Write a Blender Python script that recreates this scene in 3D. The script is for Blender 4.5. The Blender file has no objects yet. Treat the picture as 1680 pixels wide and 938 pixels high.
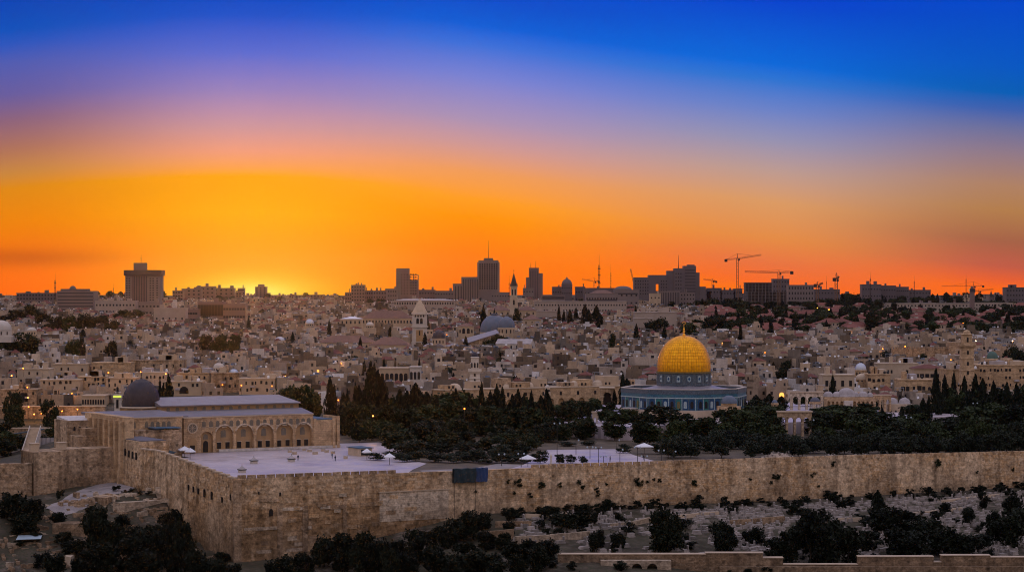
import bpy, bmesh, math, random
from mathutils import Vector, Matrix, noise as mnoise
R = math.radians
rng = random.Random(7)
sc = bpy.context.scene
col = sc.collection
F = 3744.0            # focal length in photo pixels
PH = 478.0            # eye-level row
CAMZ = 48.0
SUN_PX = 415.0

# ---------------------------------------------------------------- camera
cd = bpy.data.cameras.new('camera'); cam = bpy.data.objects.new('camera', cd); col.objects.link(cam)
cd.sensor_width = 36; cd.lens = F / 1680 * 36; cd.shift_y = 9 / 1680
cam.location = (0, 0, CAMZ); cam.rotation_euler = (R(90), 0, 0)
cd.clip_start = 1; cd.clip_end = 30000
sc.camera = cam
vs = sc.view_settings
vs.view_transform = 'Standard'; vs.look = 'None'; vs.exposure = 0.0; vs.gamma = 1; vs.use_curve_mapping = False
cy = sc.cycles
cy.max_bounces = 4; cy.diffuse_bounces = 2; cy.glossy_bounces = 2; cy.transmission_bounces = 2
cy.volume_bounces = 0; cy.transparent_max_bounces = 6
cy.use_denoising = True; cy.denoiser = 'OPENIMAGEDENOISE'
cy.use_adaptive_sampling = True; cy.adaptive_threshold = 0.008; cy.filter_width = 1.05
cy.sample_clamp_indirect = 3

# ---------------------------------------------------------------- world
def lin(r, g, b, a=1.0):
    f = lambda c: (c / 12.92 if c <= .04045 else ((c + .055) / 1.055) ** 2.4)
    return (f(r / 255), f(g / 255), f(b / 255), a)
W = bpy.data.worlds.new('World'); sc.world = W; W.use_nodes = True
wt = W.node_tree; wt.nodes.clear(); wn = wt.nodes; wl = wt.links
def wnode(t, **k):
    n = wn.new(t)
    for a, b in k.items(): setattr(n, a, b)
    return n
def wmath(op, a, b=None, c=None, clamp=False):
    n = wnode('ShaderNodeMath', operation=op); n.use_clamp = clamp
    for i, v in enumerate((a, b, c)):
        if v is None: continue
        if isinstance(v, (int, float)): n.inputs[i].default_value = v
        else: wl.new(v, n.inputs[i])
    return n.outputs[0]
def wmix(fac, a, b):
    n = wnode('ShaderNodeMix', data_type='RGBA'); n.clamp_factor = True
    for s, v in ((n.inputs[0], fac), (n.inputs[6], a), (n.inputs[7], b)):
        if isinstance(v, (int, float, tuple)): s.default_value = v
        else: wl.new(v, s)
    return n.outputs[2]
def smooth(x, lo, hi, kind='SMOOTHSTEP'):
    n = wnode('ShaderNodeMapRange', interpolation_type=kind)
    wl.new(x, n.inputs[0]); n.inputs[1].default_value = lo; n.inputs[2].default_value = hi
    return n.outputs[0]
tc = wnode('ShaderNodeTexCoord'); sp = wnode('ShaderNodeSeparateXYZ'); wl.new(tc.outputs['Generated'], sp.inputs[0])
dx, dy, dz = sp.outputs
az = wmath('MULTIPLY', wmath('ARCTAN2', dx, dy), 180 / math.pi)          # degrees right of the view axis
hyp = wmath('SQRT', wmath('ADD', wmath('MULTIPLY', dx, dx), wmath('MULTIPLY', dy, dy)))
el = wmath('DIVIDE', dz, wmath('MAXIMUM', hyp, 0.0001))                  # tangent of the elevation
azd = lambda px: math.degrees(math.atan((px - 840) / F))
# the arch of the afterglow sinks away from the sun: shift per azimuth
SH = {-400: 75, 0: 27, 200: 8, 415: 0, 600: 9, 808: 32, 1000: 58, 1250: 88, 1450: 112, 1672: 135, 2100: 165}
fc = wnode('ShaderNodeFloatCurve'); cv = fc.mapping.curves[0]
A0, A1 = azd(-400), azd(2100)
pts = sorted((( azd(p) - A0) / (A1 - A0), s / 300) for p, s in SH.items())
cv.points[0].location = pts[0]; cv.points[1].location = pts[-1]
for p in pts[1:-1]: cv.points.new(*p)
fc.mapping.update()
wl.new(smooth(az, A0, A1, 'LINEAR'), fc.inputs['Value'])
shift = wmath('MULTIPLY', fc.outputs[0], 300)
# row of the photo this elevation stands for, minus the shift, over [-260, 520]
row = wmath('SUBTRACT', wmath('SUBTRACT', PH, wmath('MULTIPLY', el, F)), shift)
LO, HI = -260.0, 520.0
rf = smooth(row, LO, HI, 'LINEAR')
COLS = [
 (0, 27, [(-120,0,60,172),(0,0,64,180),(62,0,80,188),(85,40,85,188),(115,80,92,176),(165,102,92,158),(205,138,98,124),(250,172,112,92),(290,200,133,62),(315,222,136,18),(370,238,130,0),(420,240,112,2),(478,255,104,0)]),
 (415, 0, [(-120,0,66,190),(0,0,74,198),(28,24,82,202),(90,92,108,206),(150,152,130,188),(210,206,150,156),(250,240,156,124),(276,250,160,80),(290,255,165,14),(350,255,172,0),(430,255,148,0),(478,255,140,0)]),
 (808, 32, [(-120,0,66,196),(0,0,76,204),(45,0,94,215),(78,60,112,216),(130,120,130,210),(200,172,146,180),(240,206,152,150),(285,240,156,90),(330,255,156,35),(360,255,146,0),(420,255,122,0),(478,255,108,0)]),
 (1250, 88, [(-120,0,60,200),(0,0,66,206),(105,0,104,218),(132,44,116,210),(180,106,130,200),(230,150,146,178),(280,190,155,145),(330,220,155,100),(390,230,140,68),(430,235,116,62),(460,250,108,38),(478,255,116,10)]),
 (1672, 135, [(-120,0,62,192),(0,0,68,202),(120,0,88,196),(162,0,94,182),(188,60,96,174),(220,110,112,155),(260,146,122,135),(310,176,130,100),(350,180,126,76),(400,166,98,70),(440,196,92,68),(460,232,96,48),(478,255,106,10)]),
]
SKY_GAIN = 1.0
band = None; prev = None
for px, s, tab in COLS:
    cr = wnode('ShaderNodeValToRGB'); e = cr.color_ramp.elements
    first = True
    for i, (py, r, g, b) in enumerate(tab):
        pos = (py - s - LO) / (HI - LO)
        if i < 2: el_ = e[i]; el_.position = pos
        else: el_ = e.new(pos)
        el_.color = lin(r, g, b)
    wl.new(rf, cr.inputs[0])
    band = cr.outputs[0] if band is None else wmix(smooth(az, prev, azd(px)), band, cr.outputs[0])
    prev = azd(px)
# the yellow glow round the sinking sun, and a low smoke bank left of it
def gauss(px, py, sx, sy):
    u = wmath('DIVIDE', wmath('SUBTRACT', az, azd(px)), math.degrees(sx / F))
    v = wmath('DIVIDE', wmath('SUBTRACT', el, (PH - py) / F), sy / F)
    q = wmath('ADD', wmath('MULTIPLY', u, u), wmath('MULTIPLY', v, v))
    return wmath('POWER', 2.71828, wmath('MULTIPLY', q, -1.0))
band = wmix(wmath('MULTIPLY', gauss(40, 424, 150, 15), 0.5), band, lin(165, 62, 8))
band = wmix(wmath('MULTIPLY', gauss(420, 490, 200, 62), 0.5), band, lin(255, 178, 0))
band = wmix(wmath('MULTIPLY', gauss(418, 487, 92, 29), 0.97), band, lin(255, 224, 70))
band = wmix(wmath('MULTIPLY', gauss(416, 484, 46, 15), 0.85), band, lin(255, 238, 120))
# out of frame: lavender overhead, dusky rose opposite the sunset
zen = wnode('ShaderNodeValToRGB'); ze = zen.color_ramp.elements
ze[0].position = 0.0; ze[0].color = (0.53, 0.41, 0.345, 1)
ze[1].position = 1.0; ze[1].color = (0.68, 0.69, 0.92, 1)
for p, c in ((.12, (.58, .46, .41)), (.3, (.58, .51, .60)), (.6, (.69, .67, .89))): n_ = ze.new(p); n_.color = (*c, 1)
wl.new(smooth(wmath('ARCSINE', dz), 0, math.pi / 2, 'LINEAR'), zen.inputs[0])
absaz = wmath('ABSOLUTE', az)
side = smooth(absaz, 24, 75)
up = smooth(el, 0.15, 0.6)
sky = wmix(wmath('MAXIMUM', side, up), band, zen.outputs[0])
st = wnode('ShaderNodeTexSky', sky_type='NISHITA'); st.sun_disc = False
st.sun_elevation = R(1.0); st.sun_rotation = math.atan((SUN_PX - 840) / F)
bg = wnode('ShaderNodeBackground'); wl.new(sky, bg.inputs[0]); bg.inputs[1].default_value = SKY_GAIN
bg2 = wnode('ShaderNodeBackground'); wl.new(st.outputs[0], bg2.inputs[0]); bg2.inputs[1].default_value = 0.0004
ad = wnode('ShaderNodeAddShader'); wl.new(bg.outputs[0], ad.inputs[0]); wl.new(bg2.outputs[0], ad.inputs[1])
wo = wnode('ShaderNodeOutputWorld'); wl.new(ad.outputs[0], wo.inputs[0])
# ---------------------------------------------------------------- sun, half below the western hills
sd = bpy.data.lights.new('sun', 'SUN'); sun = bpy.data.objects.new('sun', sd); col.objects.link(sun)
sd.energy = 0.17; sd.color = (1.0, 0.42, 0.10); sd.angle = R(0.53)
saz = math.atan((SUN_PX - 840) / F); sel = R(1.2)
sdir = Vector((math.sin(saz) * math.cos(sel), math.cos(saz) * math.cos(sel), math.sin(sel)))
sun.rotation_euler = sdir.to_track_quat('Z', 'Y').to_euler()
HAZE_DENSITY = 1.1e-5

# ---------------------------------------------------------------- coordinates
CX, CY = -73.9, 608.0                      # south-east corner of the great wall
NX, NY = math.cos(R(30)), math.sin(R(30))  # along the east wall, northwards
def tm(n, w): return (CX + n * NX - w * NY, CY + n * NY + w * NX)
def tminv(x, y):
    a, b = x - CX, y - CY
    return a * NX + b * NY, -a * NY + b * NX
def at(px, py, Y): return ((px - 840) * Y / F, Y, CAMZ - (py - PH) * Y / F)
def proj(x, y, z): return 840 + x * F / y, PH + (CAMZ - z) * F / y
def onw(px, py, w):
    r = (px - 840) / F
    n = (r * (CY + NX * w) - CX + NY * w) / (NX - NY * r); Y = CY + NY * n + NX * w
    return n, CAMZ - (py - PH) * Y / F
def onn(px, py, n):
    r = (px - 840) / F
    w = (CX + NX * n - r * (CY + NY * n)) / (NY + NX * r); Y = CY + NY * n + NX * w
    return w, CAMZ - (py - PH) * Y / F
def lerp(x, tab):
    if x <= tab[0][0]: return tab[0][1]
    for (a, u), (b, v) in zip(tab, tab[1:]):
        if x <= b: return u + (v - u) * (x - a) / (b - a)
    return tab[-1][1]
def sstep(x, a, b):
    t = min(1, max(0, (x - a) / (b - a))); return t * t * (3 - 2 * t)
WALL_TOP = [(0, -1.9), (43, -2.3), (86, -2.5), (140, -3.1), (208, -3.9), (280, -5.1), (420, -7)]
WALL_BASE = [(-40, -25), (0, -24.0), (20, -23.6), (43, -19.6), (65, -15.8), (77, -14.8), (140, -15.2), (176, -15.8), (280, -15.9), (420, -16)]
SOUTH_BASE = [(0, -24), (23, -21), (37, -15.6), (53, -9.4), (90, -9.2), (160, -9)]
CITY = [(880, -6), (930, -4.5), (965, -2.5), (1100, 1), (1300, 6), (1500, 11), (1800, 19.5), (2200, 30), (2600, 37.5), (3200, 40.5), (4000, 41), (5200, 25)]
def H(x, y):
    """ground height outside the great wall"""
    n, w = tminv(x, y)
    city = lerp(y, CITY)
    # the west is higher at the right (christian quarter / hills), the left dips to the plaza
    dip = sstep(-x, 150, 210) * (1 - sstep(y, 985, 1120)) * 12
    city -= dip
    city += 2.2 * mnoise.noise((x / 160, y / 160, 0)) * sstep(y, 980, 1150)
    # east slope
    d = max(0.0, -w)
    east = lerp(n, WALL_BASE) - 0.135 * min(d, 120) - 0.25 * max(0, d - 120)
    # south slope
    m = max(0.0, -n)
    south = lerp(w, SOUTH_BASE) - 0.10 * min(m, 60) - 0.18 * max(0, m - 60)
    if w < 0 and n < 0: z = min(east, lerp(0, SOUTH_BASE) - 0.12 * math.hypot(m, d))
    elif w < 0: z = east
    elif n < 0: z = south
    else: z = max(lerp(n, WALL_BASE), -24) * (1 - sstep(w, 20, 150)) + -10 * sstep(w, 20, 150)
    if w > 90: z = z * (1 - sstep(w, 110, 200)) + min(-9, city) * sstep(w, 110, 200)
    near = z
    z = near * (1 - sstep(y, 860, 960)) + city * sstep(y, 860, 960)
    # the near side of the valley climbs to the viewer
    z = max(z, -55)
    t = sstep(y, 330, 520)
    hill = lerp(y, [(-400, 52), (-10, 44.5), (20, 44), (60, 34), (140, 18), (330, -40), (520, -50)])
    z = z * t + hill * (1 - t)
    # rough ground near the viewer's side
    if 480 < y < 800 and (n < -3 or w < -3):
        z += 0.6 * mnoise.noise((x / 9, y / 9, 1)) * sstep(max(-n, -w), 3, 10)
    return z
def ground_hit(px, py, Y0=520, Y1=5000):
    Y = Y0
    while Y < Y1:
        x, _, z = at(px, py, Y)
        if H(x, Y) >= z: return x, Y, H(x, Y)
        Y += 2 if Y < 1200 else 8
    return (*at(px, py, Y1)[:2], H(at(px, py, Y1)[0], Y1))

# ---------------------------------------------------------------- materials
def newmat(name):
    m = bpy.data.materials.new(name); m.use_nodes = True
    return m, m.node_tree.nodes, m.node_tree.links, m.node_tree.nodes['Principled BSDF']
def noisy(nt, nl, vec, scale, detail=3, stretch=None):
    t = nt.new('ShaderNodeTexNoise'); t.inputs['Scale'].default_value = scale; t.inputs['Detail'].default_value = detail
    if stretch:
        mp = nt.new('ShaderNodeMapping'); mp.inputs['Scale'].default_value = stretch; nl.new(vec, mp.inputs[0]); nl.new(mp.outputs[0], t.inputs[0])
    else: nl.new(vec, t.inputs[0])
    return t.outputs['Fac']
def mathn(nt, nl, op, a, b=None):
    n = nt.new('ShaderNodeMath'); n.operation = op
    for i, v in enumerate((a, b)):
        if v is None: continue
        if isinstance(v, (int, float)): n.inputs[i].default_value = v
        else: nl.new(v, n.inputs[i])
    return n.outputs[0]
def maprange(nt, nl, x, a, b, c, d):
    n = nt.new('ShaderNodeMapRange'); nl.new(x, n.inputs[0])
    for i, v in enumerate((a, b, c, d)): n.inputs[i + 1].default_value = v
    return n.outputs[0]
def mixc(nt, nl, fac, a, b, mode='MIX'):
    n = nt.new('ShaderNodeMix'); n.data_type = 'RGBA'; n.blend_type = mode
    for s, v in ((n.inputs[0], fac), (n.inputs[6], a), (n.inputs[7], b)):
        if isinstance(v, (int, float)): s.default_value = v
        elif isinstance(v, tuple): s.default_value = (*v[:3], 1)
        else: nl.new(v, s)
    return n.outputs[2]
MATS = {}
def mat(name, c, rough=.8, amt=.25, scale=.5, c2=None, metal=0, rand=0.0, spec=.3, bump=0, fine=3.0):
    """plain procedural surface: base colour broken up by two noises, optional per-object variation"""
    m, nt, nl, p = newmat(name)
    g = nt.new('ShaderNodeNewGeometry'); vec = g.outputs['Position']
    f1 = noisy(nt, nl, vec, scale, 4); f2 = noisy(nt, nl, vec, fine, 2)
    f = mathn(nt, nl, 'ADD', mathn(nt, nl, 'MULTIPLY', f1, .65), mathn(nt, nl, 'MULTIPLY', f2, .35))
    b = mixc(nt, nl, maprange(nt, nl, f, .3, .7, 0, 1), tuple(v * (1 - amt) for v in c), tuple(min(1, v * (1 + amt)) for v in (c2 or c)))
    if rand:
        oi = nt.new('ShaderNodeObjectInfo')
        k = maprange(nt, nl, oi.outputs['Random'], 0, 1, 1 - rand, 1 + rand)
        mx = nt.new('ShaderNodeVectorMath'); mx.operation = 'SCALE'; nl.new(b, mx.inputs[0]); nl.new(k, mx.inputs['Scale'])
        b = mx.outputs[0]
    nl.new(b, p.inputs['Base Color'])
    p.inputs['Roughness'].default_value = rough; p.inputs['Metallic'].default_value = metal
    p.inputs['Specular IOR Level'].default_value = spec
    if bump:
        bn = nt.new('ShaderNodeBump'); bn.inputs['Strength'].default_value = bump; bn.inputs['Distance'].default_value = .3
        nl.new(f, bn.inputs['Height']); nl.new(bn.outputs[0], p.inputs['Normal'])
    MATS[name] = m; return m
def tinted(name, rough=.85, amt=.22):
    """house surface: each house's own stone colour comes from its mesh attribute"""
    m, nt, nl, p = newmat(name)
    a = nt.new('ShaderNodeAttribute'); a.attribute_name = 'tint'
    g = nt.new('ShaderNodeNewGeometry'); vec = g.outputs['Position']
    f1 = noisy(nt, nl, vec, .22, 5); f2 = noisy(nt, nl, vec, 1.6, 2); f3 = noisy(nt, nl, vec, .5, 3, (1, 1, .15))
    f = mathn(nt, nl, 'ADD', mathn(nt, nl, 'ADD', mathn(nt, nl, 'MULTIPLY', f1, .4), mathn(nt, nl, 'MULTIPLY', f2, .3)), mathn(nt, nl, 'MULTIPLY', f3, .3))
    k = maprange(nt, nl, f, .3, .7, 1 - amt * 2.0, 1 + amt * 1.2)
    mx = nt.new('ShaderNodeVectorMath'); mx.operation = 'SCALE'; nl.new(a.outputs['Color'], mx.inputs[0]); nl.new(k, mx.inputs['Scale'])
    nl.new(mx.outputs[0], p.inputs['Base Color']); p.inputs['Roughness'].default_value = rough; p.inputs['Specular IOR Level'].default_value = .2
    MATS[name] = m; return m
def emit(name, c, s):
    m, nt, nl, p = newmat(name); p.inputs['Base Color'].default_value = (*c, 1)
    p.inputs['Emission Color'].default_value = (*c, 1); p.inputs['Emission Strength'].default_value = s
    MATS[name] = m; return m
def wall_stone(name, base, pale, dark, bw=1.6, bh=.75, lower=None, low_z=0, stain=.6, grain=1.0):
    """coursed ashlar laid along the temple walls, with patches, vertical stains and broken courses"""
    m, nt, nl, p = newmat(name)
    g = nt.new('ShaderNodeNewGeometry'); vec = g.outputs['Position']
    d1 = nt.new('ShaderNodeVectorMath'); d1.operation = 'DOT_PRODUCT'; nl.new(vec, d1.inputs[0]); d1.inputs[1].default_value = (NX - NY, NY + NX, 0)
    s = nt.new('ShaderNodeSeparateXYZ'); nl.new(vec, s.inputs[0])
    c = nt.new('ShaderNodeCombineXYZ'); nl.new(d1.outputs['Value'], c.inputs[0]); nl.new(s.outputs[2], c.inputs[1])
    def brick(w_, h_, c1, c2, mo):
        b = nt.new('ShaderNodeTexBrick'); nl.new(c.outputs[0], b.inputs['Vector'])
        b.inputs['Scale'].default_value = 1; b.inputs['Brick Width'].default_value = w_; b.inputs['Row Height'].default_value = h_
        b.inputs['Mortar Size'].default_value = .035; b.inputs['Mortar Smooth'].default_value = .3
        b.inputs['Color1'].default_value = (*c1, 1); b.inputs['Color2'].default_value = (*c2, 1); b.inputs['Mortar'].default_value = (*mo, 1)
        b.inputs['Bias'].default_value = -.1
        return b.outputs['Color']
    b1 = brick(bw, bh, base, pale, tuple(v * .6 for v in base))
    b2 = brick(bw * 2.6, bh * 1.7, dark, base, tuple(v * .6 for v in dark))
    big = noisy(nt, nl, vec, .055, 5); mid = noisy(nt, nl, vec, .35, 4); st = noisy(nt, nl, vec, .38, 5, (1, 1, .13)); fine = noisy(nt, nl, vec, 1.7, 3)
    if lower is not None:
        zz = mathn(nt, nl, 'ADD', s.outputs[2], mathn(nt, nl, 'MULTIPLY', mathn(nt, nl, 'SUBTRACT', mid, .5), 7))
        x = mixc(nt, nl, maprange(nt, nl, zz, low_z - 1, low_z + 1, 1, 0), b1, b2)
    else: x = b1
    x = mixc(nt, nl, maprange(nt, nl, big, .45, .60, 0, .75), x, pale)
    lowb = mathn(nt, nl, 'ADD', mathn(nt, nl, 'MULTIPLY', s.outputs[2], .16), mathn(nt, nl, 'MULTIPLY', noisy(nt, nl, vec, .09, 5), 4.5))
    x = mixc(nt, nl, maprange(nt, nl, lowb, -.6, .7, .6, 0), x, tuple(v * .55 for v in dark))
    x = mixc(nt, nl, maprange(nt, nl, st, .47, .64, 0, stain), x, tuple(v * .42 for v in dark))
    x = mixc(nt, nl, maprange(nt, nl, fine, .58, .75, 0, .5), x, tuple(v * .5 for v in dark))
    x = mixc(nt, nl, maprange(nt, nl, mid, .55, .72, 0, .4), x, pale)
    gr = nt.new('ShaderNodeTexNoise'); gr.inputs['Scale'].default_value = 1.1; gr.inputs['Detail'].default_value = 6; gr.inputs['Roughness'].default_value = .72; nl.new(vec, gr.inputs['Vector'])
    gk = maprange(nt, nl, gr.outputs['Fac'], .32, .68, 1 - .5 * grain, 1 + .38 * grain)
    vo = nt.new('ShaderNodeTexVoronoi'); vo.inputs['Scale'].default_value = .42; nl.new(vec, vo.inputs['Vector'])
    gk = mathn(nt, nl, 'MULTIPLY', gk, maprange(nt, nl, vo.outputs['Distance'], .10, .28, 1 - .5 * grain, 1.0))
    cell = nt.new('ShaderNodeTexVoronoi'); cell.inputs['Scale'].default_value = .55; mp_ = nt.new('ShaderNodeMapping'); mp_.inputs['Scale'].default_value = (1, 1, 1.9); nl.new(vec, mp_.inputs[0]); nl.new(mp_.outputs[0], cell.inputs['Vector'])
    sv = nt.new('ShaderNodeSeparateXYZ'); nl.new(cell.outputs['Color'], sv.inputs[0])
    gk = mathn(nt, nl, 'MULTIPLY', gk, maprange(nt, nl, sv.outputs[0], 0, 1, .78, 1.2))
    sc_ = nt.new('ShaderNodeVectorMath'); sc_.operation = 'SCALE'; nl.new(x, sc_.inputs[0]); nl.new(gk, sc_.inputs['Scale']); x = sc_.outputs[0]
    nl.new(x, p.inputs['Base Color']); p.inputs['Roughness'].default_value = .9; p.inputs['Specular IOR Level'].default_value = .15
    bn = nt.new('ShaderNodeBump'); bn.inputs['Strength'].default_value = .5; bn.inputs['Distance'].default_value = .35
    nl.new(fine, bn.inputs['Height']); nl.new(bn.outputs[0], p.inputs['Normal'])
    MATS[name] = m; return m
wall_stone('ashlar', (.50, .31, .16), (.60, .44, .29), (.29, .175, .09), lower=True, low_z=-9.5)
wall_stone('ashlar_north', (.58, .36, .185), (.66, .49, .33), (.27, .17, .10), bw=1.1, bh=.55, stain=.5)
wall_stone('rough_stone', (.39, .255, .15), (.48, .345, .23), (.24, .155, .095), bw=.9, bh=.45, stain=.6)
wall_stone('mosque_stone', (.48, .315, .18), (.55, .38, .23), (.36, .23, .13), bw=1.2, bh=.6, stain=.25, grain=.45)
wall_stone('pale_ashlar', (.56, .44, .32), (.64, .52, .40), (.42, .30, .2), bw=1.3, bh=.6, stain=.3)
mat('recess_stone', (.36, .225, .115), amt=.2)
mat('pale_stone', (.48, .37, .265), amt=.22, scale=.3)
mat('cream_stone', (.46, .34, .23), amt=.15, scale=.3)
mat('far_cream', (.36, .285, .235), amt=.15, scale=.2)
mat('white_stone', (.50, .44, .385), amt=.15)
mat('marble', (.52, .47, .43), amt=.3, scale=.8, rough=.5)
def paving_mat():
    m, nt, nl, p = newmat('paving'); g = nt.new('ShaderNodeNewGeometry'); vec = g.outputs['Position']
    mp = nt.new('ShaderNodeMapping'); mp.inputs['Rotation'].default_value = (0, 0, R(-30)); nl.new(vec, mp.inputs[0])
    b = nt.new('ShaderNodeTexBrick'); nl.new(mp.outputs[0], b.inputs['Vector']); b.inputs['Scale'].default_value = 1; b.inputs['Brick Width'].default_value = 3.2; b.inputs['Row Height'].default_value = 1.9
    b.inputs['Mortar Size'].default_value = .05; b.inputs['Color1'].default_value = (.46, .385, .40, 1); b.inputs['Color2'].default_value = (.54, .455, .475, 1); b.inputs['Mortar'].default_value = (.33, .27, .28, 1)
    x = mixc(nt, nl, maprange(nt, nl, noisy(nt, nl, vec, .07, 5), .42, .62, 0, .45), b.outputs['Color'], (.36, .30, .315))
    x = mixc(nt, nl, maprange(nt, nl, noisy(nt, nl, vec, .5, 4), .55, .7, 0, .35), x, (.30, .25, .26))
    nl.new(x, p.inputs['Base Color']); nl.new(maprange(nt, nl, noisy(nt, nl, vec, .09, 3), .35, .65, .28, .6), p.inputs['Roughness']); p.inputs['Specular IOR Level'].default_value = .5
    MATS['paving'] = m
paving_mat()
mat('lead_roof_dark', (.16, .145, .165), amt=.25, rough=.5, scale=.3)
mat('minaret_stone', (.58, .50, .42), amt=.15)
mat('lead_roof', (.25, .225, .25), amt=.18, rough=.45, metal=.25, scale=.4)
mat('dark_roof', (.09, .09, .115), amt=.25, rough=.6)
mat('roof_grey', (.36, .32, .32), amt=.25)
mat('red_tile', (.16, .052, .038), amt=.25, rand=.2)
mat('rust_tile', (.17, .092, .072), amt=.25, rand=.1)
mat('lead_dome', (.036, .031, .040), amt=.3, rough=.42, metal=.2, scale=.8)
mat('blue_dome', (.10, .125, .17), amt=.2, rough=.5, metal=.2)
mat('silver', (.45, .47, .52), amt=.1, rough=.35, metal=.6)
mat('green_copper', (.075, .13, .11), amt=.2)
mat('window_dark', (.012, .011, .013), amt=.3, rough=.5, spec=.25)
mat('window_grille', (.16, .135, .105), amt=.25, rough=.7)
mat('iron', (.03, .026, .026), amt=.2, rough=.6)
mat('crane_paint', (.20, .10, .05), amt=.2)
mat('concrete', (.16, .135, .13), amt=.2, scale=.15)
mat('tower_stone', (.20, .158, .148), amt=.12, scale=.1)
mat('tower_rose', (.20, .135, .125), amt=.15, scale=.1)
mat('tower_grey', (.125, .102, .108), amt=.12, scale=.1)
mat('band_dark', (.045, .038, .045), amt=.2, rough=.4)
mat('canvas_white', (.70, .70, .74), amt=.08)
mat('tarp_blue', (.03, .06, .16), amt=.3)
mat('tarp_green', (.018, .035, .045), amt=.3)
mat('sheet_metal', (.34, .42, .48), amt=.12, rough=.4)
mat('shed_blue', (.06, .11, .17), amt=.2)
mat('tank_black', (.03, .03, .032), amt=.2, rough=.5)
mat('tank_white', (.80, .80, .82), amt=.1)
mat('solar', (.03, .035, .06), amt=.2, rough=.15, spec=.6)
mat('tomb_stone', (.27, .235, .215), amt=.35, rand=.45)
mat('bark', (.07, .05, .035), amt=.3)
mat('cloth_dark', (.02, .025, .05), amt=.2); mat('cloth_grey', (.12, .13, .17), amt=.2)
mat('skin', (.35, .2, .14), amt=.1)
mat('rubble', (.33, .25, .19), amt=.45, scale=.7)
mat('path_stone', (.25, .215, .205), amt=.4, scale=.25)
tinted('house_wall'); tinted('house_roof')
def foliage(name, a, b):
    m, nt, nl, p = newmat(name)
    g = nt.new('ShaderNodeNewGeometry'); f = noisy(nt, nl, g.outputs['Position'], .45, 3)
    oi = nt.new('ShaderNodeObjectInfo')
    f = mathn(nt, nl, 'ADD', mathn(nt, nl, 'MULTIPLY', f, .8), mathn(nt, nl, 'MULTIPLY', oi.outputs['Random'], .3))
    nl.new(mixc(nt, nl, maprange(nt, nl, f, .3, .8, 0, 1), a, b), p.inputs['Base Color'])
    p.inputs['Roughness'].default_value = .75; p.inputs['Specular IOR Level'].default_value = .15
    MATS[name] = m
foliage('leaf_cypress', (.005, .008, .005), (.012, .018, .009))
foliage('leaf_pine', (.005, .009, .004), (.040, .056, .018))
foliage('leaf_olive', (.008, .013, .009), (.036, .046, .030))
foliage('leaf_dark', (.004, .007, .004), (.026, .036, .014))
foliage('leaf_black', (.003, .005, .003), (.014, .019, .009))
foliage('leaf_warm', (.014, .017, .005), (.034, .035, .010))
emit('lamp_orange', (1.0, .25, .03), 2.6); emit('lamp_warm', (1.0, .36, .08), 3.0); emit('lamp_white', (1, .8, .6), 2.5)
emit('window_lit', (1.0, .42, .08), 1.6); emit('lit_green', (.75, .9, .1), .8)

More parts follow.
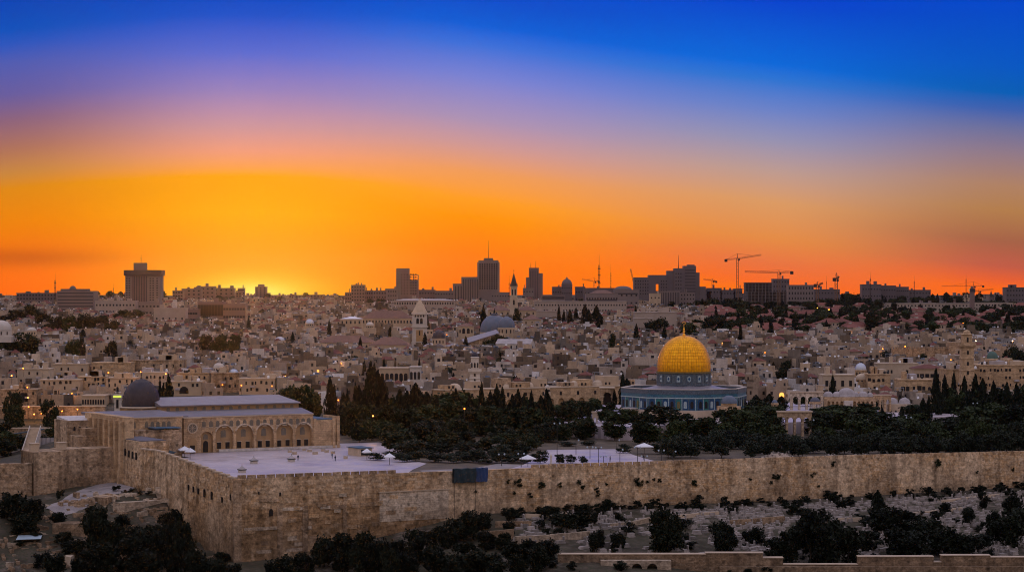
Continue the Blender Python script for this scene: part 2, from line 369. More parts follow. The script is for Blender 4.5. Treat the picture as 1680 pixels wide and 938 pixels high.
# ---------------------------------------------------------------- mesh building
class MB:
    def __init__(s): s.v = []; s.f = []; s.m = []; s.t = []; s.mi = 0; s.tint = (1, 1, 1)
    def face(s, idx): s.f.append(idx); s.m.append(s.mi); s.t.append(s.tint)
    def add(s, vs, fs):
        o = len(s.v); s.v.extend(vs)
        for f in fs: s.face(tuple(i + o for i in f))
    def box(s, x0, x1, y0, y1, z0, z1, bottom=True):
        fs = [(4, 5, 6, 7), (0, 1, 5, 4), (1, 2, 6, 5), (2, 3, 7, 6), (3, 0, 4, 7)]
        if bottom: fs.append((3, 2, 1, 0))
        s.add([(x0, y0, z0), (x1, y0, z0), (x1, y1, z0), (x0, y1, z0), (x0, y0, z1), (x1, y0, z1), (x1, y1, z1), (x0, y1, z1)], fs)
    def prism(s, poly, z0, z1, bottom=False):
        n = len(poly); vs = [(x, y, z0) for x, y in poly] + [(x, y, z1) for x, y in poly]
        fs = [(i, (i + 1) % n, n + (i + 1) % n, n + i) for i in range(n)] + [tuple(range(n, 2 * n))]
        if bottom: fs.append(tuple(range(n - 1, -1, -1)))
        s.add(vs, fs)
    def lathe(s, prof, seg=24, cx=0, cy=0, rot=0.0, cap=False):
        """prof: (radius, z) from the bottom up"""
        o = len(s.v); n = len(prof)
        for k in range(seg):
            a = rot + 2 * math.pi * k / seg; ca, sa = math.cos(a), math.sin(a)
            for r, z in prof: s.v.append((cx + r * ca, cy + r * sa, z))
        for k in range(seg):
            k2 = (k + 1) % seg
            for i in range(n - 1): s.face((o + k * n + i, o + k2 * n + i, o + k2 * n + i + 1, o + k * n + i + 1))
        if cap: s.face(tuple(o + k * n + n - 1 for k in range(seg)))
    def tube(s, p, q, r0, r1=None, seg=6):
        p, q = Vector(p), Vector(q); r1 = r0 if r1 is None else r1
        d = (q - p); L = d.length
        if L < 1e-6: return
        d /= L; u = d.orthogonal().normalized(); w = d.cross(u); o = len(s.v)
        for c, r in ((p, r0), (q, r1)):
            for k in range(seg):
                a = 2 * math.pi * k / seg; s.v.append(tuple(c + u * (r * math.cos(a)) + w * (r * math.sin(a))))
        for k in range(seg): s.face((o + k, o + (k + 1) % seg, o + seg + (k + 1) % seg, o + seg + k))
        s.face(tuple(o + seg + k for k in range(seg)))
    def hip(s, x0, x1, y0, y1, z, h, e=.4, ridge=None):
        """hipped roof with a small overhang"""
        x0 -= e; x1 += e; y0 -= e; y1 += e
        lx, ly = x1 - x0, y1 - y0
        if lx >= ly: r = ly / 2 if ridge is None else ridge; a, b = (x0 + r, (y0 + y1) / 2, z + h), (x1 - r, (y0 + y1) / 2, z + h)
        else: r = lx / 2 if ridge is None else ridge; a, b = ((x0 + x1) / 2, y0 + r, z + h), ((x0 + x1) / 2, y1 - r, z + h)
        v = [(x0, y0, z), (x1, y0, z), (x1, y1, z), (x0, y1, z), a, b]
        f = [(0, 1, 5, 4), (1, 2, 5), (2, 3, 4, 5), (3, 0, 4)] if lx >= ly else [(0, 1, 4), (1, 2, 5, 4), (2, 3, 5), (3, 0, 4, 5)]
        s.add(v, f + [(3, 2, 1, 0)])
    def arch(s, cx, z0, wd, h, y, dep=.12, seg=6, point=1.0):
        """a thin arched panel facing -y (y is its back, it stands dep proud)"""
        zs = z0 + h - wd / 2 * point; pts = [(cx - wd / 2, z0), (cx + wd / 2, z0)]
        for k in range(seg + 1):
            a = math.pi * k / seg; pts.append((cx + wd / 2 * math.cos(a), zs + wd / 2 * point * math.sin(a)))
        n = len(pts)
        s.add([(x, y - dep, z) for x, z in pts] + [(x, y, z) for x, z in pts],
              [tuple(range(n))] + [(i, i + n, (i + 1) % n + n, (i + 1) % n) for i in range(n)])
    def build(s, name, mats, parent=None, loc=None, rz=0, smooth=False, tint=False):
        me = bpy.data.meshes.new(name); me.from_pydata(s.v, [], s.f)
        mats = mats if isinstance(mats, (list, tuple)) else [mats]
        for m in mats: me.materials.append(MATS[m])
        if len(mats) > 1: me.polygons.foreach_set('material_index', s.m)
        if smooth: me.polygons.foreach_set('use_smooth', [True] * len(s.f))
        if tint:
            at_ = me.attributes.new('tint', 'FLOAT_COLOR', 'FACE')
            at_.data.foreach_set('color', [c for t in s.t for c in (*t, 1.0)])
        me.update()
        return obj(name, me, parent, loc, rz)
def obj(name, me, parent=None, loc=None, rz=0):
    o = bpy.data.objects.new(name, me); col.objects.link(o)
    if parent: o.parent = parent
    if loc: o.location = loc
    if rz: o.rotation_euler = (0, 0, rz)
    return o
AUTO = []
def tag(o, label, cat, group=None, kind=None):
    o['label'] = label; o['category'] = cat
    if group: o['group'] = group
    if kind: o['kind'] = kind
    return o
def thing(name, label, cat, loc, rz=0, group=None):
    o = bpy.data.objects.new(name, None); o.empty_display_size = .5; col.objects.link(o)
    o.location = loc; o.rotation_euler = (0, 0, rz)
    return tag(o, label, cat, group, 'thing')
def auto(o, desc, px, py): AUTO.append((o, desc, px, py)); return o
def structure(o): o['kind'] = 'structure'; return o
def arched_wall(s, x0, x1, y0, y1, z0, z1, openings, seg=8):
    """wall from x0..x1 (thickness y0..y1) with arched openings [(cx, width, sill, height)], real holes"""
    ops = sorted(openings); cur = x0
    for cx_, wd, sill, h in ops:
        a, b = cx_ - wd / 2, cx_ + wd / 2
        if a > cur + 1e-4: s.box(cur, a, y0, y1, z0, z1)
        if sill > z0 + 1e-4: s.box(a, b, y0, y1, z0, sill)
        zs = sill + h - wd / 2
        pts = [(cx_ + wd / 2 * math.cos(math.pi * k / seg), zs + wd / 2 * math.sin(math.pi * k / seg)) for k in range(seg, -1, -1)]
        for (xa, za), (xb, zb) in zip(pts, pts[1:]):
            v = [(xa, y0, za), (xb, y0, zb), (xb, y0, z1), (xa, y0, z1), (xa, y1, za), (xb, y1, zb), (xb, y1, z1), (xa, y1, z1)]
            s.add(v, [(0, 1, 2, 3), (5, 4, 7, 6), (3, 2, 6, 7), (4, 5, 1, 0)])
        cur = b
    if cur < x1 - 1e-4: s.box(cur, x1, y0, y1, z0, z1)
def dome_prof(r, h, z, n=8, bulge=0.0, drum=0.0):
    pr = [(r, z), (r, z + drum)] if drum else []
    for k in range(n + 1):
        a = math.pi / 2 * k / n
        rr = r * math.cos(a) * (1 + bulge * math.sin(2 * a) ** 2)
        pr.append((max(rr, 0.02), z + drum + h * math.sin(a)))
    return pr
# ---------------------------------------------------------------- ground
def axis(segs):
    out = []
    for a, b, st in segs:
        x = a
        while x < b - 1e-6: out.append(x); x += st
    out.append(segs[-1][1]); return out
gx = axis([(-2600, -900, 120), (-900, -300, 30), (-300, -190, 10), (-190, 260, 4), (260, 420, 10), (420, 1000, 30), (1000, 2600, 120)])
gy = axis([(-400, -40, 40), (-40, 160, 12), (160, 520, 24), (520, 860, 4), (860, 1000, 8), (1000, 2600, 20), (2600, 5000, 80)])
gm = MB()
gm.v = [(x, y, H(x, y)) for y in gy for x in gx]
nxg = len(gx)
gm.f = [(j * nxg + i, j * nxg + i + 1, (j + 1) * nxg + i + 1, (j + 1) * nxg + i) for j in range(len(gy) - 1) for i in range(nxg - 1)]
gm.m = [0] * len(gm.f)
m, nt, nl, p = newmat('dry_ground')
g_ = nt.new('ShaderNodeNewGeometry'); v_ = g_.outputs['Position']
q1 = noisy(nt, nl, v_, .035, 6); q2 = noisy(nt, nl, v_, .28, 5); q3 = noisy(nt, nl, v_, 1.3, 3)
c_ = mixc(nt, nl, maprange(nt, nl, q2, .38, .62, 0, 1), (.04, .03, .022), (.15, .118, .095))
c_ = mixc(nt, nl, maprange(nt, nl, q1, .45, .58, 0, .75), c_, (.055, .045, .028))
c_ = mixc(nt, nl, maprange(nt, nl, q3, .48, .58, 0, .8), c_, (.045, .048, .028))
nl.new(c_, p.inputs['Base Color']); p.inputs['Roughness'].default_value = .95; p.inputs['Specular IOR Level'].default_value = .1
MATS['dry_ground'] = m
structure(gm.build('ground', 'dry_ground', smooth=True))

def ZM(n, w):
    """surface of the walled esplanade"""
    k = sstep(w, 20, 110)
    return (lerp(n, WALL_TOP) - 1.15) * (1 - k) + -3.2 * k
mat('grove_soil', (.10, .075, .05), amt=.45, scale=.2)
def sheet(name, poly_nw, dz, material, st=6):
    """flat sheet over the esplanade, clipped to a polygon (bmesh bisect grid)"""
    bm = bmesh.new()
    vs_ = [bm.verts.new((n, w, 0)) for n, w in poly_nw]; bm.faces.new(vs_)
    n0, n1 = min(a for a, b in poly_nw), max(a for a, b in poly_nw); w0, w1 = min(b for a, b in poly_nw), max(b for a, b in poly_nw)
    for c in axis([(n0 + st, n1, st)])[:-1]: bmesh.ops.bisect_plane(bm, geom=bm.verts[:] + bm.edges[:] + bm.faces[:], plane_co=(c, 0, 0), plane_no=(1, 0, 0))
    for c in axis([(w0 + st, w1, st)])[:-1]: bmesh.ops.bisect_plane(bm, geom=bm.verts[:] + bm.edges[:] + bm.faces[:], plane_co=(0, c, 0), plane_no=(0, 1, 0))
    for v in bm.verts:
        n, w = v.co.x, v.co.y; x, y = tm(n, w); v.co = (x, y, ZM(n, w) + dz)
    me = bpy.data.meshes.new(name); bm.to_mesh(me); bm.free(); me.materials.append(MATS[material])
    return structure(obj(name, me))
sheet('grove_ground', [(1.5, 1.5), (420, 1.5), (420, 284), (180, 284), (86, 170), (70, 152), (1.5, 124)], 0, 'grove_soil', 12)
sheet('paving', [(1.6, 1.6), (45, 1.6), (58, 12), (66, 24), (80, 42), (84, 70), (110, 108), (112, 130), (90, 132), (84, 113), (27, 113), (26, 96), (8, 92), (1.6, 92)], .02, 'paving')
sheet('paving', [(88, 9), (100, 6), (143, 3), (150, 22), (158, 48), (166, 69), (142, 75), (120, 46), (104, 26)], .02, 'paving')
sheet('path', [(62, 8), (88, 9), (104, 26), (100, 34), (84, 20), (66, 20)], .015, 'path_stone')
# raised platform of the golden shrine
pf = MB(); pf.prism([(184, 98), (345, 98), (345, 236), (184, 236)], -6, 1.0)
structure(pf.build('platform', ['paving'], loc=(CX, CY, 0), rz=R(30)))

# ---------------------------------------------------------------- the great wall
ROOT = (CX, CY, 0)
def wallface(s, run, top, base, axis_, off, thick, st=2.0, rough=.22, seed=0):
    """front face as an uneven grid, plus top and back. axis_: 'n' -> runs along local x facing -y; 'w' -> runs along local y facing -x"""
    a0, a1 = run; nu = max(2, int((a1 - a0) / st)); 
    P = lambda a, d, z: (a, off + d, z) if axis_ == 'n' else (off + d, a, z)
    zs = []
    cols_ = []
    nv = 12
    for i in range(nu + 1):
        a = a0 + (a1 - a0) * i / nu; zt = top(a); zb = base(a); c = []
        for j in range(nv + 1):
            z = zb + (zt - zb) * j / nv
            d = rough * mnoise.noise((a / 5, z / 3, seed)) + rough * .5 * mnoise.noise((a / 1.7, z / 1.2, seed + 5)) - .02 * (zt - z) * .8
            if j == nv: d = 0
            c.append(P(a, d, z))
        c += [P(a, thick, zt), P(a, thick, zb)]
        cols_.append(c)
    o = len(s.v); k = nv + 3
    for c in cols_: s.v.extend(c)
    for i in range(nu):
        for j in range(k - 1):
            q = (o + i * k + j, o + (i + 1) * k + j, o + (i + 1) * k + j + 1, o + i * k + j + 1)
            s.face(q if axis_ == 'n' else q[::-1])
    for i in (0, nu): s.face(tuple(o + i * k + j for j in range(k)))
gw = thing('fortress_wall', 'long tan ashlar wall with a sharp corner round the pale esplanade', 'wall', ROOT, R(30))
topE = lambda n: lerp(n, WALL_TOP) + .12 * mnoise.noise((n / 6, 0, 3))
baseE = lambda n: lerp(n, WALL_BASE) - 2.5
s = MB(); wallface(s, (0, 62), topE, baseE, 'n', 0, 1.6); s.build('corner_face', 'ashlar', gw)
s = MB(); wallface(s, (62, 420), topE, baseE, 'n', .05, 1.6, seed=3); s.build('east_face', 'ashlar_north', gw)
SOUTH_TOP = [(0, -1.9), (36.8, .7), (54, 2.1), (67, 1.9), (91, 1.3)]
topS = lambda w: lerp(w, SOUTH_TOP) + .1 * mnoise.noise((w / 6, 0, 9))
s = MB(); wallface(s, (0, 91), topS, lambda w: lerp(w, SOUTH_BASE) - 3, 'w', 0, 1.6, seed=7); s.build('south_face', 'ashlar', gw)
# pale repaired stretch, pilaster strips, ledges
n0, z1 = onw(622, 808, 0); n1, _ = onw(735, 808, 0)
s = MB(); s.box(n0, n1, -.32, .3, -15.5, z1)
n2, _ = onw(676, 840, 0); s.build('repair_panel', 'pale_ashlar', gw)
s = MB(); s.box(n0 - .3, n1 + .3, -.55, .3, z1, z1 + .25); s.build('ledge', 'pale_stone', gw)
for px, z0, z1, w_, d_ in ((381 + 8, -25, -2.2, 2.2, -.5), (458, -25, -9.5, 1.5, -.55), (500, -25, -10, 1.6, -.5), (565, -22, -8.2, 1.2, -.45)):
    n_, _ = onw(px, 850, 0)
    s = MB(); s.box(n_ - w_ / 2, n_ + w_ / 2, d_, .3, z0, z1); s.build('pilaster', 'rough_stone', gw)
for px0, px1, py in ((525, 565, 832), (460, 500, 835), (400, 455, 868), (420, 500, 905)):
    (na, za), (nb, zb) = onw(px0, py, 0), onw(px1, py, 0)
    s = MB(); s.box(na, nb, -.34, .3, za - .45, za + .45); s.build('stone_course', 'pale_ashlar', gw)
rg = random.Random(3)
for k in range(34):                      # odd replaced blocks
    n_ = rg.uniform(3, 60); z_ = rg.uniform(lerp(n_, WALL_BASE) + 2, -8); w_ = rg.uniform(1.5, 4.2)
    s = MB(); s.box(n_ - w_ / 2, n_ + w_ / 2, -.36, .2, z_, z_ + rg.choice((.9, 1.0, 1.1))); s.build('stone_block', rg.choice(('pale_ashlar', 'rough_stone', 'ashlar_north')), gw)
for px, py, w_, h_ in ((444, 840, 1.1, 2.0), (459, 810, .5, 1.1), (424, 808, .4, .8)):
    n_, z_ = onw(px, py, 0); s = MB(); s.arch(n_, z_ - h_ / 2, w_, h_, -.25, .08); s.build('window', 'window_dark', gw)
for px, py, w_, h_ in ((311, 799, .5, 1.6), (319, 802, .5, 1.6), (327, 805, .5, 1.6), (337, 808, .7, 2.2), (349, 812, .7, 2.2), (366, 819, .5, 1.5), (380, 815, .4, 1.6)):
    w0_, z_ = onn(px, py, 0); s = MB(); s.arch(-w0_, z_ - h_ / 2, w_, h_, 0, .3)
    o = s.build('window', 'window_dark', gw); o.rotation_euler = (0, 0, R(-90)); o.location = (-.22, 0, 0)
# merlons
mm = {}
def merlon(a, ln, h, material, south=False):
    key = (round(ln, 1), round(h, 1), material)
    if key not in mm:
        s = MB(); s.box(-ln / 2, ln / 2, .02, .75, -.2, h); mm[key] = s; o = s.build('merlon', material, gw); mm[key] = o.data
    else: o = obj('merlon', mm[key], gw)
    if south: o.location = (0, a, topS(a) + .02); o.rotation_euler = (0, 0, R(-90)); o.location.x = 0
    else: o.location = (a, 0, topE(a) + .02)
a = 1.2
while a < 46: merlon(a + 1.05, 2.25, .9, 'rough_stone'); a += 2.8
a = 92
while a < 285: merlon(a + 1.2, rg.choice((2.2, 2.4)), .9, 'ashlar_north'); a += 2.9
# pale coping on the south side and the railing line
s = MB()
for k in range(0, 70, 5): s.box(-.15, .8, k, k + 4.9, topS(k + 2.5) - .05, topS(k + 2.5) + .35)
s.build('coping', 'pale_stone', gw)
# block on the wall's south side with slit windows
nb = thing('wall_turret_house', 'low stone block with dark roof and four slits below the dark dome', 'building', ROOT, R(30))
s = MB(); s.box(-.12, 9, 70.2, 92, -6, 4.0); s.build('wall', 'ashlar', nb)
s = MB(); s.box(.5, 8.4, 71, 91, 4.0, 4.25); s.build('roof', 'dark_roof', nb)
for px, py in ((207, 741), (213, 744), (219, 746), (225, 748)):
    w0_, z_ = onn(px, py, 0); s = MB(); s.arch(-w0_, z_ - 1.0, .75, 2.1, 0, .3); o = s.build('window', 'window_dark', nb); o.rotation_euler = (0, 0, R(-90)); o.location = (-.2, 0, 0)
# plants rooted in the wall are built with the other greenery
# scaffold wrapped in tarpaulin on the wall
sf = thing('wrapped_scaffold', 'scaffold wrapped in dark green and blue tarpaulin hung on the wall top', 'scaffold', ROOT, R(30))
na, _ = onw(745, 780, -1.5); nb_, _ = onw(781, 780, -1.5); nc, _ = onw(800, 780, -1.5)
def cloth(n0, n1, mt, nm):
    s = MB(); K = 10; o = 0
    for side in (-1.6, -.5):
        for i in range(K + 1):
            for j in range(5):
                n_ = n0 + (n1 - n0) * i / K; z_ = -5.6 + 3.9 * j / 4
                s.v.append((n_, side + .18 * math.sin(i * 2.1 + j) * (1 if side < -1 else 0), z_ + .12 * math.sin(i * 1.3)))
    for i in range(K):
        for j in range(4): s.face((i * 5 + j, (i + 1) * 5 + j, (i + 1) * 5 + j + 1, i * 5 + j + 1)); q = (K + 1) * 5; s.face((q + i * 5 + j, q + i * 5 + j + 1, q + (i + 1) * 5 + j + 1, q + (i + 1) * 5 + j))
        q = (K + 1) * 5; s.face((i * 5 + 4, (i + 1) * 5 + 4, q + (i + 1) * 5 + 4, q + i * 5 + 4))
    s.build(nm, mt, sf)
cloth(na, nb_, 'tarp_green', 'green_tarp'); cloth(nb_ + .05, nc, 'tarp_blue', 'blue_tarp')
for n_ in (na + .3, nb_, nc - .3):
    s = MB(); s.tube((n_, -1.1, -lerp(0, [(0, 15.5)])), (n_, -1.1, -1.6), .06); s.build('pole', 'iron', sf)

# projecting walls west of the corner (facing the viewer)
def walled(name, label, n0, n1, w, top, base, thick, mt, crumble=.5, seed=0, batt=False):
    r_ = thing(name, label, 'wall', ROOT, R(30))
    s = MB(); wallface(s, (n0, n1), lambda n: top + crumble * .5 * mnoise.noise((n / 3, seed, 1)), lambda n: base, 'n', w, thick, 1.5, .25, seed)
    s.build('masonry', mt, r_)
    s = MB(); s.box(n0 - thick * .0, n0 + .4, w + .1, w + thick, base, top - .3); s.build('end_face', mt, r_)
    if batt:
        k = n0 + .5
        while k < n1 - 1: 
            s = MB(); s.box(k, k + 1.3, w + .05, w + .8, top - .1, top + .75); s.build('merlon', mt, r_); k += 2.1
    return r_
walled('tower_wall', 'tall tan bastion wall right of the stepped bastion, with small openings', -17.4, -.1, 90.2, 1.1, -13, 9, 'rough_stone', seed=11)
walled('tower_wall', 'stepped bastion jutting out between the low wall and the tall bastion wall', -26.5, -17.6, 87.2, .9, -15, 12, 'rough_stone', seed=12)
walled('city_wall', 'low crumbling pinkish wall at the left edge below the teal canopy', -62, -26.7, 88.4, -2.4, -17, 3, 'rough_stone', 1.2, seed=13)
for n_ in (-16.6, -24.9):
    k = thing('turret_cap', 'small pale stone block on top of the ' + ('tall bastion wall' if n_ > -20 else 'stepped bastion'), 'turret', ROOT, R(30))
    s = MB(); s.box(n_ - 1.2, n_ + 1.2, 90.6, 93, .7, 3.0); s.build('block', 'pale_stone', k); s = MB(); s.box(n_ - 1.4, n_ + 1.4, 90.4, 93.2, 3.0, 3.25); s.build('cap', 'pale_stone', k)
hb = thing('stone_hall', 'broad stone hall with a pale sloping roof left of the dark dome mosque', 'building', ROOT, R(30))
wq, zq = 112, 0
na, zt = onw(110, 690, 112); nb_, _ = onw(168, 690, 112)
s = MB(); s.box(na, nb_ + 6, 112, 124, -11, zt); s.build('wall', 'rough_stone', hb)
s = MB(); v = [(na + .6, 112.6, zt + .05), (nb_ + 5.5, 112.6, zt + .05), (nb_ + 5.5, 123.5, zt + .9), (na + .6, 123.5, zt + .9)]
s.add(v + [(x, y, zt - .1) for x, y, z in v], [(0, 1, 2, 3), (4, 5, 1, 0), (5, 6, 2, 1), (6, 7, 3, 2), (7, 4, 0, 3)]); s.build('roof', 'marble', hb)
for px in (122, 131, 142):
    n_, z_ = onw(px, 703, 112); s = MB(); s.arch(n_, z_ - .6, .7, 1.3, 111.95, .06); s.build('window', 'window_dark', hb)
s = MB(); n_, z_ = onw(128, 722, 104); n2, _ = onw(188, 722, 104); s.box(n_, n2, 104, 111.9, -11, z_ + 1.2); s.build('lower_wall', 'rough_stone', hb)
s = MB(); s.box(n_ + 3, n_ + 9, 105, 111.8, z_ + 1.2, z_ + 3.4); s.build('upper_wall', 'rough_stone', hb)

# ---------------------------------------------------------------- mosque with the dark dome
Z0 = -3.15
MW = 114.0
mq = thing('mosque', 'long stone mosque with arched facade and dark leaden dome', 'mosque', (*tm(0, MW), Z0), R(30))
def fx(px, py, w=MW): n, z = onw(px, py, w); return n, z - Z0
nL, nR = fx(327, 735)[0], fx(514, 735)[0]
hF = 11.1
arches = [(fx(px, 733)[0], 6.0, .9, 7.5) for px in (368, 401, 434.5, 467, 498)]
door = (fx(339, 738)[0], 4.2, .02, 6.6)
s = MB(); arched_wall(s, nL, nR, 0, .9, 0, hF, arches + [door], 10); s.build('facade', 'mosque_stone', mq)
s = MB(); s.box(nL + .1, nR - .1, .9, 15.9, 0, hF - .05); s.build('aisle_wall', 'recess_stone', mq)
for (c, w_, sl, h_) in arches:           # raised archivolts
    s = MB(); zs = sl + h_ - w_ / 2
    for k in range(12):
        a0, a1 = math.pi * k / 12, math.pi * (k + 1) / 12; r0, r1 = w_ / 2, w_ / 2 + .45
        v = [(c + r * math.cos(a), y, zs + r * math.sin(a)) for y in (-.14, .02) for r, a in ((r0, a0), (r1, a0), (r1, a1), (r0, a1))]
        s.add(v, [(0, 1, 2, 3), (1, 5, 6, 2), (0, 3, 7, 4)])
    s.build('archivolt', 'pale_ashlar', mq)
    s = MB(); s.arch(c, 4.6, 1.7, 2.5, .9, .08); s.build('window', 'window_grille', mq)
bounds = [(arches[i][0] + arches[i + 1][0]) / 2 for i in range(4)] + [arches[0][0] - 3.5, arches[-1][0] + 3.5]
for c in bounds:
    s = MB(); s.box(c - .45, c + .45, -.35, .02, 0, 6.2); s.box(c - .6, c + .6, -.45, .02, 6.2, 6.6); s.build('pilaster', 'mosque_stone', mq)
for px in (361, 375, 394, 408, 428, 441, 460, 473.6, 492, 504):
    c = fx(px, 727)[0]; s = MB(); s.box(c - .68, c + .68, .82, .9, .95, 3.0); f = s.build('window', 'window_dark', mq)
    s = MB(); s.box(c - .85, c + .85, .74, .89, 3.02, 3.25); s.build('lintel', 'pale_stone', f); s = MB(); s.box(c - .85, c + .85, .7, .89, .72, .94); s.build('sill', 'pale_stone', f)
for px in (334.5, 346, 357, 368, 379.6, 390.5, 401.3, 412.5, 423.5, 434.4, 445.5, 456.3, 467, 477.3, 488.3, 497.3, 506.5):
    c = fx(px, 690)[0]; s = MB(); s.arch(c, 8.05, 1.25, 1.95, 0, .06); f = s.build('window', 'window_grille', mq)
    s = MB(); s.box(c - .8, c + .8, -.12, -.002, 7.8, 8.02); s.build('sill', 'pale_stone', f)
s = MB(); s.box(fx(358, 735)[0], nR + 9.6, -.75, -.46, 0, .85); s.build('plinth', 'marble', mq)
s = MB(); s.box(nL - .1, nR + .1, -.3, .9, hF, hF + .35); s.build('cornice', 'pale_stone', mq)
c = door[0]; s = MB(); s.arch(c, .05, 1.7, 3.6, .9, .1); s.build('door', 'window_dark', mq)
s = MB(); s.arch(c, 4.1, 1.6, 1.7, .9, .08); s.build('window', 'window_grille', mq)
# rose portal
a, b = fx(299, 740)[0], fx(327, 740)[0]
s = MB(); s.box(a, b, -1.3, 8, 0, 11.0); s.build('portal_wall', 'mosque_stone', mq)
s = MB(); s.box(a - .2, b + .2, -1.55, 8, 11.0, 11.4); s.build('portal_cornice', 'pale_stone', mq)
c = (a + b) / 2
s = MB()
for k in range(16):
    a0, a1 = 2 * math.pi * k / 16, 2 * math.pi * (k + 1) / 16
    s.add([(c + r * math.cos(t), y, 7.9 + r * math.sin(t)) for y in (-1.55, -1.3) for r, t in ((1.35, a0), (1.75, a0), (1.75, a1), (1.35, a1))], [(0, 1, 2, 3), (1, 5, 6, 2), (0, 3, 7, 4)])
rw = s.build('rose_window', 'pale_stone', mq)
s = MB(); s.add([(c + 1.35 * math.cos(2 * math.pi * k / 16), -1.36, 7.9 + 1.35 * math.sin(2 * math.pi * k / 16)) for k in range(16)], [tuple(range(16))]); s.build('pane', 'window_grille', rw)
s = MB()
for k in range(8):
    t = math.pi * k / 8 * 2; s.tube((c, -1.42, 7.9), (c + 1.4 * math.cos(t), -1.42, 7.9 + 1.4 * math.sin(t)), .07, seg=4)
s.build('tracery', 'pale_stone', rw)
s = MB(); s.arch(c, .02, 3.0, 5.0, -1.3, .07); s.build('portal_niche', 'recess_stone', mq)
s = MB(); s.box(c - .8, c + .8, -1.46, -1.38, .05, 2.5); s.build('door', 'window_dark', mq)
# porch at the right end
a, b = nR + .05, fx(555, 735)[0]
s = MB(); s.box(a, b, -.2, 42, 0, 9.2); s.build('porch_wall', 'mosque_stone', mq)
s = MB(); s.box(a + 1, b - 1, .6, 41, 9.2, 9.5); s.build('porch_roof', 'shed_blue', mq)
for x0, x1, y0, z1 in ((a - .1, a + .8, -.6, 9.6), (b - 2.4, b - 1.4, -.8, 9.6), (b - .9, b + .15, -.8, 10.4)):
    s = MB(); s.box(x0, x1, y0, -.21, 0, z1); s.build('buttress', 'mosque_stone', mq)
s = MB(); s.box(b - .8, b + .1, -.2, 10, 9.2, 10.3); s.build('parapet', 'mosque_stone', mq)
# south wing
a, b = 3.0, onw(299, 735, MW - 9.5)[0]; br = onw(298, 735, MW - 15)[0]
s = MB(); s.box(a, b, -9.5, 8, -6, 12.0); s.build('south_wing_wall', 'mosque_stone', mq)
s = MB(); s.box(a - .2, b + .2, -9.8, 8, 12.0, 12.3); s.build('south_wing_cornice', 'pale_stone', mq)
for px in (220, 240.5, 250, 259, 268.5, 277):
    c = fx(px, 694, MW - 9.5)[0]; s = MB(); s.arch(c, 9.0, 1.15, 1.9, -9.5, .07); s.build('window', 'window_grille', mq)
s = MB(); wallface(s, (9.2, br), lambda n: 8.6 + .5 * mnoise.noise((n / 2, 1, 1)), lambda n: -3, 'n', -15, 5.4, 1.2, .3, 21); s.build('ruined_wall', 'rough_stone', mq)
s = MB(); s.box(br - 9, br - .4, -15.3, -9.7, 8.9, 9.25); s.build('awning', 'shed_blue', mq)
# buttressed south front rising from the wall
s = MB(); s.box(.05, 3.0, 83.2 - MW, 118 - MW, -12, 13.6); s.build('south_front', 'mosque_stone', mq)
for k in range(7):
    w0 = 84 + k * 4.6; s = MB(); s.box(-1.0, .05, w0 - MW, w0 + 1.6 - MW, -2, 12.4); s.box(-1.5, .05, w0 - MW - .1, w0 + 1.7 - MW, -12, -2); s.build('buttress', 'mosque_stone', mq)
for k in range(6):
    w0 = 85.8 + k * 4.6; s = MB(); s.box(-.02, .04, w0 - MW, w0 + 2.6 - MW, 3, 11.5); s.build('niche', 'recess_stone', mq)
# roofs
s = MB(); s.add([(3, -9.2, 12.32), (29, -9.2, 12.32), (29, 16, 13.1), (3, 16, 13.1), (3, -9.2, 12), (29, -9.2, 12), (29, 16, 12.4), (3, 16, 12.4)], [(0, 1, 2, 3), (4, 5, 1, 0), (5, 6, 2, 1), (7, 4, 0, 3)]); s.build('south_roof', 'lead_roof_dark', mq)
e = nR + 3
s = MB(); s.add([(29, -.2, 11.5), (e - 3, -.2, 11.5), (e, 16, 12.6), (29, 16, 12.6), (29, -.2, 11.3), (e - 3, -.2, 11.3), (e, 16, 11.4), (29, 16, 11.4)], [(0, 1, 2, 3), (4, 5, 1, 0), (5, 6, 2, 1), (7, 4, 0, 3)]); s.build('aisle_roof', 'lead_roof_dark', mq)
na, nb_ = fx(264, 670, MW + 16)[0], fx(490, 670, MW + 16)[0]
s = MB(); s.box(na, nb_, 16.0, 36, 10, 14.0); s.build('nave_wall', 'recess_stone', mq)
for k in range(15):
    c = na + 2.5 + k * (nb_ - na - 5) / 14; s = MB(); s.arch(c, 12.55, 1.2, 1.2, 16, .06); s.build('nave_window', 'window_grille', mq)
s = MB(); s.box(na - .4, nb_ + .4, 15.2, 36.6, 14.0, 14.35)
v = [(na - .4, 15.2, 14.36), (nb_ + .4, 15.2, 14.36), (nb_ + .4, 36.6, 14.36), (na - .4, 36.6, 14.36), (na - .4, 25.9, 16.6), (nb_ - 3, 25.9, 16.6)]
s.add(v, [(0, 1, 5, 4), (1, 2, 5), (2, 3, 4, 5), (3, 0, 4)]); s.build('nave_roof', 'lead_roof', mq)
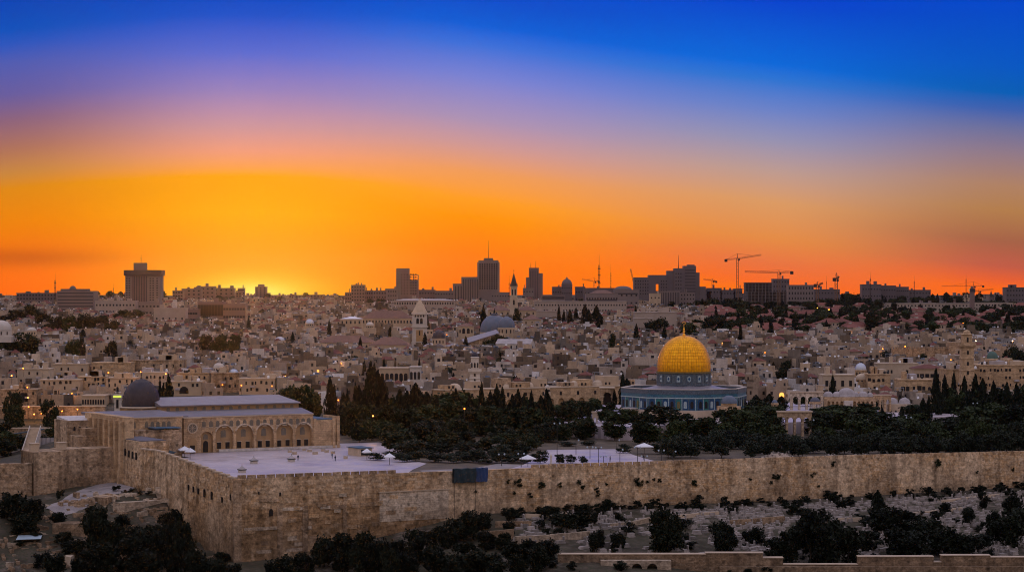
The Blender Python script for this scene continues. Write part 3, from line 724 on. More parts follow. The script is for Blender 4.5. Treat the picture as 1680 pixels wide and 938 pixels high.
# dome
dcx, dz_ = onw(232, 664, 140)
s = MB(); s.lathe([(7.0, 9), (7.0, 13.3), (6.7, 13.4)], 8, dcx, 26, R(22.5)); s.build('drum', 'recess_stone', mq)
s = MB(); s.lathe([(6.9, 13.3), (7.1, 13.6), (6.3, 13.9)], 32, dcx, 26); s.build('drum_cornice', 'pale_stone', mq)
s = MB()
for k in range(48):
    a = 2 * math.pi * k / 48; 
pr = dome_prof(6.0, 8.9, 13.85, 12, .06)
s.lathe(pr, 48, dcx, 26); s.build('dome', 'lead_dome', mq, smooth=True)
s = MB()
for k in range(40):
    a = 2 * math.pi * k / 40
    for (r0, z0), (r1, z1) in zip(pr[:-1:2], pr[2::2]):
        s.tube((dcx + (r0 + .03) * math.cos(a), 26 + (r0 + .03) * math.sin(a), z0), (dcx + (r1 + .03) * math.cos(a), 26 + (r1 + .03) * math.sin(a), z1), .07, seg=3)
s.build('dome_rib', 'lead_dome', mq)['kind'] = 'stuff'
s = MB(); s.tube((dcx, 26, 22.6), (dcx, 26, 25.4), .12, .05)
for z_, r_ in ((23.1, .4), (23.9, .3), (24.5, .22)): s.lathe([(.05, z_ - r_), (r_, z_), (.05, z_ + r_)], 8, dcx, 26)
s.build('finial', 'iron', mq)

# ---------------------------------------------------------------- golden domed shrine
dn, dw = tminv(65.4, 868)
dr = thing('domed_shrine', 'octagonal blue tiled shrine with a large golden dome', 'shrine', (65.4, 868, 1.0), 0)
RO = 24.3; th = lambda k: R(6.8 + 45 * k)       # vertex angle from the direction to the viewer, to the right
OV = [(RO * math.sin(th(k)), -RO * math.cos(th(k))) for k in range(8)]
s = MB(); s.prism(OV[::1], -.2, 2.9); s.build('marble_base', 'pale_stone', dr)
# tile material: panels by height and along each face
m, nt, nl, p = newmat('blue_tile')
g_ = nt.new('ShaderNodeTexCoord'); v_ = g_.outputs['Object']
n1_ = noisy(nt, nl, v_, 1.6, 3); n2_ = noisy(nt, nl, v_, .35, 3)
sx = nt.new('ShaderNodeSeparateXYZ'); nl.new(v_, sx.inputs[0])
ck = nt.new('ShaderNodeTexVoronoi'); ck.inputs['Scale'].default_value = 2.2; nl.new(v_, ck.inputs['Vector'])
c_ = mixc(nt, nl, maprange(nt, nl, n1_, .4, .6, 0, 1), (.012, .068, .135), (.026, .135, .20))
c_ = mixc(nt, nl, maprange(nt, nl, ck.outputs['Distance'], .1, .22, .6, 0), c_, (.17, .26, .27))
c_ = mixc(nt, nl, maprange(nt, nl, n2_, .5, .65, 0, .5), c_, (.05, .16, .15))
nl.new(c_, p.inputs['Base Color']); p.inputs['Roughness'].default_value = .4; MATS['blue_tile'] = m
mat('tile_grey', (.10, .125, .145), amt=.45, scale=2, rough=.4)
mat('tile_band', (.075, .10, .13), amt=.5, scale=3, rough=.4); mat('tile_white', (.30, .38, .40), amt=.35, scale=3, rough=.4)
mat('tile_deep', (.008, .055, .14), amt=.4, scale=2, rough=.35); mat('tile_teal', (.02, .13, .13), amt=.3, scale=2, rough=.4); mat('tile_gold', (.15, .12, .05), amt=.3, scale=2)
RT = RO - .15; s = MB(); s.prism([(x * RT / RO, y * RT / RO) for x, y in OV], 2.9, 8.9); s.build('tiled_wall', 'blue_tile', dr)
def band(r_, z0, z1, mt, nm):
    s = MB(); k_ = r_ / RO; inn = (RO - 1.1) / RO
    for i in range(8):
        (xa, ya), (xb, yb) = OV[i], OV[(i + 1) % 8]
        s.add([(xa * k_, ya * k_, z0), (xb * k_, yb * k_, z0), (xb * k_, yb * k_, z1), (xa * k_, ya * k_, z1), (xa * inn, ya * inn, z1), (xb * inn, yb * inn, z1), (xb * inn, yb * inn, z0), (xa * inn, ya * inn, z0)],
              [(0, 1, 2, 3), (3, 2, 5, 4), (4, 5, 6, 7), (1, 0, 7, 6)])
    s.build(nm, mt, dr)
band(RO, 8.9, 10.55, 'tile_band', 'parapet'); band(RO + .12, 10.55, 10.8, 'white_stone', 'coping'); band(RO + .06, 7.3, 7.7, 'tile_white', 'inscription_band'); band(RO + .06, 2.75, 3.0, 'white_stone', 'moulding')
for i in range(8):
    (xa, ya), (xb, yb) = OV[i], OV[(i + 1) % 8]
    mx_, my_ = (xa + xb) / 2, (ya + yb) / 2; nrm = math.hypot(mx_, my_); ang = math.atan2(my_, mx_) + math.pi / 2
    if my_ > 8: continue
    L = math.hypot(xb - xa, yb - ya)
    for k in range(7):
        t = (k - 3) * L / 7.4
        wd = 1.75
        bay = MB(); bay.arch(t, 3.15, wd + .35, 4.0, 0, .09); pb = bay.build('bay_panel', ('tile_deep', 'tile_teal', 'tile_deep')[k % 3], dr, (mx_ * RT / RO, my_ * RT / RO, 0), ang)
        wb = MB(); wb.arch(t, 3.7, wd - .55, 2.6, -.1, .06); wb.build('window', 'tile_white' if k in (2, 5) else ('tile_gold' if k == 4 else 'window_dark'), pb)
    for k in range(8):
        t = (k - 3.5) * L / 7.4
        q = MB(); q.box(t - .13, t + .13, -.14, 0, 3.1, 7.25); q.build('pier', 'tile_white' if k % 2 else 'tile_band', dr, (mx_ * RT / RO, my_ * RT / RO, 0), ang)
    if i == 1:
        q = MB(); q.arch(L * .30, 2.2, 2.6, 4.4, -.12, .1); q.build('door', 'window_dark', dr, (mx_ * RT / RO, my_ * RT / RO, 0), ang)
# side porch
q = MB(); q.box(-2.6, 2.6, -3.2, 0, -.2, .3); q.box(-2.6, 2.6, -3.4, 0, 3.0, 3.5)
for x_ in (-2.3, -.8, .8, 2.3): q.tube((x_, -2.9, .3), (x_, -2.9, 3.0), .22)
(xa, ya), (xb, yb) = OV[7], OV[6]; q.build('side_porch', 'marble', dr, ((xa + xb) / 2 * .99, (ya + yb) / 2 * .99, 0), math.atan2((ya + yb) / 2, (xa + xb) / 2) + math.pi / 2)
s = MB(); s.lathe([(RO - 1.3, 9.2), (14, 10.6), (10.4, 11.5)], 8, 0, 0, R(6.8 - 90)); s.build('roof', 'lead_roof', dr)
s = MB(); s.lathe([(10.25, 10.9), (10.25, 16.2)], 48); s.build('drum', 'tile_grey', dr, smooth=True)
s = MB(); s.lathe([(10.3, 11.3), (10.45, 11.4), (10.45, 12.1), (10.3, 12.2)], 48); s.build('drum_band', 'tile_band', dr)
for k in range(16):
    a = R(22.5 * k + 6.8)
    if -math.cos(a) > .3: continue
    q = MB(); q.box(-1.25, 1.25, -.12, 0, 12.5, 15.7); w_ = q.build('drum_panel', 'tile_band', dr, (10.25 * math.sin(a), -10.25 * math.cos(a), 0), a)
    q = MB()
    if k % 2 == 0:
        for r_, mt in ((.95, 'tile_white'),): q.add([(r_ * math.cos(t * math.pi / 4) * (1 if t % 2 else .75), -.16, 14.1 + 1.25 * r_ * math.sin(t * math.pi / 4) * (.8 if t % 2 else 1)) for t in range(8)], [tuple(range(8))])
    else: q.arch(0, 12.9, 1.3, 2.5, -.13, .04)
    q.build('medallion', 'tile_white', w_)
    q = MB(); q.add([(.45 * math.cos(t * math.pi / 3), -.19, 14.1 + .55 * math.sin(t * math.pi / 3)) for t in range(6)], [tuple(range(6))]); q.build('window', 'tile_deep', w_)
s = MB(); s.lathe([(10.3, 16.05), (10.65, 16.15), (10.65, 16.55), (10.2, 16.65)], 48); s.build('drum_cornice', 'tile_gold', dr)
# gilded dome: rows of plates with slight bevel between them
m, nt, nl, p = newmat('gilded')
a_ = nt.new('ShaderNodeAttribute'); a_.attribute_name = 'tint'
g_ = nt.new('ShaderNodeTexCoord'); f_ = noisy(nt, nl, g_.outputs['Object'], .9, 4); f2_ = noisy(nt, nl, g_.outputs['Object'], .25, 2)
mx_ = nt.new('ShaderNodeVectorMath'); mx_.operation = 'SCALE'; nl.new(a_.outputs['Color'], mx_.inputs[0]); nl.new(maprange(nt, nl, f_, .3, .7, .8, 1.15), mx_.inputs['Scale'])
nl.new(mx_.outputs[0], p.inputs['Base Color']); p.inputs['Metallic'].default_value = .75
nl.new(maprange(nt, nl, f2_, .3, .7, .34, .5), p.inputs['Roughness'])
MATS['gilded'] = m
s = MB(); SEG = 60; NR = 17; rgd = random.Random(5)
pr = []
for k in range(NR + 1):
    a = math.pi / 2 * k / NR
    rr = 10.0 * math.cos(a) ** .92 * (1 + .055 * math.sin(2 * a)); zz = 16.65 + 13.6 * (math.sin(a) ** 1.0)
    pr.append((max(rr, .1), zz))
for i in range(NR):
    (r0, z0), (r1, z1) = pr[i], pr[i + 1]
    seg = SEG if r1 > 3.5 else SEG // 2
    for k in range(seg):
        for_a = 2 * math.pi / seg; a0, a1 = k * for_a, (k + 1) * for_a; g = .045
        def pt(t, u, off): 
            r = r0 + (r1 - r0) * u + off; z = z0 + (z1 - z0) * u + off * .4; a = a0 + (a1 - a0) * t; return (r * math.sin(a), -r * math.cos(a), z)
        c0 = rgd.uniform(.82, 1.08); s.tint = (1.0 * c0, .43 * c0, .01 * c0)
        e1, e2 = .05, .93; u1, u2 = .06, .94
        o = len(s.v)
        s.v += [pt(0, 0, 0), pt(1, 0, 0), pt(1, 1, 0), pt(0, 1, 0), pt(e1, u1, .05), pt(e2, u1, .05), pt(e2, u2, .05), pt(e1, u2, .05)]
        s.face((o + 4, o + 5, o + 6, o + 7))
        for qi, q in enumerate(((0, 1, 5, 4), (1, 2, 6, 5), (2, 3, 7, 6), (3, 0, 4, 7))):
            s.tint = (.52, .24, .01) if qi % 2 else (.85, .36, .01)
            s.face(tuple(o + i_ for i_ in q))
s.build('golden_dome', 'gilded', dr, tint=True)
s = MB(); s.tint = (1, .52, .05); s.tube((0, 0, 30), (0, 0, 34.6), .16, .05)
for z_, r_ in ((30.5, .62), (31.6, .5), (32.5, .4), (33.2, .28)): s.lathe([(.05, z_ - r_), (r_ * .75, z_ - r_ * .6), (r_, z_), (r_ * .75, z_ + r_ * .6), (.05, z_ + r_)], 12)
for k in range(12):
    a0, a1 = R(-60 + 30 * k), R(-30 + 30 * k)
    if k < 10: s.tube((.55 * math.sin(a0 + .5), 0, 34.9 - .55 * math.cos(a0 + .5)), (.55 * math.sin(a1 + .5), 0, 34.9 - .55 * math.cos(a1 + .5)), .09)
s.build('finial', 'gilded', dr, tint=True)

# small domed pavilion in front of it
pv = thing('domed_pavilion', 'small open pavilion with a grey ribbed dome before the blue shrine', 'pavilion', at(1196, 690, 838)[:2] + (1.0,), R(10))
s = MB(); s.lathe([(4.6, 0), (4.6, .3), (4.2, .3)], 11, cap=True); s.build('floor', 'marble', pv)
for k in range(11):
    a = 2 * math.pi * k / 11; s = MB(); s.tube((4.0 * math.sin(a), 4.0 * math.cos(a), .3), (4.0 * math.sin(a), 4.0 * math.cos(a), 3.2), .22, .18); s.box(4 * math.sin(a) - .35, 4 * math.sin(a) + .35, 4 * math.cos(a) - .35, 4 * math.cos(a) + .35, 3.2, 3.5); s.build('column', 'marble', pv)
s = MB(); s.lathe([(4.4, 3.5), (4.5, 3.5), (4.5, 4.9), (3, 5.0)], 11); s.build('entablature', 'mosque_stone', pv)
s = MB(); s.lathe([(3.0, 4.9), (3.0, 6.0)], 6); s.build('drum', 'mosque_stone', pv)
s = MB(); s.lathe(dome_prof(3.0, 2.9, 6.0), 24); s.build('dome', 'blue_dome', pv, smooth=True)

# ---------------------------------------------------------------- arcades and domed porticoes on the platform
def arcade(name, label, px0, px1, py_top, Y, base_z, n, mt='mosque_stone', depth=2.2, rz=0, op_w=.72, cat='arcade'):
    x0 = (px0 - 840) * Y / F; x1 = (px1 - 840) * Y / F; zt = CAMZ - (py_top - PH) * Y / F
    L = x1 - x0; h = zt - base_z
    r_ = thing(name, label, cat, ((x0 + x1) / 2, Y, base_z), rz)
    sp_ = L / (n + .35); ops = [(-L / 2 + .18 * sp_ + sp_ * (k + .5), sp_ * op_w, 0.0, min(h * .78, h - .8)) for k in range(n)]
    s = MB(); arched_wall(s, -L / 2, L / 2, 0, depth, 0, h, ops); s.build('arch_wall', mt, r_)
    s = MB(); s.box(-L / 2 - .3, L / 2 + .3, -.3, depth + .3, h, h + .45); s.build('cornice', 'pale_stone', r_)
    for k in range(n + 1):
        c = -L / 2 + .18 * sp_ + sp_ * k
        s = MB(); s.box(c - sp_ * .2, c + sp_ * .2, -.12, -.01, h * .52, h * .57); s.build('capital', 'pale_stone', r_)
    return r_
arcade('arcade', 'tall stone arcade of four round arches right of the blue shrine', 1297, 1351, 644, 908, 1.0, 4, 'pale_ashlar')
arcade('arcade', 'low dim stone arcade standing among dark trees in front of the four arched arcade', 1276, 1332, 676, 808, -3.3, 4, 'rough_stone')
arcade('arcade', 'stone arcade of three arches at the right end of the domed porticoes', 1434, 1462, 649, 888, 1.0, 3)
arcade('arcade', 'slim marble arcade seen between cypresses left of the blue shrine', 972, 987, 677, 822, -3.5, 2, 'pale_stone')
arcade('arcade', 'short arcade half hidden by trees near the right cypress row', 1526, 1556, 656, 945, -2, 3)
_g = arcade('arch_gate', 'tall shadowed arch gateway left of the blue shrine', 985, 1008, 637, 985, -1.5, 1, 'rough_stone', 6, op_w=.8, cat='gate')
s = MB(); s.box(-2.6, 2.6, 5.0, 5.5, 0, 7.4); s.build('arch_backing', 'band_dark', _g)  # dark panel whose colour stands in for the shaded depth of the gateway
cp = thing('cupola', 'little lantern cupola on the platform edge left of the four arched arcade', 'cupola', at(1271, 670, 880)[:2] + (1.0,))
for k in range(6):
    a = math.pi / 3 * k; s = MB(); s.tube((1.1 * math.cos(a), 1.1 * math.sin(a), 0), (1.1 * math.cos(a), 1.1 * math.sin(a), 3.4), .2); s.build('column', 'mosque_stone', cp)
s = MB(); s.lathe([(1.5, 3.4), (1.5, 4.0), (1.1, 4.1)], 6); s.build('ring', 'mosque_stone', cp); s = MB(); s.lathe(dome_prof(1.15, 1.3, 4.0), 12); s.build('dome', 'blue_dome', cp, smooth=True)
cp = thing('fountain_kiosk', 'small pale fountain kiosk with a dark dome at the foot of the four arched arcade', 'kiosk', at(1337, 672, 895)[:2] + (1.0,))
for k in range(6):
    a = math.pi / 3 * k; s = MB(); s.tube((1.9 * math.cos(a), 1.9 * math.sin(a), 0), (1.9 * math.cos(a), 1.9 * math.sin(a), 3), .25); s.build('column', 'white_stone', cp)
s = MB(); s.lathe([(2.3, 3), (2.3, 3.8), (1.9, 3.9)], 6); s.build('ring', 'mosque_stone', cp); s = MB(); s.lathe(dome_prof(2.0, 1.8, 3.8), 12); s.build('dome', 'dark_roof', cp, smooth=True)
# row of domed cells
pos = [(1361, 658, 5), (1376, 659, 5), (1391, 652, 9), (1406, 657, 4), (1419, 657, 5), (1430, 659, 3.4)]
pr_ = thing('domed_portico', 'row of pale domed cells with arched doors beside the four arched arcade', 'portico', at(1395, 676, 908)[:2] + (1.0,))
xs0 = lambda px: (px - 1395) * 908 / F
s = MB(); ops = [(xs0(1353) + 1.6 + k * 1.72, .95, .8, 2.6) for k in range(12)]
arched_wall(s, xs0(1352), xs0(1437), 0, 1, -3, 5.0, ops, 6); s.build('arch_wall', 'mosque_stone', pr_)
s = MB(); s.box(xs0(1352), xs0(1437), 1.0, 8, -3, 4.9); s.build('arch_backing', 'recess_stone', pr_)
for px, py, d_ in pos:
    s = MB(); s.lathe(dome_prof(d_ / 2 * .8, d_ * .36, 5.0, 6, drum=.35), 18, xs0(px), 4); s.build('dome', 'roof_grey', pr_, smooth=True)
s = MB(); s.box(xs0(1384), xs0(1398), -2.5, -.02, -3, 3.6); s.build('white_screen', 'white_stone', pr_)
d2 = thing('domed_hall', 'pale hall under two shallow domes right of the three arched arcade', 'building', at(1476, 690, 890)[:2] + (-2.5,))
s = MB(); s.box(-4.8, 5.2, 0, 9, -2, 6.6); s.build('wall', 'pale_stone', d2)
for x_, y_ in ((-2.2, 4), (2.4, 3)):
    s = MB(); s.lathe(dome_prof(2.3, 2.1, 6.6, 6, drum=.3), 18, x_, y_); s.build('dome', 'roof_grey', d2, smooth=True)
for x_ in (-3.4, -1.5, 1.5): s = MB(); s.arch(x_, 2, .7, 2.2, 0, .06); s.build('window', 'window_dark', d2)
d3 = thing('domed_tomb', 'solitary small pale dome among dark trees by the right cypress row', 'building', at(1568, 680, 940)[:2] + (-3,))
s = MB(); s.box(-2.5, 2.5, 0, 5, -1, 3.4); s.build('wall', 'white_stone', d3); s = MB(); s.lathe(dome_prof(2.3, 1.9, 3.4), 16, 0, 2.5); s.build('dome', 'pale_stone', d3, smooth=True)
# western border of the esplanade: a long front with arches
wb = thing('portico_front', 'long tan building front with blind arches behind the grove', 'building', (*tm(0, 284), -3.2), R(30))
s = MB(); ops = [(222 + k * 5.2, 3.0, .4, 4.6) for k in range(17)]
arched_wall(s, 216, 318, 0, .8, 0, 9.4, ops, 6); s.build('arch_wall', 'mosque_stone', wb)
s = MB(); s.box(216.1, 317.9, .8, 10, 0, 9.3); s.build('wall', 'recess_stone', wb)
s = MB(); s.box(215.7, 318.3, -.25, 10.2, 9.4, 9.8); s.build('cornice', 'pale_stone', wb)
for k in range(11):
    n_ = 221 + k * 8.8; s = MB(); s.box(n_ - .55, n_ + .55, -.06, 0, 6.3, 7.9); s.build('window', 'window_dark', wb)
for k in range(5):
    s = MB(); s.lathe(dome_prof(2.6, 1.8, 9.8, 6, drum=.6), 18, 224 + k * 18 + (k % 2) * 6, 5); s.build('dome', 'pale_stone', wb, smooth=True)
for k in range(9):
    n_ = 218 + k * 11 + (k % 3) * 2; hh = 11.6 + (k * 7 % 5) * .6; s = MB(); s.box(n_, n_ + 4 + (k % 4) * 1.3, 1 + k % 3, 9, 9.8, hh); u_ = s.build('upper_storey', ('mosque_stone', 'cream_stone', 'rough_stone')[k % 3], wb)
    for j in range(2): s = MB(); s.box(n_ + .7 + j * 1.9, n_ + 1.6 + j * 1.9, .94 + k % 3, 1 + k % 3, 10.2, 11.3); s.build('window', 'window_dark', u_)
# ---------------------------------------------------------------- city buildings
RES = []; VIS = []                                             # footprints already taken: (x, y, r)
def taken(x, y, r): return any((x - a) ** 2 + (y - b) ** 2 < (r + c) ** 2 for a, b, c in RES)
WINM = {}
def win_mesh(w_, h_, arched=False, mt='window_dark', dep=.1):
    key = (round(w_, 2), round(h_, 2), arched, mt)
    if key not in WINM:
        s = MB()
        if arched: s.arch(0, 0, w_, h_, 0, dep, 5)
        else: s.box(-w_ / 2, w_ / 2, -dep, 0, 0, h_)
        me = bpy.data.meshes.new('window'); me.from_pydata(s.v, [], s.f); me.materials.append(MATS[mt]); WINM[key] = me
    return WINM[key]
def add_win(root, x, y, z, w_=1.0, h_=1.5, arched=False, mt='window_dark', rz=0, name='window'):
    return obj(name, win_mesh(w_, h_, arched, mt), root, (x, y, z), rz)
def merge(dst, src, loc, rz):
    c, s_ = math.cos(rz), math.sin(rz); o = len(dst.v); lx, ly, lz = loc
    dst.v.extend([(lx + x * c - y * s_, ly + x * s_ + y * c, lz + z) for x, y, z in src.v])
    dst.f.extend([tuple(i + o for i in f) for f in src.f]); dst.m.extend(src.m); dst.t.extend(src.t)
def house_spec(rg, w, d, h, far=False, pale=0.0, red=.09):
    """one house: wall and roof meshes, windows and dark shadow panels [(x, y, z, w, h, arched, rz, lit)], roof furniture [(name, material index, MB)]"""
    t = rg.random(); v = rg.choice((rg.uniform(.25, .6), rg.uniform(.8, 1.2), rg.uniform(1.1, 1.55)))
    wt_ = ((.40, .295, .205) if rg.random() < .7 else (.385, .31, .25)) if t < .55 else (((.46, .355, .26) if rg.random() < .4 else (.46, .39, .335)) if t < .80 else ((.30, .22, .16) if t < .90 or h > 8 else (.55, .52, .51)))
    wt_ = tuple(c * v * .94 for c in wt_)
    t = rg.random(); v2 = rg.choice((rg.uniform(.35, .8), rg.uniform(.7, 1.25)))
    rt_ = tuple(c * v2 for c in ((.33, .30, .305) if t < .45 else ((.45, .425, .445) if t < .85 else (.22, .18, .16))))
    wall, roof = MB(), MB(); wall.tint = wt_; roof.tint = rt_
    wins, extra = [], []
    kind = rg.random(); tone = 'pale' if wt_[0] > .43 else ('brown' if wt_[0] < .31 else 'tan')
    vols = [(-w / 2, w / 2, 0, d, h)]
    if rg.random() < .6 and w > 5.2:
        hw = rg.uniform(.35, .6) * w; sd_ = rg.choice((0, 1))
        x0 = -w / 2 if sd_ else w / 2 - hw
        vols.append((x0, x0 + hw, rg.uniform(.15, .45) * d, d, h + rg.uniform(2.2, 3.2)))
    rtype = 'flat'
    if kind < red: rtype = 'red'
    elif kind < red + .13: rtype = 'dome'
    for i, (x0, x1, y0, y1, hh) in enumerate(vols):
        z0 = -6 if i == 0 else h - .1
        top = i == len(vols) - 1
        if rtype == 'red' and top:
            wall.box(x0, x1, y0, y1, z0, hh, False)
            rr = MB(); rr.hip(x0, x1, y0, y1, hh, rg.uniform(1.4, 2.2), .35); extra.append(('tiled_roof', 3, rr))
        else:
            pt_ = .25; ph_ = rg.choice((.35, .6, .9))
            wall.add([(x0, y0, z0), (x1, y0, z0), (x1, y1, z0), (x0, y1, z0), (x0, y0, hh + ph_), (x1, y0, hh + ph_), (x1, y1, hh + ph_), (x0, y1, hh + ph_),
                      (x0 + pt_, y0 + pt_, hh + ph_), (x1 - pt_, y0 + pt_, hh + ph_), (x1 - pt_, y1 - pt_, hh + ph_), (x0 + pt_, y1 - pt_, hh + ph_),
                      (x0 + pt_, y0 + pt_, hh), (x1 - pt_, y0 + pt_, hh), (x1 - pt_, y1 - pt_, hh), (x0 + pt_, y1 - pt_, hh)],
                     [(0, 1, 5, 4), (1, 2, 6, 5), (2, 3, 7, 6), (3, 0, 4, 7), (4, 5, 9, 8), (5, 6, 10, 9), (6, 7, 11, 10), (7, 4, 8, 11), (8, 9, 13, 12), (9, 10, 14, 13), (10, 11, 15, 14), (11, 8, 12, 15)])
            roof.add([(x0 + pt_, y0 + pt_, hh), (x1 - pt_, y0 + pt_, hh), (x1 - pt_, y1 - pt_, hh), (x0 + pt_, y1 - pt_, hh)], [(0, 1, 2, 3)])
            if rtype == 'dome' and top:
                nx_ = 2 if (x1 - x0) > 8 else 1
                for k in range(nx_):
                    r_ = min((x1 - x0) / nx_, y1 - y0) * .42
                    roof.lathe(dome_prof(r_, r_ * rg.uniform(.4, .6), hh, 4), 10 if far else 14, x0 + (k + .5) * (x1 - x0) / nx_, (y0 + y1) / 2)
        zb, zt = (0 if i == 0 else h), hh
        ns = max(1, int((zt - zb) / 3.0)); nc = max(1, int((x1 - x0) / rg.uniform(2.2, 3.4)))
        ar = rg.random() < .35; ww = rg.choice((.8, .9, 1.0, 1.2)); wh = rg.choice((1.3, 1.5, 1.7)); ww *= 1.25 if far else 1
        dens = rg.uniform(.4, .85) * (.85 if far else 1)
        for r_ in range(ns):
            for c in range(nc):
                if rg.random() > dens: continue
                zz = zb + (zt - zb) / ns * r_ + .9
                if zz + wh > zt - .1: continue
                wins.append((x0 + (c + .5) * (x1 - x0) / nc, y0, zz, ww, wh, ar, 0))
            if not far:
                for sd_, xx, ang in ((1, x1, R(90)), (-1, x0, R(-90))):
                    if rg.random() < .5:
                        zz = zb + (zt - zb) / ns * r_ + .9
                        if zz + wh < zt: wins.append((xx, y0 + (y1 - y0) * rg.uniform(.25, .7), zz, ww, wh, ar, ang))
    if rg.random() < .28 and h > 4 and w > 5: a_ = rg.uniform(1.6, 2.6); wins.append((rg.uniform(-.25, .25) * w, 0, rg.choice((0.1, h * .5)), a_, 2.0, rg.random() < .6, 0))  # large dark panel standing in for deep shadow in arches and voids
    x0, x1, y0, y1, hh = vols[-1]
    def spot(mg=1.0):
        if rg.random() < .5 or len(vols) == 1: a = vols[-1]
        else: a = vols[0]
        q = vols[1] if len(vols) > 1 and a is vols[0] else None
        for _ in range(4):
            x, y = rg.uniform(a[0] + mg, a[1] - mg), rg.uniform(a[2] + mg, a[3] - mg)
            if q is None or not (q[0] - mg < x < q[1] + mg and y > q[2] - mg): break
        return x, y, a[4]
    if rtype != 'red':
        if rg.random() < .55 and rtype == 'flat':
            for k in range(rg.choice((1, 1, 2))):
                x, y, z = spot(1.0); q = MB(); r_ = rg.uniform(.45, .6); q.lathe([(r_, z), (r_, z + .9), (r_ * .5, z + 1.15), (.05, z + 1.2)], 8, x, y); extra.append(('water_tank', 4 if rg.random() < .5 else 5, q))
        if rg.random() < .6 and rtype == 'flat':
            x, y, z = spot(1.2); q = MB(); a = rg.choice((-1, 1)) * .9
            q.add([(x - 1, y - .6, z + .3), (x + 1, y - .6, z + .3), (x + 1, y + .6, z + 1.3), (x - 1, y + .6, z + 1.3), (x - 1, y + .7, z), (x + 1, y + .7, z)], [(0, 1, 2, 3), (3, 2, 5, 4)])
            extra.append(('solar_panel', 6, q))
        if rg.random() < .45:
            x, y, z = spot(.8); q = MB(); q.tube((x, y, z), (x, y, z + 1), .05, seg=4)
            q.lathe([(.05, 0), (.35, .1), (.6, .3)], 8); k = len(q.v) - 24
            for i_ in range(k, len(q.v)):
                a_, b_, c_ = q.v[i_]; q.v[i_] = (x + a_, y - c_ - .1, z + 1.0 + b_)
            extra.append(('satellite_dish', 5, q))
        if rg.random() < .3 and rtype == 'flat':
            x, y, z = spot(1.6); q = MB(); q.tint = wt_; q.box(x - 1.3, x + 1.3, y - 1.2, y + 1.2, z, z + rg.uniform(1.8, 2.4), False); extra.append(('stair_head', 0, q))
        if rg.random() < .16:
            x, y, z = spot(1.8); q = MB(); q.tint = (.3, .3, .32); q.box(x - 1.8, x + 1.8, y - 1.4, y + 1.4, z + 2.0, z + 2.1)
            for a_ in (-1.7, 1.7):
                for b_ in (-1.3, 1.3): q.box(x + a_ - .06, x + a_ + .06, y + b_ - .06, y + b_ + .06, z, z + 2.0)
            extra.append(('canopy', 1, q))
        if rg.random() < .4:
            x, y, z = spot(.6); q = MB(); q.tube((x, y, z), (x, y, z + rg.uniform(2, 4)), .045, seg=3); q.box(x - .5, x + .5, y - .03, y + .03, z + 2, z + 2.06); extra.append(('aerial', 4, q))
    st_ = 'single storey' if h < 4.6 else ('two storey' if h < 7.6 else 'tall')
    rn = {'flat': 'flat roofed', 'red': 'red tiled', 'dome': 'domed'}[rtype]
    return wall, roof, wins, extra, f'{tone} {st_} {rn} stone house'
EXM = ['house_wall', 'house_roof', 'window_dark', 'red_tile', 'tank_black', 'tank_white', 'solar', 'window_lit']
mass = MB()
def place_house(rg, x, y, w, d, h, rz, single, red=.09):
    z = H(x, y)
    wall, roof, wins, extra, desc = house_spec(rg, w, d, h, not single, red=red)
    if single:
        px, py = proj(x, y, z + h)
        r_ = thing('stone_house', '', 'house', (x, y, z), rz, 'stone houses of the old town'); auto(r_, desc, px, py)
        wall.build('wall', 'house_wall', r_, tint=True)
        if roof.f: roof.build('roof', 'house_roof', r_, tint=True)
        for a, b, c, ww, wh, ar, ang in wins: add_win(r_, a, b, c, ww, wh, ar, 'window_lit' if rg.random() < .006 else 'window_dark', ang)
        for nm, mi, q in extra: q.build(nm, EXM[mi], r_, tint=mi < 2)
    else:
        for q, mi in ((wall, 0), (roof, 1)): q.m = [mi] * len(q.f); merge(mass, q, (x, y, z), rz)
        for nm, mi, q in extra: q.m = [mi] * len(q.f); merge(mass, q, (x, y, z), rz)
        q = MB()
        for a, b, c, ww, wh, ar, ang in wins:
            q.mi = 7 if rg.random() < .004 else 2
            if ang == 0: q.add([(a - ww / 2, b - .08, c), (a + ww / 2, b - .08, c), (a + ww / 2, b - .08, c + wh), (a - ww / 2, b - .08, c + wh)], [(0, 1, 2, 3)])
        merge(mass, q, (x, y, z), rz)

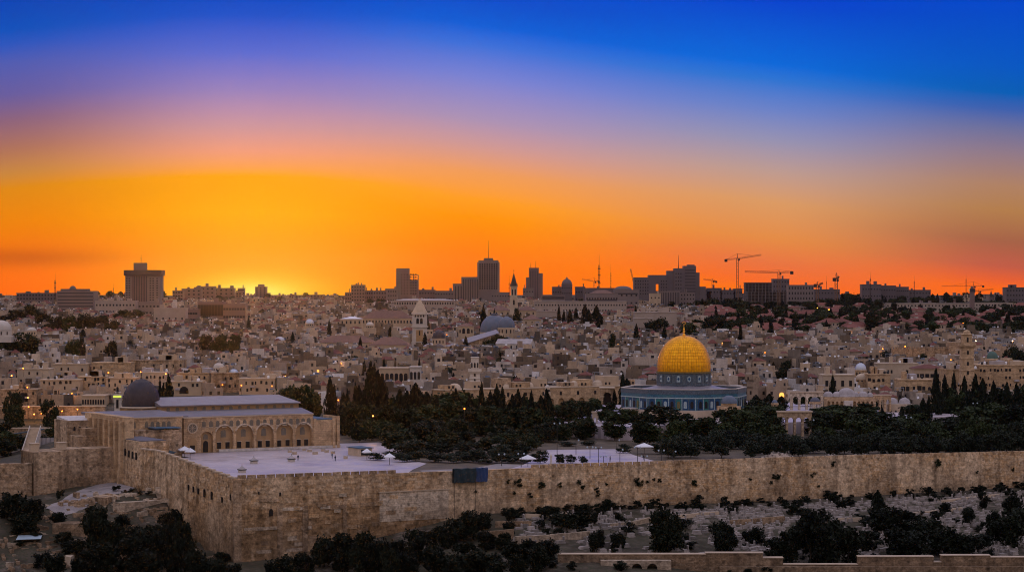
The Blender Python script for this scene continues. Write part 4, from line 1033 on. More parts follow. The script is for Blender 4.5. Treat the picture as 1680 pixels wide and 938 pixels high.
# ---- named buildings: built at their own distance, sized from what they span there
def frame(px0, px1, py_top, Y, base_drop=3, py_base=None):
    k = Y / F; x0, x1 = (px0 - 840) * k, (px1 - 840) * k; xc = (x0 + x1) / 2
    g = H(xc, Y); zb = g - base_drop if py_base is None else min(g - 1.5, CAMZ - (py_base - PH) * k)
    VIS.append((px0 - 1, px1 + 1, (PH + (CAMZ - g - 2.0) / k) if py_base is None else py_base - 7, Y))
    return xc, x1 - x0, zb, CAMZ - (py_top - PH) * k - zb
def P(py, Y, zb): return CAMZ - (py - PH) * Y / F - zb
def block(name, label, cat, px0, px1, py_top, Y, depth, mt, cols=0, rows=0, win=(1.2, 1.5), bands=0, rz=0, group=None, zlow=.35, roofbox=True, seed=0, mt_win='window_dark', arched=False, py_base=None, parapet=True, drop=0.0):
    xc, L, zb, h = frame(px0, px1, py_top, Y, py_base=py_base)
    RES.append((xc, Y + depth / 2, max(L, depth) * .5))
    r_ = thing(name, label, cat, (xc, Y, zb), rz, group); rg = random.Random(seed + int(px0 * 7))
    s = MB(); s.box(-L / 2, L / 2, 0, depth, 0, h); s.build('wall', mt, r_)
    if parapet: s = MB(); s.box(-L / 2 - .25, L / 2 + .25, -.25, depth + .25, h, h + .5); s.build('parapet', mt, r_)
    if roofbox:
        for k in range(rg.choice((1, 2, 3))):
            a = rg.uniform(-.38, .3) * L; b = a + rg.uniform(.06, .16) * L; s = MB(); s.box(a, b, depth * .3, depth * .6, h + .5, h + rg.uniform(2, 4.2)); s.build('roof_house', mt, r_)
    z0 = h * zlow
    for i in range(rows):
        z = z0 + (h - z0) * (i + .25) / rows
        for j in range(cols):
            if rg.random() < drop: continue
            jx, jz = (rg.uniform(-.5, .5), rg.uniform(-.35, .35)) if drop else (0, 0); sx_ = rg.choice((.7, .9, 1, 1.3)) if drop else 1
            add_win(r_, -L / 2 + (j + .5) * L / cols + jx, 0, z + jz, win[0] * sx_, win[1], arched or (drop and rg.random() < .2), mt_win)
    if drop:
        for k in range(rg.choice((2, 3, 4))):
            x, y = rg.uniform(-.42, .42) * L, rg.uniform(1, depth - 1); q = MB(); q.lathe([(.55, h + .4), (.55, h + 1.5), (.1, h + 1.8)], 8, x, y); q.build('water_tank', rg.choice(('tank_black', 'tank_white')), r_)
        for k in range(rg.choice((1, 2))):
            x = rg.uniform(-.4, .3) * L; q = MB(); hh = rg.uniform(1.8, 3.2); q.box(x, x + rg.uniform(2.5, .3 * L), depth * .2, depth * .8, h + .3, h + hh); q.build('upper_room', rg.choice(('cream_stone', 'pale_stone', 'roof_grey')), r_)
        x = rg.uniform(-.4, .4) * L; q = MB(); q.box(x - 1.1, x + 1.1, -.9, -.02, h * .62, h * .62 + .9); q.build('balcony', 'roof_grey', r_)
    for i in range(bands):
        z = z0 + (h - z0) * (i + .3) / bands; s = MB(); s.box(-L / 2 + .8, L / 2 - .8, -.12, 0, z, z + win[1]); s.build('window_band', 'band_dark', r_)
    return r_, L, h
# left of the sun
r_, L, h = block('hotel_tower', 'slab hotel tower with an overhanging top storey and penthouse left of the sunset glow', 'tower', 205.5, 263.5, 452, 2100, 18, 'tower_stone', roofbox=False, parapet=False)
zt = P(452, 2100, r_.location.z); z1 = P(443, 2100, r_.location.z); z2 = P(431, 2100, r_.location.z)
s = MB(); s.box(-L / 2 - 1.2, L / 2 + 1.2, -1.2, 19, zt, z1); s.build('top_storey', 'band_dark', r_)
s = MB(); k = 2100 / F; s.box((218 - 234.5) * k, (238 - 234.5) * k, 4, 13, z1, z2); s.build('penthouse', 'tower_grey', r_)
s = MB(); s.tube((-3, 8, z2), (-3, 8, z2 + 7.5), .25, .1); s.box(-4, -2, 7.9, 8.1, z2 + 4, z2 + 4.2); s.build('antenna', 'iron', r_)
for j in range(9):
    x = -L / 2 + 6 + j * 1.55; s = MB(); s.box(x, x + .7, -.5, 0, 8, zt); s.build('fin', 'tower_rose', r_)
    s = MB(); s.box(x + .72, x + 1.5, -.06, 0, 8, zt - .4); s.build('window_strip', 'band_dark', r_)
for i in range(13):
    for x in (-L / 2 + 1.4, -L / 2 + 3.8, L / 2 - 9.4, L / 2 - 6.8, L / 2 - 3.2): add_win(r_, x, 0, 9 + i * (zt - 10) / 13, 1.5, .9)
block('office_block', 'long low office block beside the lattice mast, far left', 'building', 27, 92, 481, 2300, 20, 'tower_grey', 13, 3, (1.6, 1.6))
r_, L, h = block('hotel_block', 'banded hotel block with a small roof dome left of the slab hotel tower', 'building', 93, 154, 478, 2050, 22, 'tower_stone', bands=6, win=(1, 1.1), zlow=.25)
s = MB(); s.box(-14, 10, 4, 18, h + .5, h + 2.3); s.build('attic', 'tower_grey', r_); s = MB(); s.lathe(dome_prof(3, 2.8, h + 2.3), 14, -4, 9); s.build('dome', 'tower_grey', r_, smooth=True)
block('long_building', 'low building with a white roof edge at the foot of the slab hotel tower', 'building', 156, 222, 494, 1980, 16, 'far_cream', 12, 2, (1.3, 1.6))
block('long_building', 'tan block with few windows right of the slab hotel tower foot', 'building', 226, 262, 496, 1970, 16, 'tower_stone', 6, 2, (1.6, 1.4))
block('terrace_block', 'plain tan wall building below the slab hotel tower', 'building', 252, 304, 506, 1800, 16, 'far_cream', 5, 1)
block('terrace_block', 'stone block with tall dark bays below the dark skyline terraces', 'building', 324, 366, 496, 1850, 18, 'tower_rose', 9, 1, (2.2, 9), zlow=.3)
block('terrace_block', 'wide block with two rows of dark windows below the dark skyline terraces', 'building', 366, 402, 499, 1840, 18, 'tower_rose', 8, 2, (1.8, 1.8))
block('terrace_block', 'low block with a dark window row left of the tall bay block', 'building', 303, 324, 508, 1830, 18, 'tower_rose', 5, 2, (1.8, 1.6))
for i, (a, b, t) in enumerate(((283, 300, 477), (298, 330, 474), (322, 352, 470), (350, 384, 473), (378, 396, 480), (390, 400, 473))):
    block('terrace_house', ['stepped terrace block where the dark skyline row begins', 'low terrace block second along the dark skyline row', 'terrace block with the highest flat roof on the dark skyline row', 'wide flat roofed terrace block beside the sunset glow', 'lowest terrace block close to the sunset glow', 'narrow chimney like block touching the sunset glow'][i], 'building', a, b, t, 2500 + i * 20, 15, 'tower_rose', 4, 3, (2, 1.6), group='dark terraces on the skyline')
r_, L, h = block('apartment_tower', 'small dark stepped tower standing in the yellow sunset glow', 'tower', 418.5, 437, 471, 2600, 12, 'tower_rose', 3, 5, (1.5, 1.5), roofbox=False)
s = MB(); s.box(-3.5, 3.5, 3, 9, h + .5, h + 3.4); s.build('roof_house', 'tower_rose', r_)
for i, (a, b, t) in enumerate(((440, 470, 486), (468, 500, 484.5), (498, 530, 484), (528, 566, 486.5), (400, 420, 486))):
    block('low_house', ['low dark block just right of the stepped tower in the glow', 'low skyline block second right of the stepped tower', 'low skyline block third right of the stepped tower', 'low skyline block left of the pyramidal apartment pile', 'low dark roof under the brightest sunset glow'][i], 'building', a, b, t, 2700, 14, 'tower_rose', 6, 2, (1.6, 1.5), group='low blocks under the sunset')
r_, L, h = block('apartment_pile', 'stepped apartment pile on the skyline left of the dark twin tower', 'building', 576, 598, 468, 2300, 16, 'tower_rose', 5, 5, (1.3, 1.5))
block('apartment_block', 'lower wing right of the stepped apartment pile', 'building', 597, 612, 477, 2310, 15, 'tower_rose', 4, 3)
block('apartment_block', 'lower wing left of the stepped apartment pile', 'building', 566, 577, 480, 2310, 15, 'tower_rose', 3, 3)
block('apartment_block', 'blocky apartment house between the stepped pile and the dark twin tower', 'building', 612, 634, 477, 2350, 15, 'tower_rose', 5, 3)
block('apartment_block', 'pale apartment house leaning against the dark twin tower', 'building', 632, 651, 474, 2400, 15, 'tower_stone', 5, 3)
# twin tower under construction
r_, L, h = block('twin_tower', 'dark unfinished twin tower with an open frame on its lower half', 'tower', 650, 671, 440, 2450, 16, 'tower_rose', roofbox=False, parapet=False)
k = 2450 / F; zz = P(453, 2450, r_.location.z); x0 = L / 2 + .05; x1 = L / 2 + 15 * k
s = MB(); s.box(x0, x1, 1, 15, 0, zz - 4); s.build('lower_tower', 'tower_rose', r_)
s = MB()
for a in (x0 + .3, (x0 + x1) / 2, x1 - .3):
    for b in (1.3, 14.7): s.box(a - .3, a + .3, b - .3, b + .3, zz - 4, zz + 1)
s.box(x0, x1, 1, 15, zz + 1, zz + 1.6); s.build('open_frame', 'tower_rose', r_)
s = MB(); s.box(-L / 2 - .02, -L / 2 + 4.5, -.5, 4, 0, P(446, 2450, r_.location.z)); s.build('stair_shaft', 'concrete', r_)
for i in range(8):
    for x in (x0 + 2, x0 + 4.6, x0 + 7.2): add_win(r_, x, 1, 14 + i * 2.9, 1.5, 1.4)
    for x in (-3, 0, 3): add_win(r_, x + 2, 0, 14 + i * 2.9, 1.2, 1.2)
block('apartment_block', 'low roofs right of the dark twin tower', 'building', 687, 714, 476, 2500, 15, 'tower_rose', 6, 2)
block('apartment_block', 'long flat block reaching the foot of the fluted annex', 'building', 713, 744, 477.5, 2480, 15, 'tower_stone', 7, 2)
# tallest tower with fluted annex
def fluted(px0, px1, pyt, label, name='fluted_annex'):
    r_, L, h = block(name, label, 'tower', px0, px1, pyt, 2440, 14, 'tower_stone', roofbox=False)
    n = max(3, int(L / 2.4))
    for j in range(n):
        x = -L / 2 + (j + .15) * L / n; s = MB(); s.box(x, x + L / n * .55, -.8, 0, 0, h - 1.2); s.build('fin', 'tower_stone', r_)
        s = MB(); s.box(x + L / n * .57, x + L / n * .98, -.06, 0, 2, h - 2); s.build('window_strip', 'band_dark', r_)
    return r_
fluted(743, 757, 466, 'lower fluted annex at the left foot of the tallest tower'); fluted(757, 783.5, 455, 'fluted annex slab joined to the tallest tower')
xc, L, zb, h = frame(783, 819.5, 427, 2480)
r_ = thing('skyscraper', 'tallest tower with chamfered corners, a window grid and a needle antenna', 'tower', (xc, 2480, zb)); RES.append((xc, 2490, 14))
pl = [(-L / 2, 2), (-L / 2 + 2.5, 0), (L / 2 - 2.5, 0), (L / 2, 2), (L / 2, 20), (-L / 2, 20)]
s = MB(); s.prism(pl, 0, h - 2); sc_ = .9; s.prism([(x * .9, 10 + (y - 10) * .9) for x, y in pl], h - 2, h); s.build('shaft', 'tower_stone', r_)
s = MB(); s.box(-5, 5, 5, 15, h, h + 2.5); s.build('plant_room', 'tower_grey', r_)
s = MB(); s.tube((0, 10, h + 2.4), (0, 10, P(394, 2480, zb)), .35, .08); s.build('antenna', 'iron', r_)
for i in range(12):
    for j in range(8):
        x = -L / 2 + 3 + j * (L - 6) / 7; add_win(r_, x, 0, h * .36 + i * (h * .58) / 12, 1.5, 1.9)
block('apartment_block', 'low pale block on the right foot of the tallest tower', 'building', 806, 836, 480, 2350, 16, 'tower_stone', 7, 2)
# shouldered tower
r_, L, h = block('shouldered_tower', 'rosy tower with shoulders and two masts right of the black spire', 'tower', 868, 884, 440, 2600, 16, 'tower_rose', roofbox=False)
k = 2600 / F
for x0, x1, py in ((863 - 876, 868 - 876, 455), (884 - 876, 890.5 - 876, 448)):
    s = MB(); s.box(x0 * k + .02, x1 * k - .02, 1.5, 15, 0, P(py, 2600, r_.location.z)); s.build('shoulder', 'tower_rose', r_)
for j in range(5): s = MB(); s.box(-L / 2 + 1 + j * 2.1, -L / 2 + 1.8 + j * 2.1, -.1, 0, 6, h - 3); s.build('window_strip', 'band_dark', r_)
for x, py in ((-3.5, 431), (2.2, 428)): s = MB(); s.tube((x, 8, h), (x, 8, P(py, 2600, r_.location.z)), .35, .12); s.build('antenna', 'iron', r_)
block('apartment_block', 'pale low block before the shouldered tower', 'building', 858, 876, 473, 2500, 14, 'tower_stone', 4, 2)
# long institution with domed tower
r_, L, h = block('institution', 'huge cream institution with rows of tiny windows below the round domed tower', 'building', 877, 1028, 495, 2000, 25, 'far_cream', 33, 3, (1.0, 1.5), zlow=.12, roofbox=False)
r2, L, h = block('institution_wing', 'upper wing with a dark arcade strip and low gable above the cream institution', 'building', 961, 1014, 482, 2050, 16, 'tower_stone', 12, 1, (1.2, 1.4), zlow=.7, roofbox=False)
s = MB(); s.box(-L / 2 + 1, L / 2 - 1, -.15, 0, P(495, 2050, r2.location.z), P(491, 2050, r2.location.z)); s.build('arcade_strip', 'band_dark', r2)
s = MB(); s.hip(-L / 2 + 4, L / 2 - 4, 1, 14, h + .5, 3.0, .2); s.build('roof', 'rust_tile', r2)
r2, L, h = block('institution_wing', 'upper wing with a continuous dark window strip left of the low gable', 'building', 889, 927, 485, 2060, 14, 'tower_stone', roofbox=False)
s = MB(); s.box(-L / 2 + .5, L / 2 - .5, -.12, 0, h - 3.0, h - .8); s.build('window_band', 'band_dark', r2)
r2, L, h = block('round_domed_tower', 'stout tower with a round capped dome on the skyline', 'tower', 921.5, 939, 467, 2300, 11, 'tower_grey', 5, 2, (1, 1.4), roofbox=False, zlow=.6)
s = MB(); s.lathe([(5.2, h + .5), (5.2, h + 1.4), (4.4, h + 3.4), (2.8, h + 5.2), (1.2, h + 5.9), (1.0, h + 6.8), (.3, h + 7.4), (.05, h + 8.6)], 16, 0, 5.5); s.build('dome', 'tower_grey', r2, smooth=True)
block('apartment_block', 'flat grey block left of the round domed tower', 'building', 906, 922, 471, 2310, 14, 'tower_grey', 4, 2)
block('apartment_block', 'flat grey block right of the round domed tower', 'building', 944, 960, 471, 2320, 14, 'tower_grey', 4, 2)
block('apartment_block', 'long roof under the tall lattice mast', 'building', 958, 1008, 473, 2280, 15, 'tower_grey', 10, 2)
r2, L, h = block('domed_hall', 'broad hall with a shallow grey dome left of the stepped hotel', 'building', 1008, 1048, 476, 2150, 20, 'tower_stone', 5, 2, (1.6, 1.7), roofbox=False)
s = MB(); s.lathe(dome_prof(8.5, 3.6, h + .4, 8), 24, -3, 10); s.build('dome', 'tower_grey', r2, smooth=True)
s = MB(); s.box(-L / 2 + 1, L / 2 - 1, -.12, 0, h - 4, h - 2.6); s.build('window_band', 'band_dark', r2)
block('long_building', 'low cream building with a dark window strip left of the dark cypress clump', 'building', 872, 929, 511, 1850, 14, 'far_cream', bands=1, win=(1, 2.0), zlow=.3)
block('cream_block', 'big plain cream building right of the dark cypress clump', 'building', 1042, 1110, 513, 1700, 26, 'far_cream', 6, 1, (.9, 1.2), zlow=.3)
block('cream_block', 'lower front wing of the big plain cream building', 'building', 1040, 1072, 523, 1660, 14, 'far_cream', 5, 1, (.9, 1.2))
# stepped hotel with a bright opening
xc, L, zb, h = frame(1040, 1158, 446, 2400)
r_ = thing('stepped_hotel', 'great stepped hotel block with a bright square opening through it', 'hotel', (xc, 2400, zb)); RES.append((xc, 2410, 40))
k = 2400 / F; X = lambda px: (px - 1099) * k
def hb_(a, b, py, y0=0, y1=18, z0=0, nm='wall'):
    s = MB(); s.box(X(a), X(b) - .03, y0, y1, z0, P(py, 2400, zb)); s.build(nm, 'tower_grey', r_)
hb_(1040, 1064, 455); hb_(1064, 1076, 451); hb_(1082, 1094.5, 451)
hb_(1076, 1082, 451, z0=P(466, 2400, zb)); s = MB(); s.box(X(1076), X(1082) - .03, 0, 18, 0, P(477, 2400, zb)); s.build('wall', 'tower_grey', r_)
hb_(1094.5, 1106, 444, 1, 17); hb_(1106, 1121.5, 440, -1, 18); hb_(1121.5, 1142, 436, 0, 18); hb_(1142, 1148, 447, 1, 17); hb_(1148, 1158, 470)
s = MB(); s.box(X(1128), X(1140), 4, 12, P(436, 2400, zb), P(434, 2400, zb)); s.build('roof_house', 'tower_grey', r_)
s = MB(); s.tube((X(1114), 8, P(440, 2400, zb)), (X(1114), 8, P(418, 2400, zb)), .4, .12); s.build('antenna', 'iron', r_)
for i in range(5):
    for a in list(range(1043, 1064, 4)) + list(range(1085, 1094, 4)): add_win(r_, X(a), 0, P(483 - i * 5.2, 2400, zb), 1.0, 1.5)
for i in range(9): s = MB(); s.box(X(1124), X(1141), -.12, 0, P(484 - i * 5, 2400, zb), P(482.2 - i * 5, 2400, zb)); s.build('balcony_band', 'band_dark', r_)
for i in range(6):
    for a in (1109, 1113, 1117): add_win(r_, X(a), -1, P(480 - i * 6, 2400, zb), 1.0, 1.4)
r_, L, h = block('finned_block', 'pale block with upright fins below the stepped hotel', 'building', 1082, 1116, 478, 2250, 16, 'tower_stone', roofbox=False)
for j in range(11): x = -L / 2 + 1 + j * (L - 2) / 11; s = MB(); s.box(x, x + .8, -.5, 0, 0, h); s.build('fin', 'tower_stone', r_); s = MB(); s.box(x + .85, x + 1.7, -.05, 0, 2, h - 1); s.build('window_strip', 'band_dark', r_)
block('apartment_block', 'flat block right of the pale finned block', 'building', 1116, 1140, 480, 2260, 15, 'tower_stone', 5, 3)
block('apartment_block', 'small domestic block left of the pale finned block', 'building', 1066, 1084, 482, 2200, 12, 'cream_stone', 3, 2)
for i, (a, b, t) in enumerate(((1140, 1166, 478), (1160, 1184, 473), (1182, 1206, 476), (1204, 1218, 474))):
    block('apartment_block', ['first low block right of the stepped hotel', 'low pale block below the small crane beside the stepped hotel', 'low block left of the tall crane mast', 'narrow block behind the tall crane mast'][i], 'building', a, b, t, 2450, 14, 'tower_grey', 5, 2)
# right skyline
def site(name, label, a, b, t, Y, floors, nb):
    """concrete frame under construction: slabs on columns"""
    xc, L, zb, h = frame(a, b, t, Y); r_ = thing(name, label, 'building site', (xc, Y, zb)); RES.append((xc, Y + 8, L * .5))
    for i in range(floors):
        z = h - (floors - 1 - i) * 3.3; s = MB(); s.box(-L / 2, L / 2, 0, 16, z - .5, z); s.build('floor_slab', 'concrete', r_)
    s = MB(); s.box(-L / 2 + .5, L / 2 - .5, 6, 15.5, 0, h - .6); s.build('core', 'tower_grey', r_)
    for j in range(nb):
        x = -L / 2 + .6 + j * (L - 1.2) / (nb - 1); s = MB(); s.box(x - .3, x + .3, .2, .8, 0, h - .52); s.build('column', 'concrete', r_)
    return r_
site('building_site', 'stepped concrete frame under construction below the long jib crane', 1222, 1268, 463, 2350, 8, 9)
site('building_site', 'lower concrete frame under construction in front of the cream slab', 1226, 1292, 478, 2300, 5, 12)
block('apartment_block', 'pale tower block behind the unfinished frame', 'building', 1268, 1295, 458, 2420, 15, 'tower_grey', 6, 4)
block('cream_block', 'cream slab building with tall windows right of the unfinished frame', 'building', 1293, 1335, 468, 2330, 15, 'tower_stone', 9, 3, (1.2, 2.4))
block('apartment_block', 'low grey roofs behind the slewing crane', 'building', 1336, 1378, 475, 2450, 15, 'tower_grey', 8, 2)
for i, (a, b, t) in enumerate(((1414, 1446, 467), (1440, 1470, 469), (1468, 1491, 471), (1492, 1527, 476))):
    block('skyline_block', ['highest roof of the skyline cluster above dark trees', 'second block of the skyline cluster above dark trees', 'third block of the skyline cluster above dark trees', 'last low block of the skyline cluster above dark trees'][i], 'building', a, b, t, 2500 + 15 * i, 14, 'tower_grey', 7, 2, group='skyline blocks above the trees')
block('skyline_block', 'dark block cut by the right frame edge on the skyline', 'building', 1651, 1690, 472, 2300, 18, 'tower_grey', 8, 3)
block('long_building', 'very long tan building with a dark slender tower before it', 'building', 1454, 1600, 498, 2150, 16, 'far_cream', 26, 2, (1.2, 1.5), roofbox=False)
block('long_building', 'long tan wing right of the dark slender tower', 'building', 1600, 1662, 497, 2170, 16, 'far_cream', 12, 2, (1.2, 1.5), roofbox=False)
def slim_tower(name, label, cat, px0, px1, py_sh, py_tip, Y, mt, roof_mt, py_base=None):
    xc, L, zb, h = frame(px0, px1, py_sh, Y, py_base=py_base); r_ = thing(name, label, cat, (xc, Y, zb)); RES.append((xc, Y + L / 2, L))
    s = MB(); s.box(-L / 2, L / 2, 0, L, 0, h); s.build('shaft', mt, r_)
    return r_, L, zb, h
r_, L, zb, h = slim_tower('slender_tower', 'dark slender tower with a flared top before the very long tan building', 'tower', 1592, 1599, 478, 470, 2100, 'tower_rose', None)
s = MB(); s.box(-L / 2 - .6, L / 2 + .6, -.6, L + .6, h, h + 2.6); s.build('gallery', 'band_dark', r_); s = MB(); s.box(-L * .3, L * .3, L * .2, L * .8, h + 2.6, h + 4.6); s.build('lantern', 'tower_rose', r_)
r_, L, zb, h = slim_tower('church_spire', 'tiny dark church spire on the skyline near the right edge', 'church', 1624, 1629, 487, 478, 2400, 'tower_grey', None)
s = MB(); s.lathe([(L * .75, h), (.05, h + 7)], 4, 0, L / 2, R(45)); s.build('spire', 'iron', r_)
# ---- churches, domes and minarets of the old town
Y = 1450; xc, L, zb, h = frame(676.5, 700, 515, Y, py_base=578); RES.append((xc, Y + 5, 10))
r_ = thing('bell_tower', 'tall square white bell tower with a pyramid roof and twin belfry arches', 'church tower', (xc, Y, zb))
z = lambda py: P(py, Y, zb); hw = L / 2
s = MB(); s.box(-hw - .5, hw + .5, -.5, L + .5, 0, z(563)); s.build('base_stage', 'white_stone', r_)
s = MB(); s.box(-hw, hw, 0, L, z(563), z(516)); s.build('shaft', 'white_stone', r_)
for py in (562, 536, 514.5): s = MB(); s.box(-hw - .6, hw + .6, -.6, L + .6, z(py) - .4, z(py) + .4); s.build('cornice', 'white_stone', r_)
s = MB(); s.box(-2.2, 2.2, -.06, 0, z(560), z(541)); s.build('panel', 'recess_stone', r_)
add_win(r_, 0, -.06, z(550), .9, 3, True)
for x in (-1.2, 1.2): add_win(r_, x, 0, z(531), 1.7, 3.6, True, name='belfry_arch')
for x in (-2.6, -.9, .9, 2.6): add_win(r_, x, 0, z(520), .9, 1.4, True)
for x in (-2.8, 2.8): add_win(r_, x, -.5, z(573), 1.4, 3, True)
s = MB(); s.lathe([((hw + .5) * 1.414, z(514)), (1.2, z(493)), (.1, z(489))], 4, 0, hw, R(45)); s.build('pyramid_roof', 'pale_stone', r_)
# black domed church
Y = 1420; xc, L, zb, h = frame(708, 731, 556, Y, py_base=580); RES.append((xc, Y + 8, 14)); z = lambda py: P(py, Y, zb)
r_ = thing('domed_church', 'yellow church with a black dome and grey gables beside the bell tower', 'church', (xc, Y, zb)); k = Y / F
s = MB(); s.box(-27 * k, 31 * k, 1, 12, 0, z(568)); s.box(-11 * k, 11 * k, -1, .98, 0, z(569)); s.build('wall', 'cream_stone', r_)
for x0, x1 in ((-27, -10), (12, 31)): s = MB(); s.hip(x0 * k, x1 * k, 1, 12, z(568) + .02, 1.6, .2); s.build('roof', 'lead_roof', r_)
s = MB(); v = [(-11.5 * k, -1.3, z(569)), (11.5 * k, -1.3, z(569)), (0, -1.3, z(563)), (-11.5 * k, 6, z(569)), (11.5 * k, 6, z(569)), (0, 6, z(563))]; s.add(v, [(0, 1, 2), (0, 2, 5, 3), (1, 4, 5, 2)]); s.build('gable_roof', 'lead_roof', r_)
s = MB(); s.lathe([(11 * k, z(569)), (11 * k, z(556)), (11.6 * k, z(555.5)), (11 * k, z(555))], 20, 0, 6.5); s.build('drum', 'cream_stone', r_)
for a in (-50, -20, 10, 40): s = MB(); add_win(r_, 11 * k * math.sin(R(a)), 6.5 - 11 * k * math.cos(R(a)), z(563), .8, 1.8, True, rz=R(a))
s = MB(); s.lathe(dome_prof(10.6 * k, 5.3, z(555.3), 10, .04), 28, 0, 6.5); s.build('dome', 'lead_dome', r_, smooth=True)
# twin blue domes
Y = 1500; xc, L, zb, h = frame(786, 836, 546, Y, py_base=565); RES.append((xc, Y + 14, 24)); k = Y / F
r_ = thing('great_dome', 'large slate blue dome behind a smaller ribbed one, left of the white gabled church', 'church', (xc, Y + 12, zb)); z = lambda py: P(py, Y, zb)
s = MB(); s.lathe([(24.5 * k, 0), (24.5 * k, z(545))], 24); s.build('drum', 'cream_stone', r_)
s = MB(); s.lathe(dome_prof(24 * k, z(516.5) - z(545), z(545), 12, .02), 36); s.build('dome', 'blue_dome', r_, smooth=True)
s = MB(); s.lathe([(2.6, z(517)), (2.6, z(515)), (.2, z(514))], 12); s.build('lantern', 'dark_roof', r_)
xc = (831 - 840) * k; r_ = thing('small_dome', 'smaller slate dome with a gold cross on a tan drum before the large blue dome', 'church', (xc, Y - 4, zb))
s = MB(); s.lathe([(14.5 * k, 0), (14.5 * k, z(538)), (15 * k, z(537.5)), (14 * k, z(537))], 20); s.build('drum', 'cream_stone', r_)
for a in (-55, -28, 0, 28, 55): add_win(r_, 14.5 * k * math.sin(R(a)), -14.5 * k * math.cos(R(a)), z(546), .9, 2.4, True, rz=R(a))
s = MB(); s.lathe(dome_prof(13.8 * k, z(519) - z(537), z(537), 10, .03), 30); s.build('dome', 'blue_dome', r_, smooth=True)
s = MB(); s.tube((0, 0, z(519)), (0, 0, z(514.5)), .15); s.box(-.6, .6, -.1, .1, z(516.5), z(516)); s.build('cross', 'tile_gold', r_)
# hall with white pitched roof
Y = 1440; k = Y / F; zb = P(572, Y, 0); r_ = thing('white_roofed_hall', 'long hall with a white sheet roof rising towards the blue domes', 'building', ((790 - 840) * k, Y, zb), R(8)); RES.append(((790 - 840) * k, Y + 6, 14)); z = lambda py: P(py, Y, zb)
a, b = -27 * k, 28 * k
s = MB(); s.add([(a, 0, 0), (b, 0, 0), (b, 0, z(546)), (a, 0, z(563)), (a, 14, 0), (b, 14, 0), (b, 14, z(546)), (a, 14, z(563))], [(0, 1, 2, 3), (5, 4, 7, 6), (1, 5, 6, 2), (4, 0, 3, 7)]); s.build('wall', 'rough_stone', r_)
s = MB(); s.add([(a - .5, -.5, z(563.5)), (b + .5, -.5, z(546)), (b + .5, 14.5, z(541)), (a - .5, 14.5, z(557)), (a - .5, -.5, z(564.5)), (b + .5, -.5, z(547))], [(0, 1, 2, 3), (4, 5, 1, 0)]); s.build('roof', 'lead_roof', r_)
# low belfry with rust roof
Y = 1470; xc, L, zb, h = frame(752, 777, 535, Y, py_base=566); r_ = thing('belfry', 'squat square belfry with a low rust roof and paired arches', 'church tower', (xc, Y, zb)); RES.append((xc, Y + 5, 8)); z = lambda py: P(py, Y, zb)
s = MB(); s.box(-L / 2, L / 2, 0, L, 0, h); s.build('wall', 'cream_stone', r_); s = MB(); s.hip(-L / 2, L / 2, 0, L, h, 2.2, .5); s.build('roof', 'rust_tile', r_)
for x in (-1.5, 1.5): add_win(r_, x, 0, z(547), 1.8, 3.4, True, name='belfry_arch')
for x in (-3.8, 3.8): add_win(r_, x, 0, z(546), .9, 2.2, True)
# black spire
Y = 1800; xc, L, zb, h = frame(837.5, 848.5, 482, Y, py_base=522); r_ = thing('spired_church_tower', 'slim pale church tower with a sharp black spire', 'church tower', (xc, Y, zb)); RES.append((xc, Y + 3, 6)); z = lambda py: P(py, Y, zb)
s = MB(); s.box(-L / 2 - .4, L / 2 + .4, -.4, L + .4, 0, z(489)); s.box(-L / 2, L / 2, 0, L, z(489), z(470)); s.build('shaft', 'pale_stone', r_)
for py in (489, 470, 503): s = MB(); s.box(-L / 2 - .6, L / 2 + .6, -.6, L + .6, z(py) - .25, z(py) + .35); s.build('cornice', 'pale_stone', r_)
for x in (-1.1, 1.1): add_win(r_, x, 0, z(484), 1.1, 4.6, True, name='belfry_arch')
add_win(r_, 0, -.4, z(500), 1.4, 4, True, name='belfry_arch')
s = MB(); s.lathe([(L * .52, z(469.5)), (L * .46, z(466)), (.06, z(447))], 8, 0, L / 2); s.build('spire', 'iron', r_)
for x in (-L / 2, L / 2):
    for y in (0, L): s = MB(); s.lathe([(.45, z(469.5)), (.05, z(464))], 6, x, y); s.build('pinnacle', 'iron', r_)
s = MB(); s.tube((0, L / 2, z(447)), (0, L / 2, z(442)), .08); s.box(-.5, .5, L / 2 - .05, L / 2 + .05, z(444), z(443.5)); s.build('cross', 'iron', r_)
def long_hall(name, label, px0, px1, py_r, py_e, py_b, Y, mt_r, mt_w='cream_stone', depth=16, n=0, ar=True, gable=False, cat='building'):
    xc, L, zb, h = frame(px0, px1, py_e, Y, py_base=py_b + 8); r_ = thing(name, label, cat, (xc, Y, zb)); z = lambda py: P(py, Y, zb)
    for q in range(3): RES.append((xc + (q - 1) * L / 3, Y + depth / 2, max(depth / 2, L / 5)))
    s = MB(); s.box(-L / 2, L / 2, 0, depth, 0, h); s.build('wall', mt_w, r_)
    rh = (z(py_r) - z(py_e)); s = MB(); s.hip(-L / 2, L / 2, 0, depth, h + .01, max(rh, 1.5), .5, ridge=2.0 if gable else None); s.build('roof', mt_r, r_)
    for j in range(n): add_win(r_, -L / 2 + (j + .5) * L / n, 0, h - 3.4, 1.0, 2.0, ar)
    return r_
long_hall('long_hall', 'long rust roofed hall with arched windows behind the bell tower', 594, 676, 509, 522, 531, 1600, 'rust_tile', n=16)
long_hall('long_hall', 'broad rust roofed hall with blank walls left of the bell tower foot', 606, 672, 553, 566, 578, 1380, 'rust_tile', n=0)
long_hall('long_hall', 'low rust roof stretching left behind the broad rust roofed hall', 520, 616, 551, 562, 570, 1420, 'rust_tile', n=10)
long_hall('long_hall', 'tan hall with a thin white roof edge left of the long rust roofed hall', 558, 593, 519, 523, 537, 1570, 'canvas_white', n=5, ar=False)
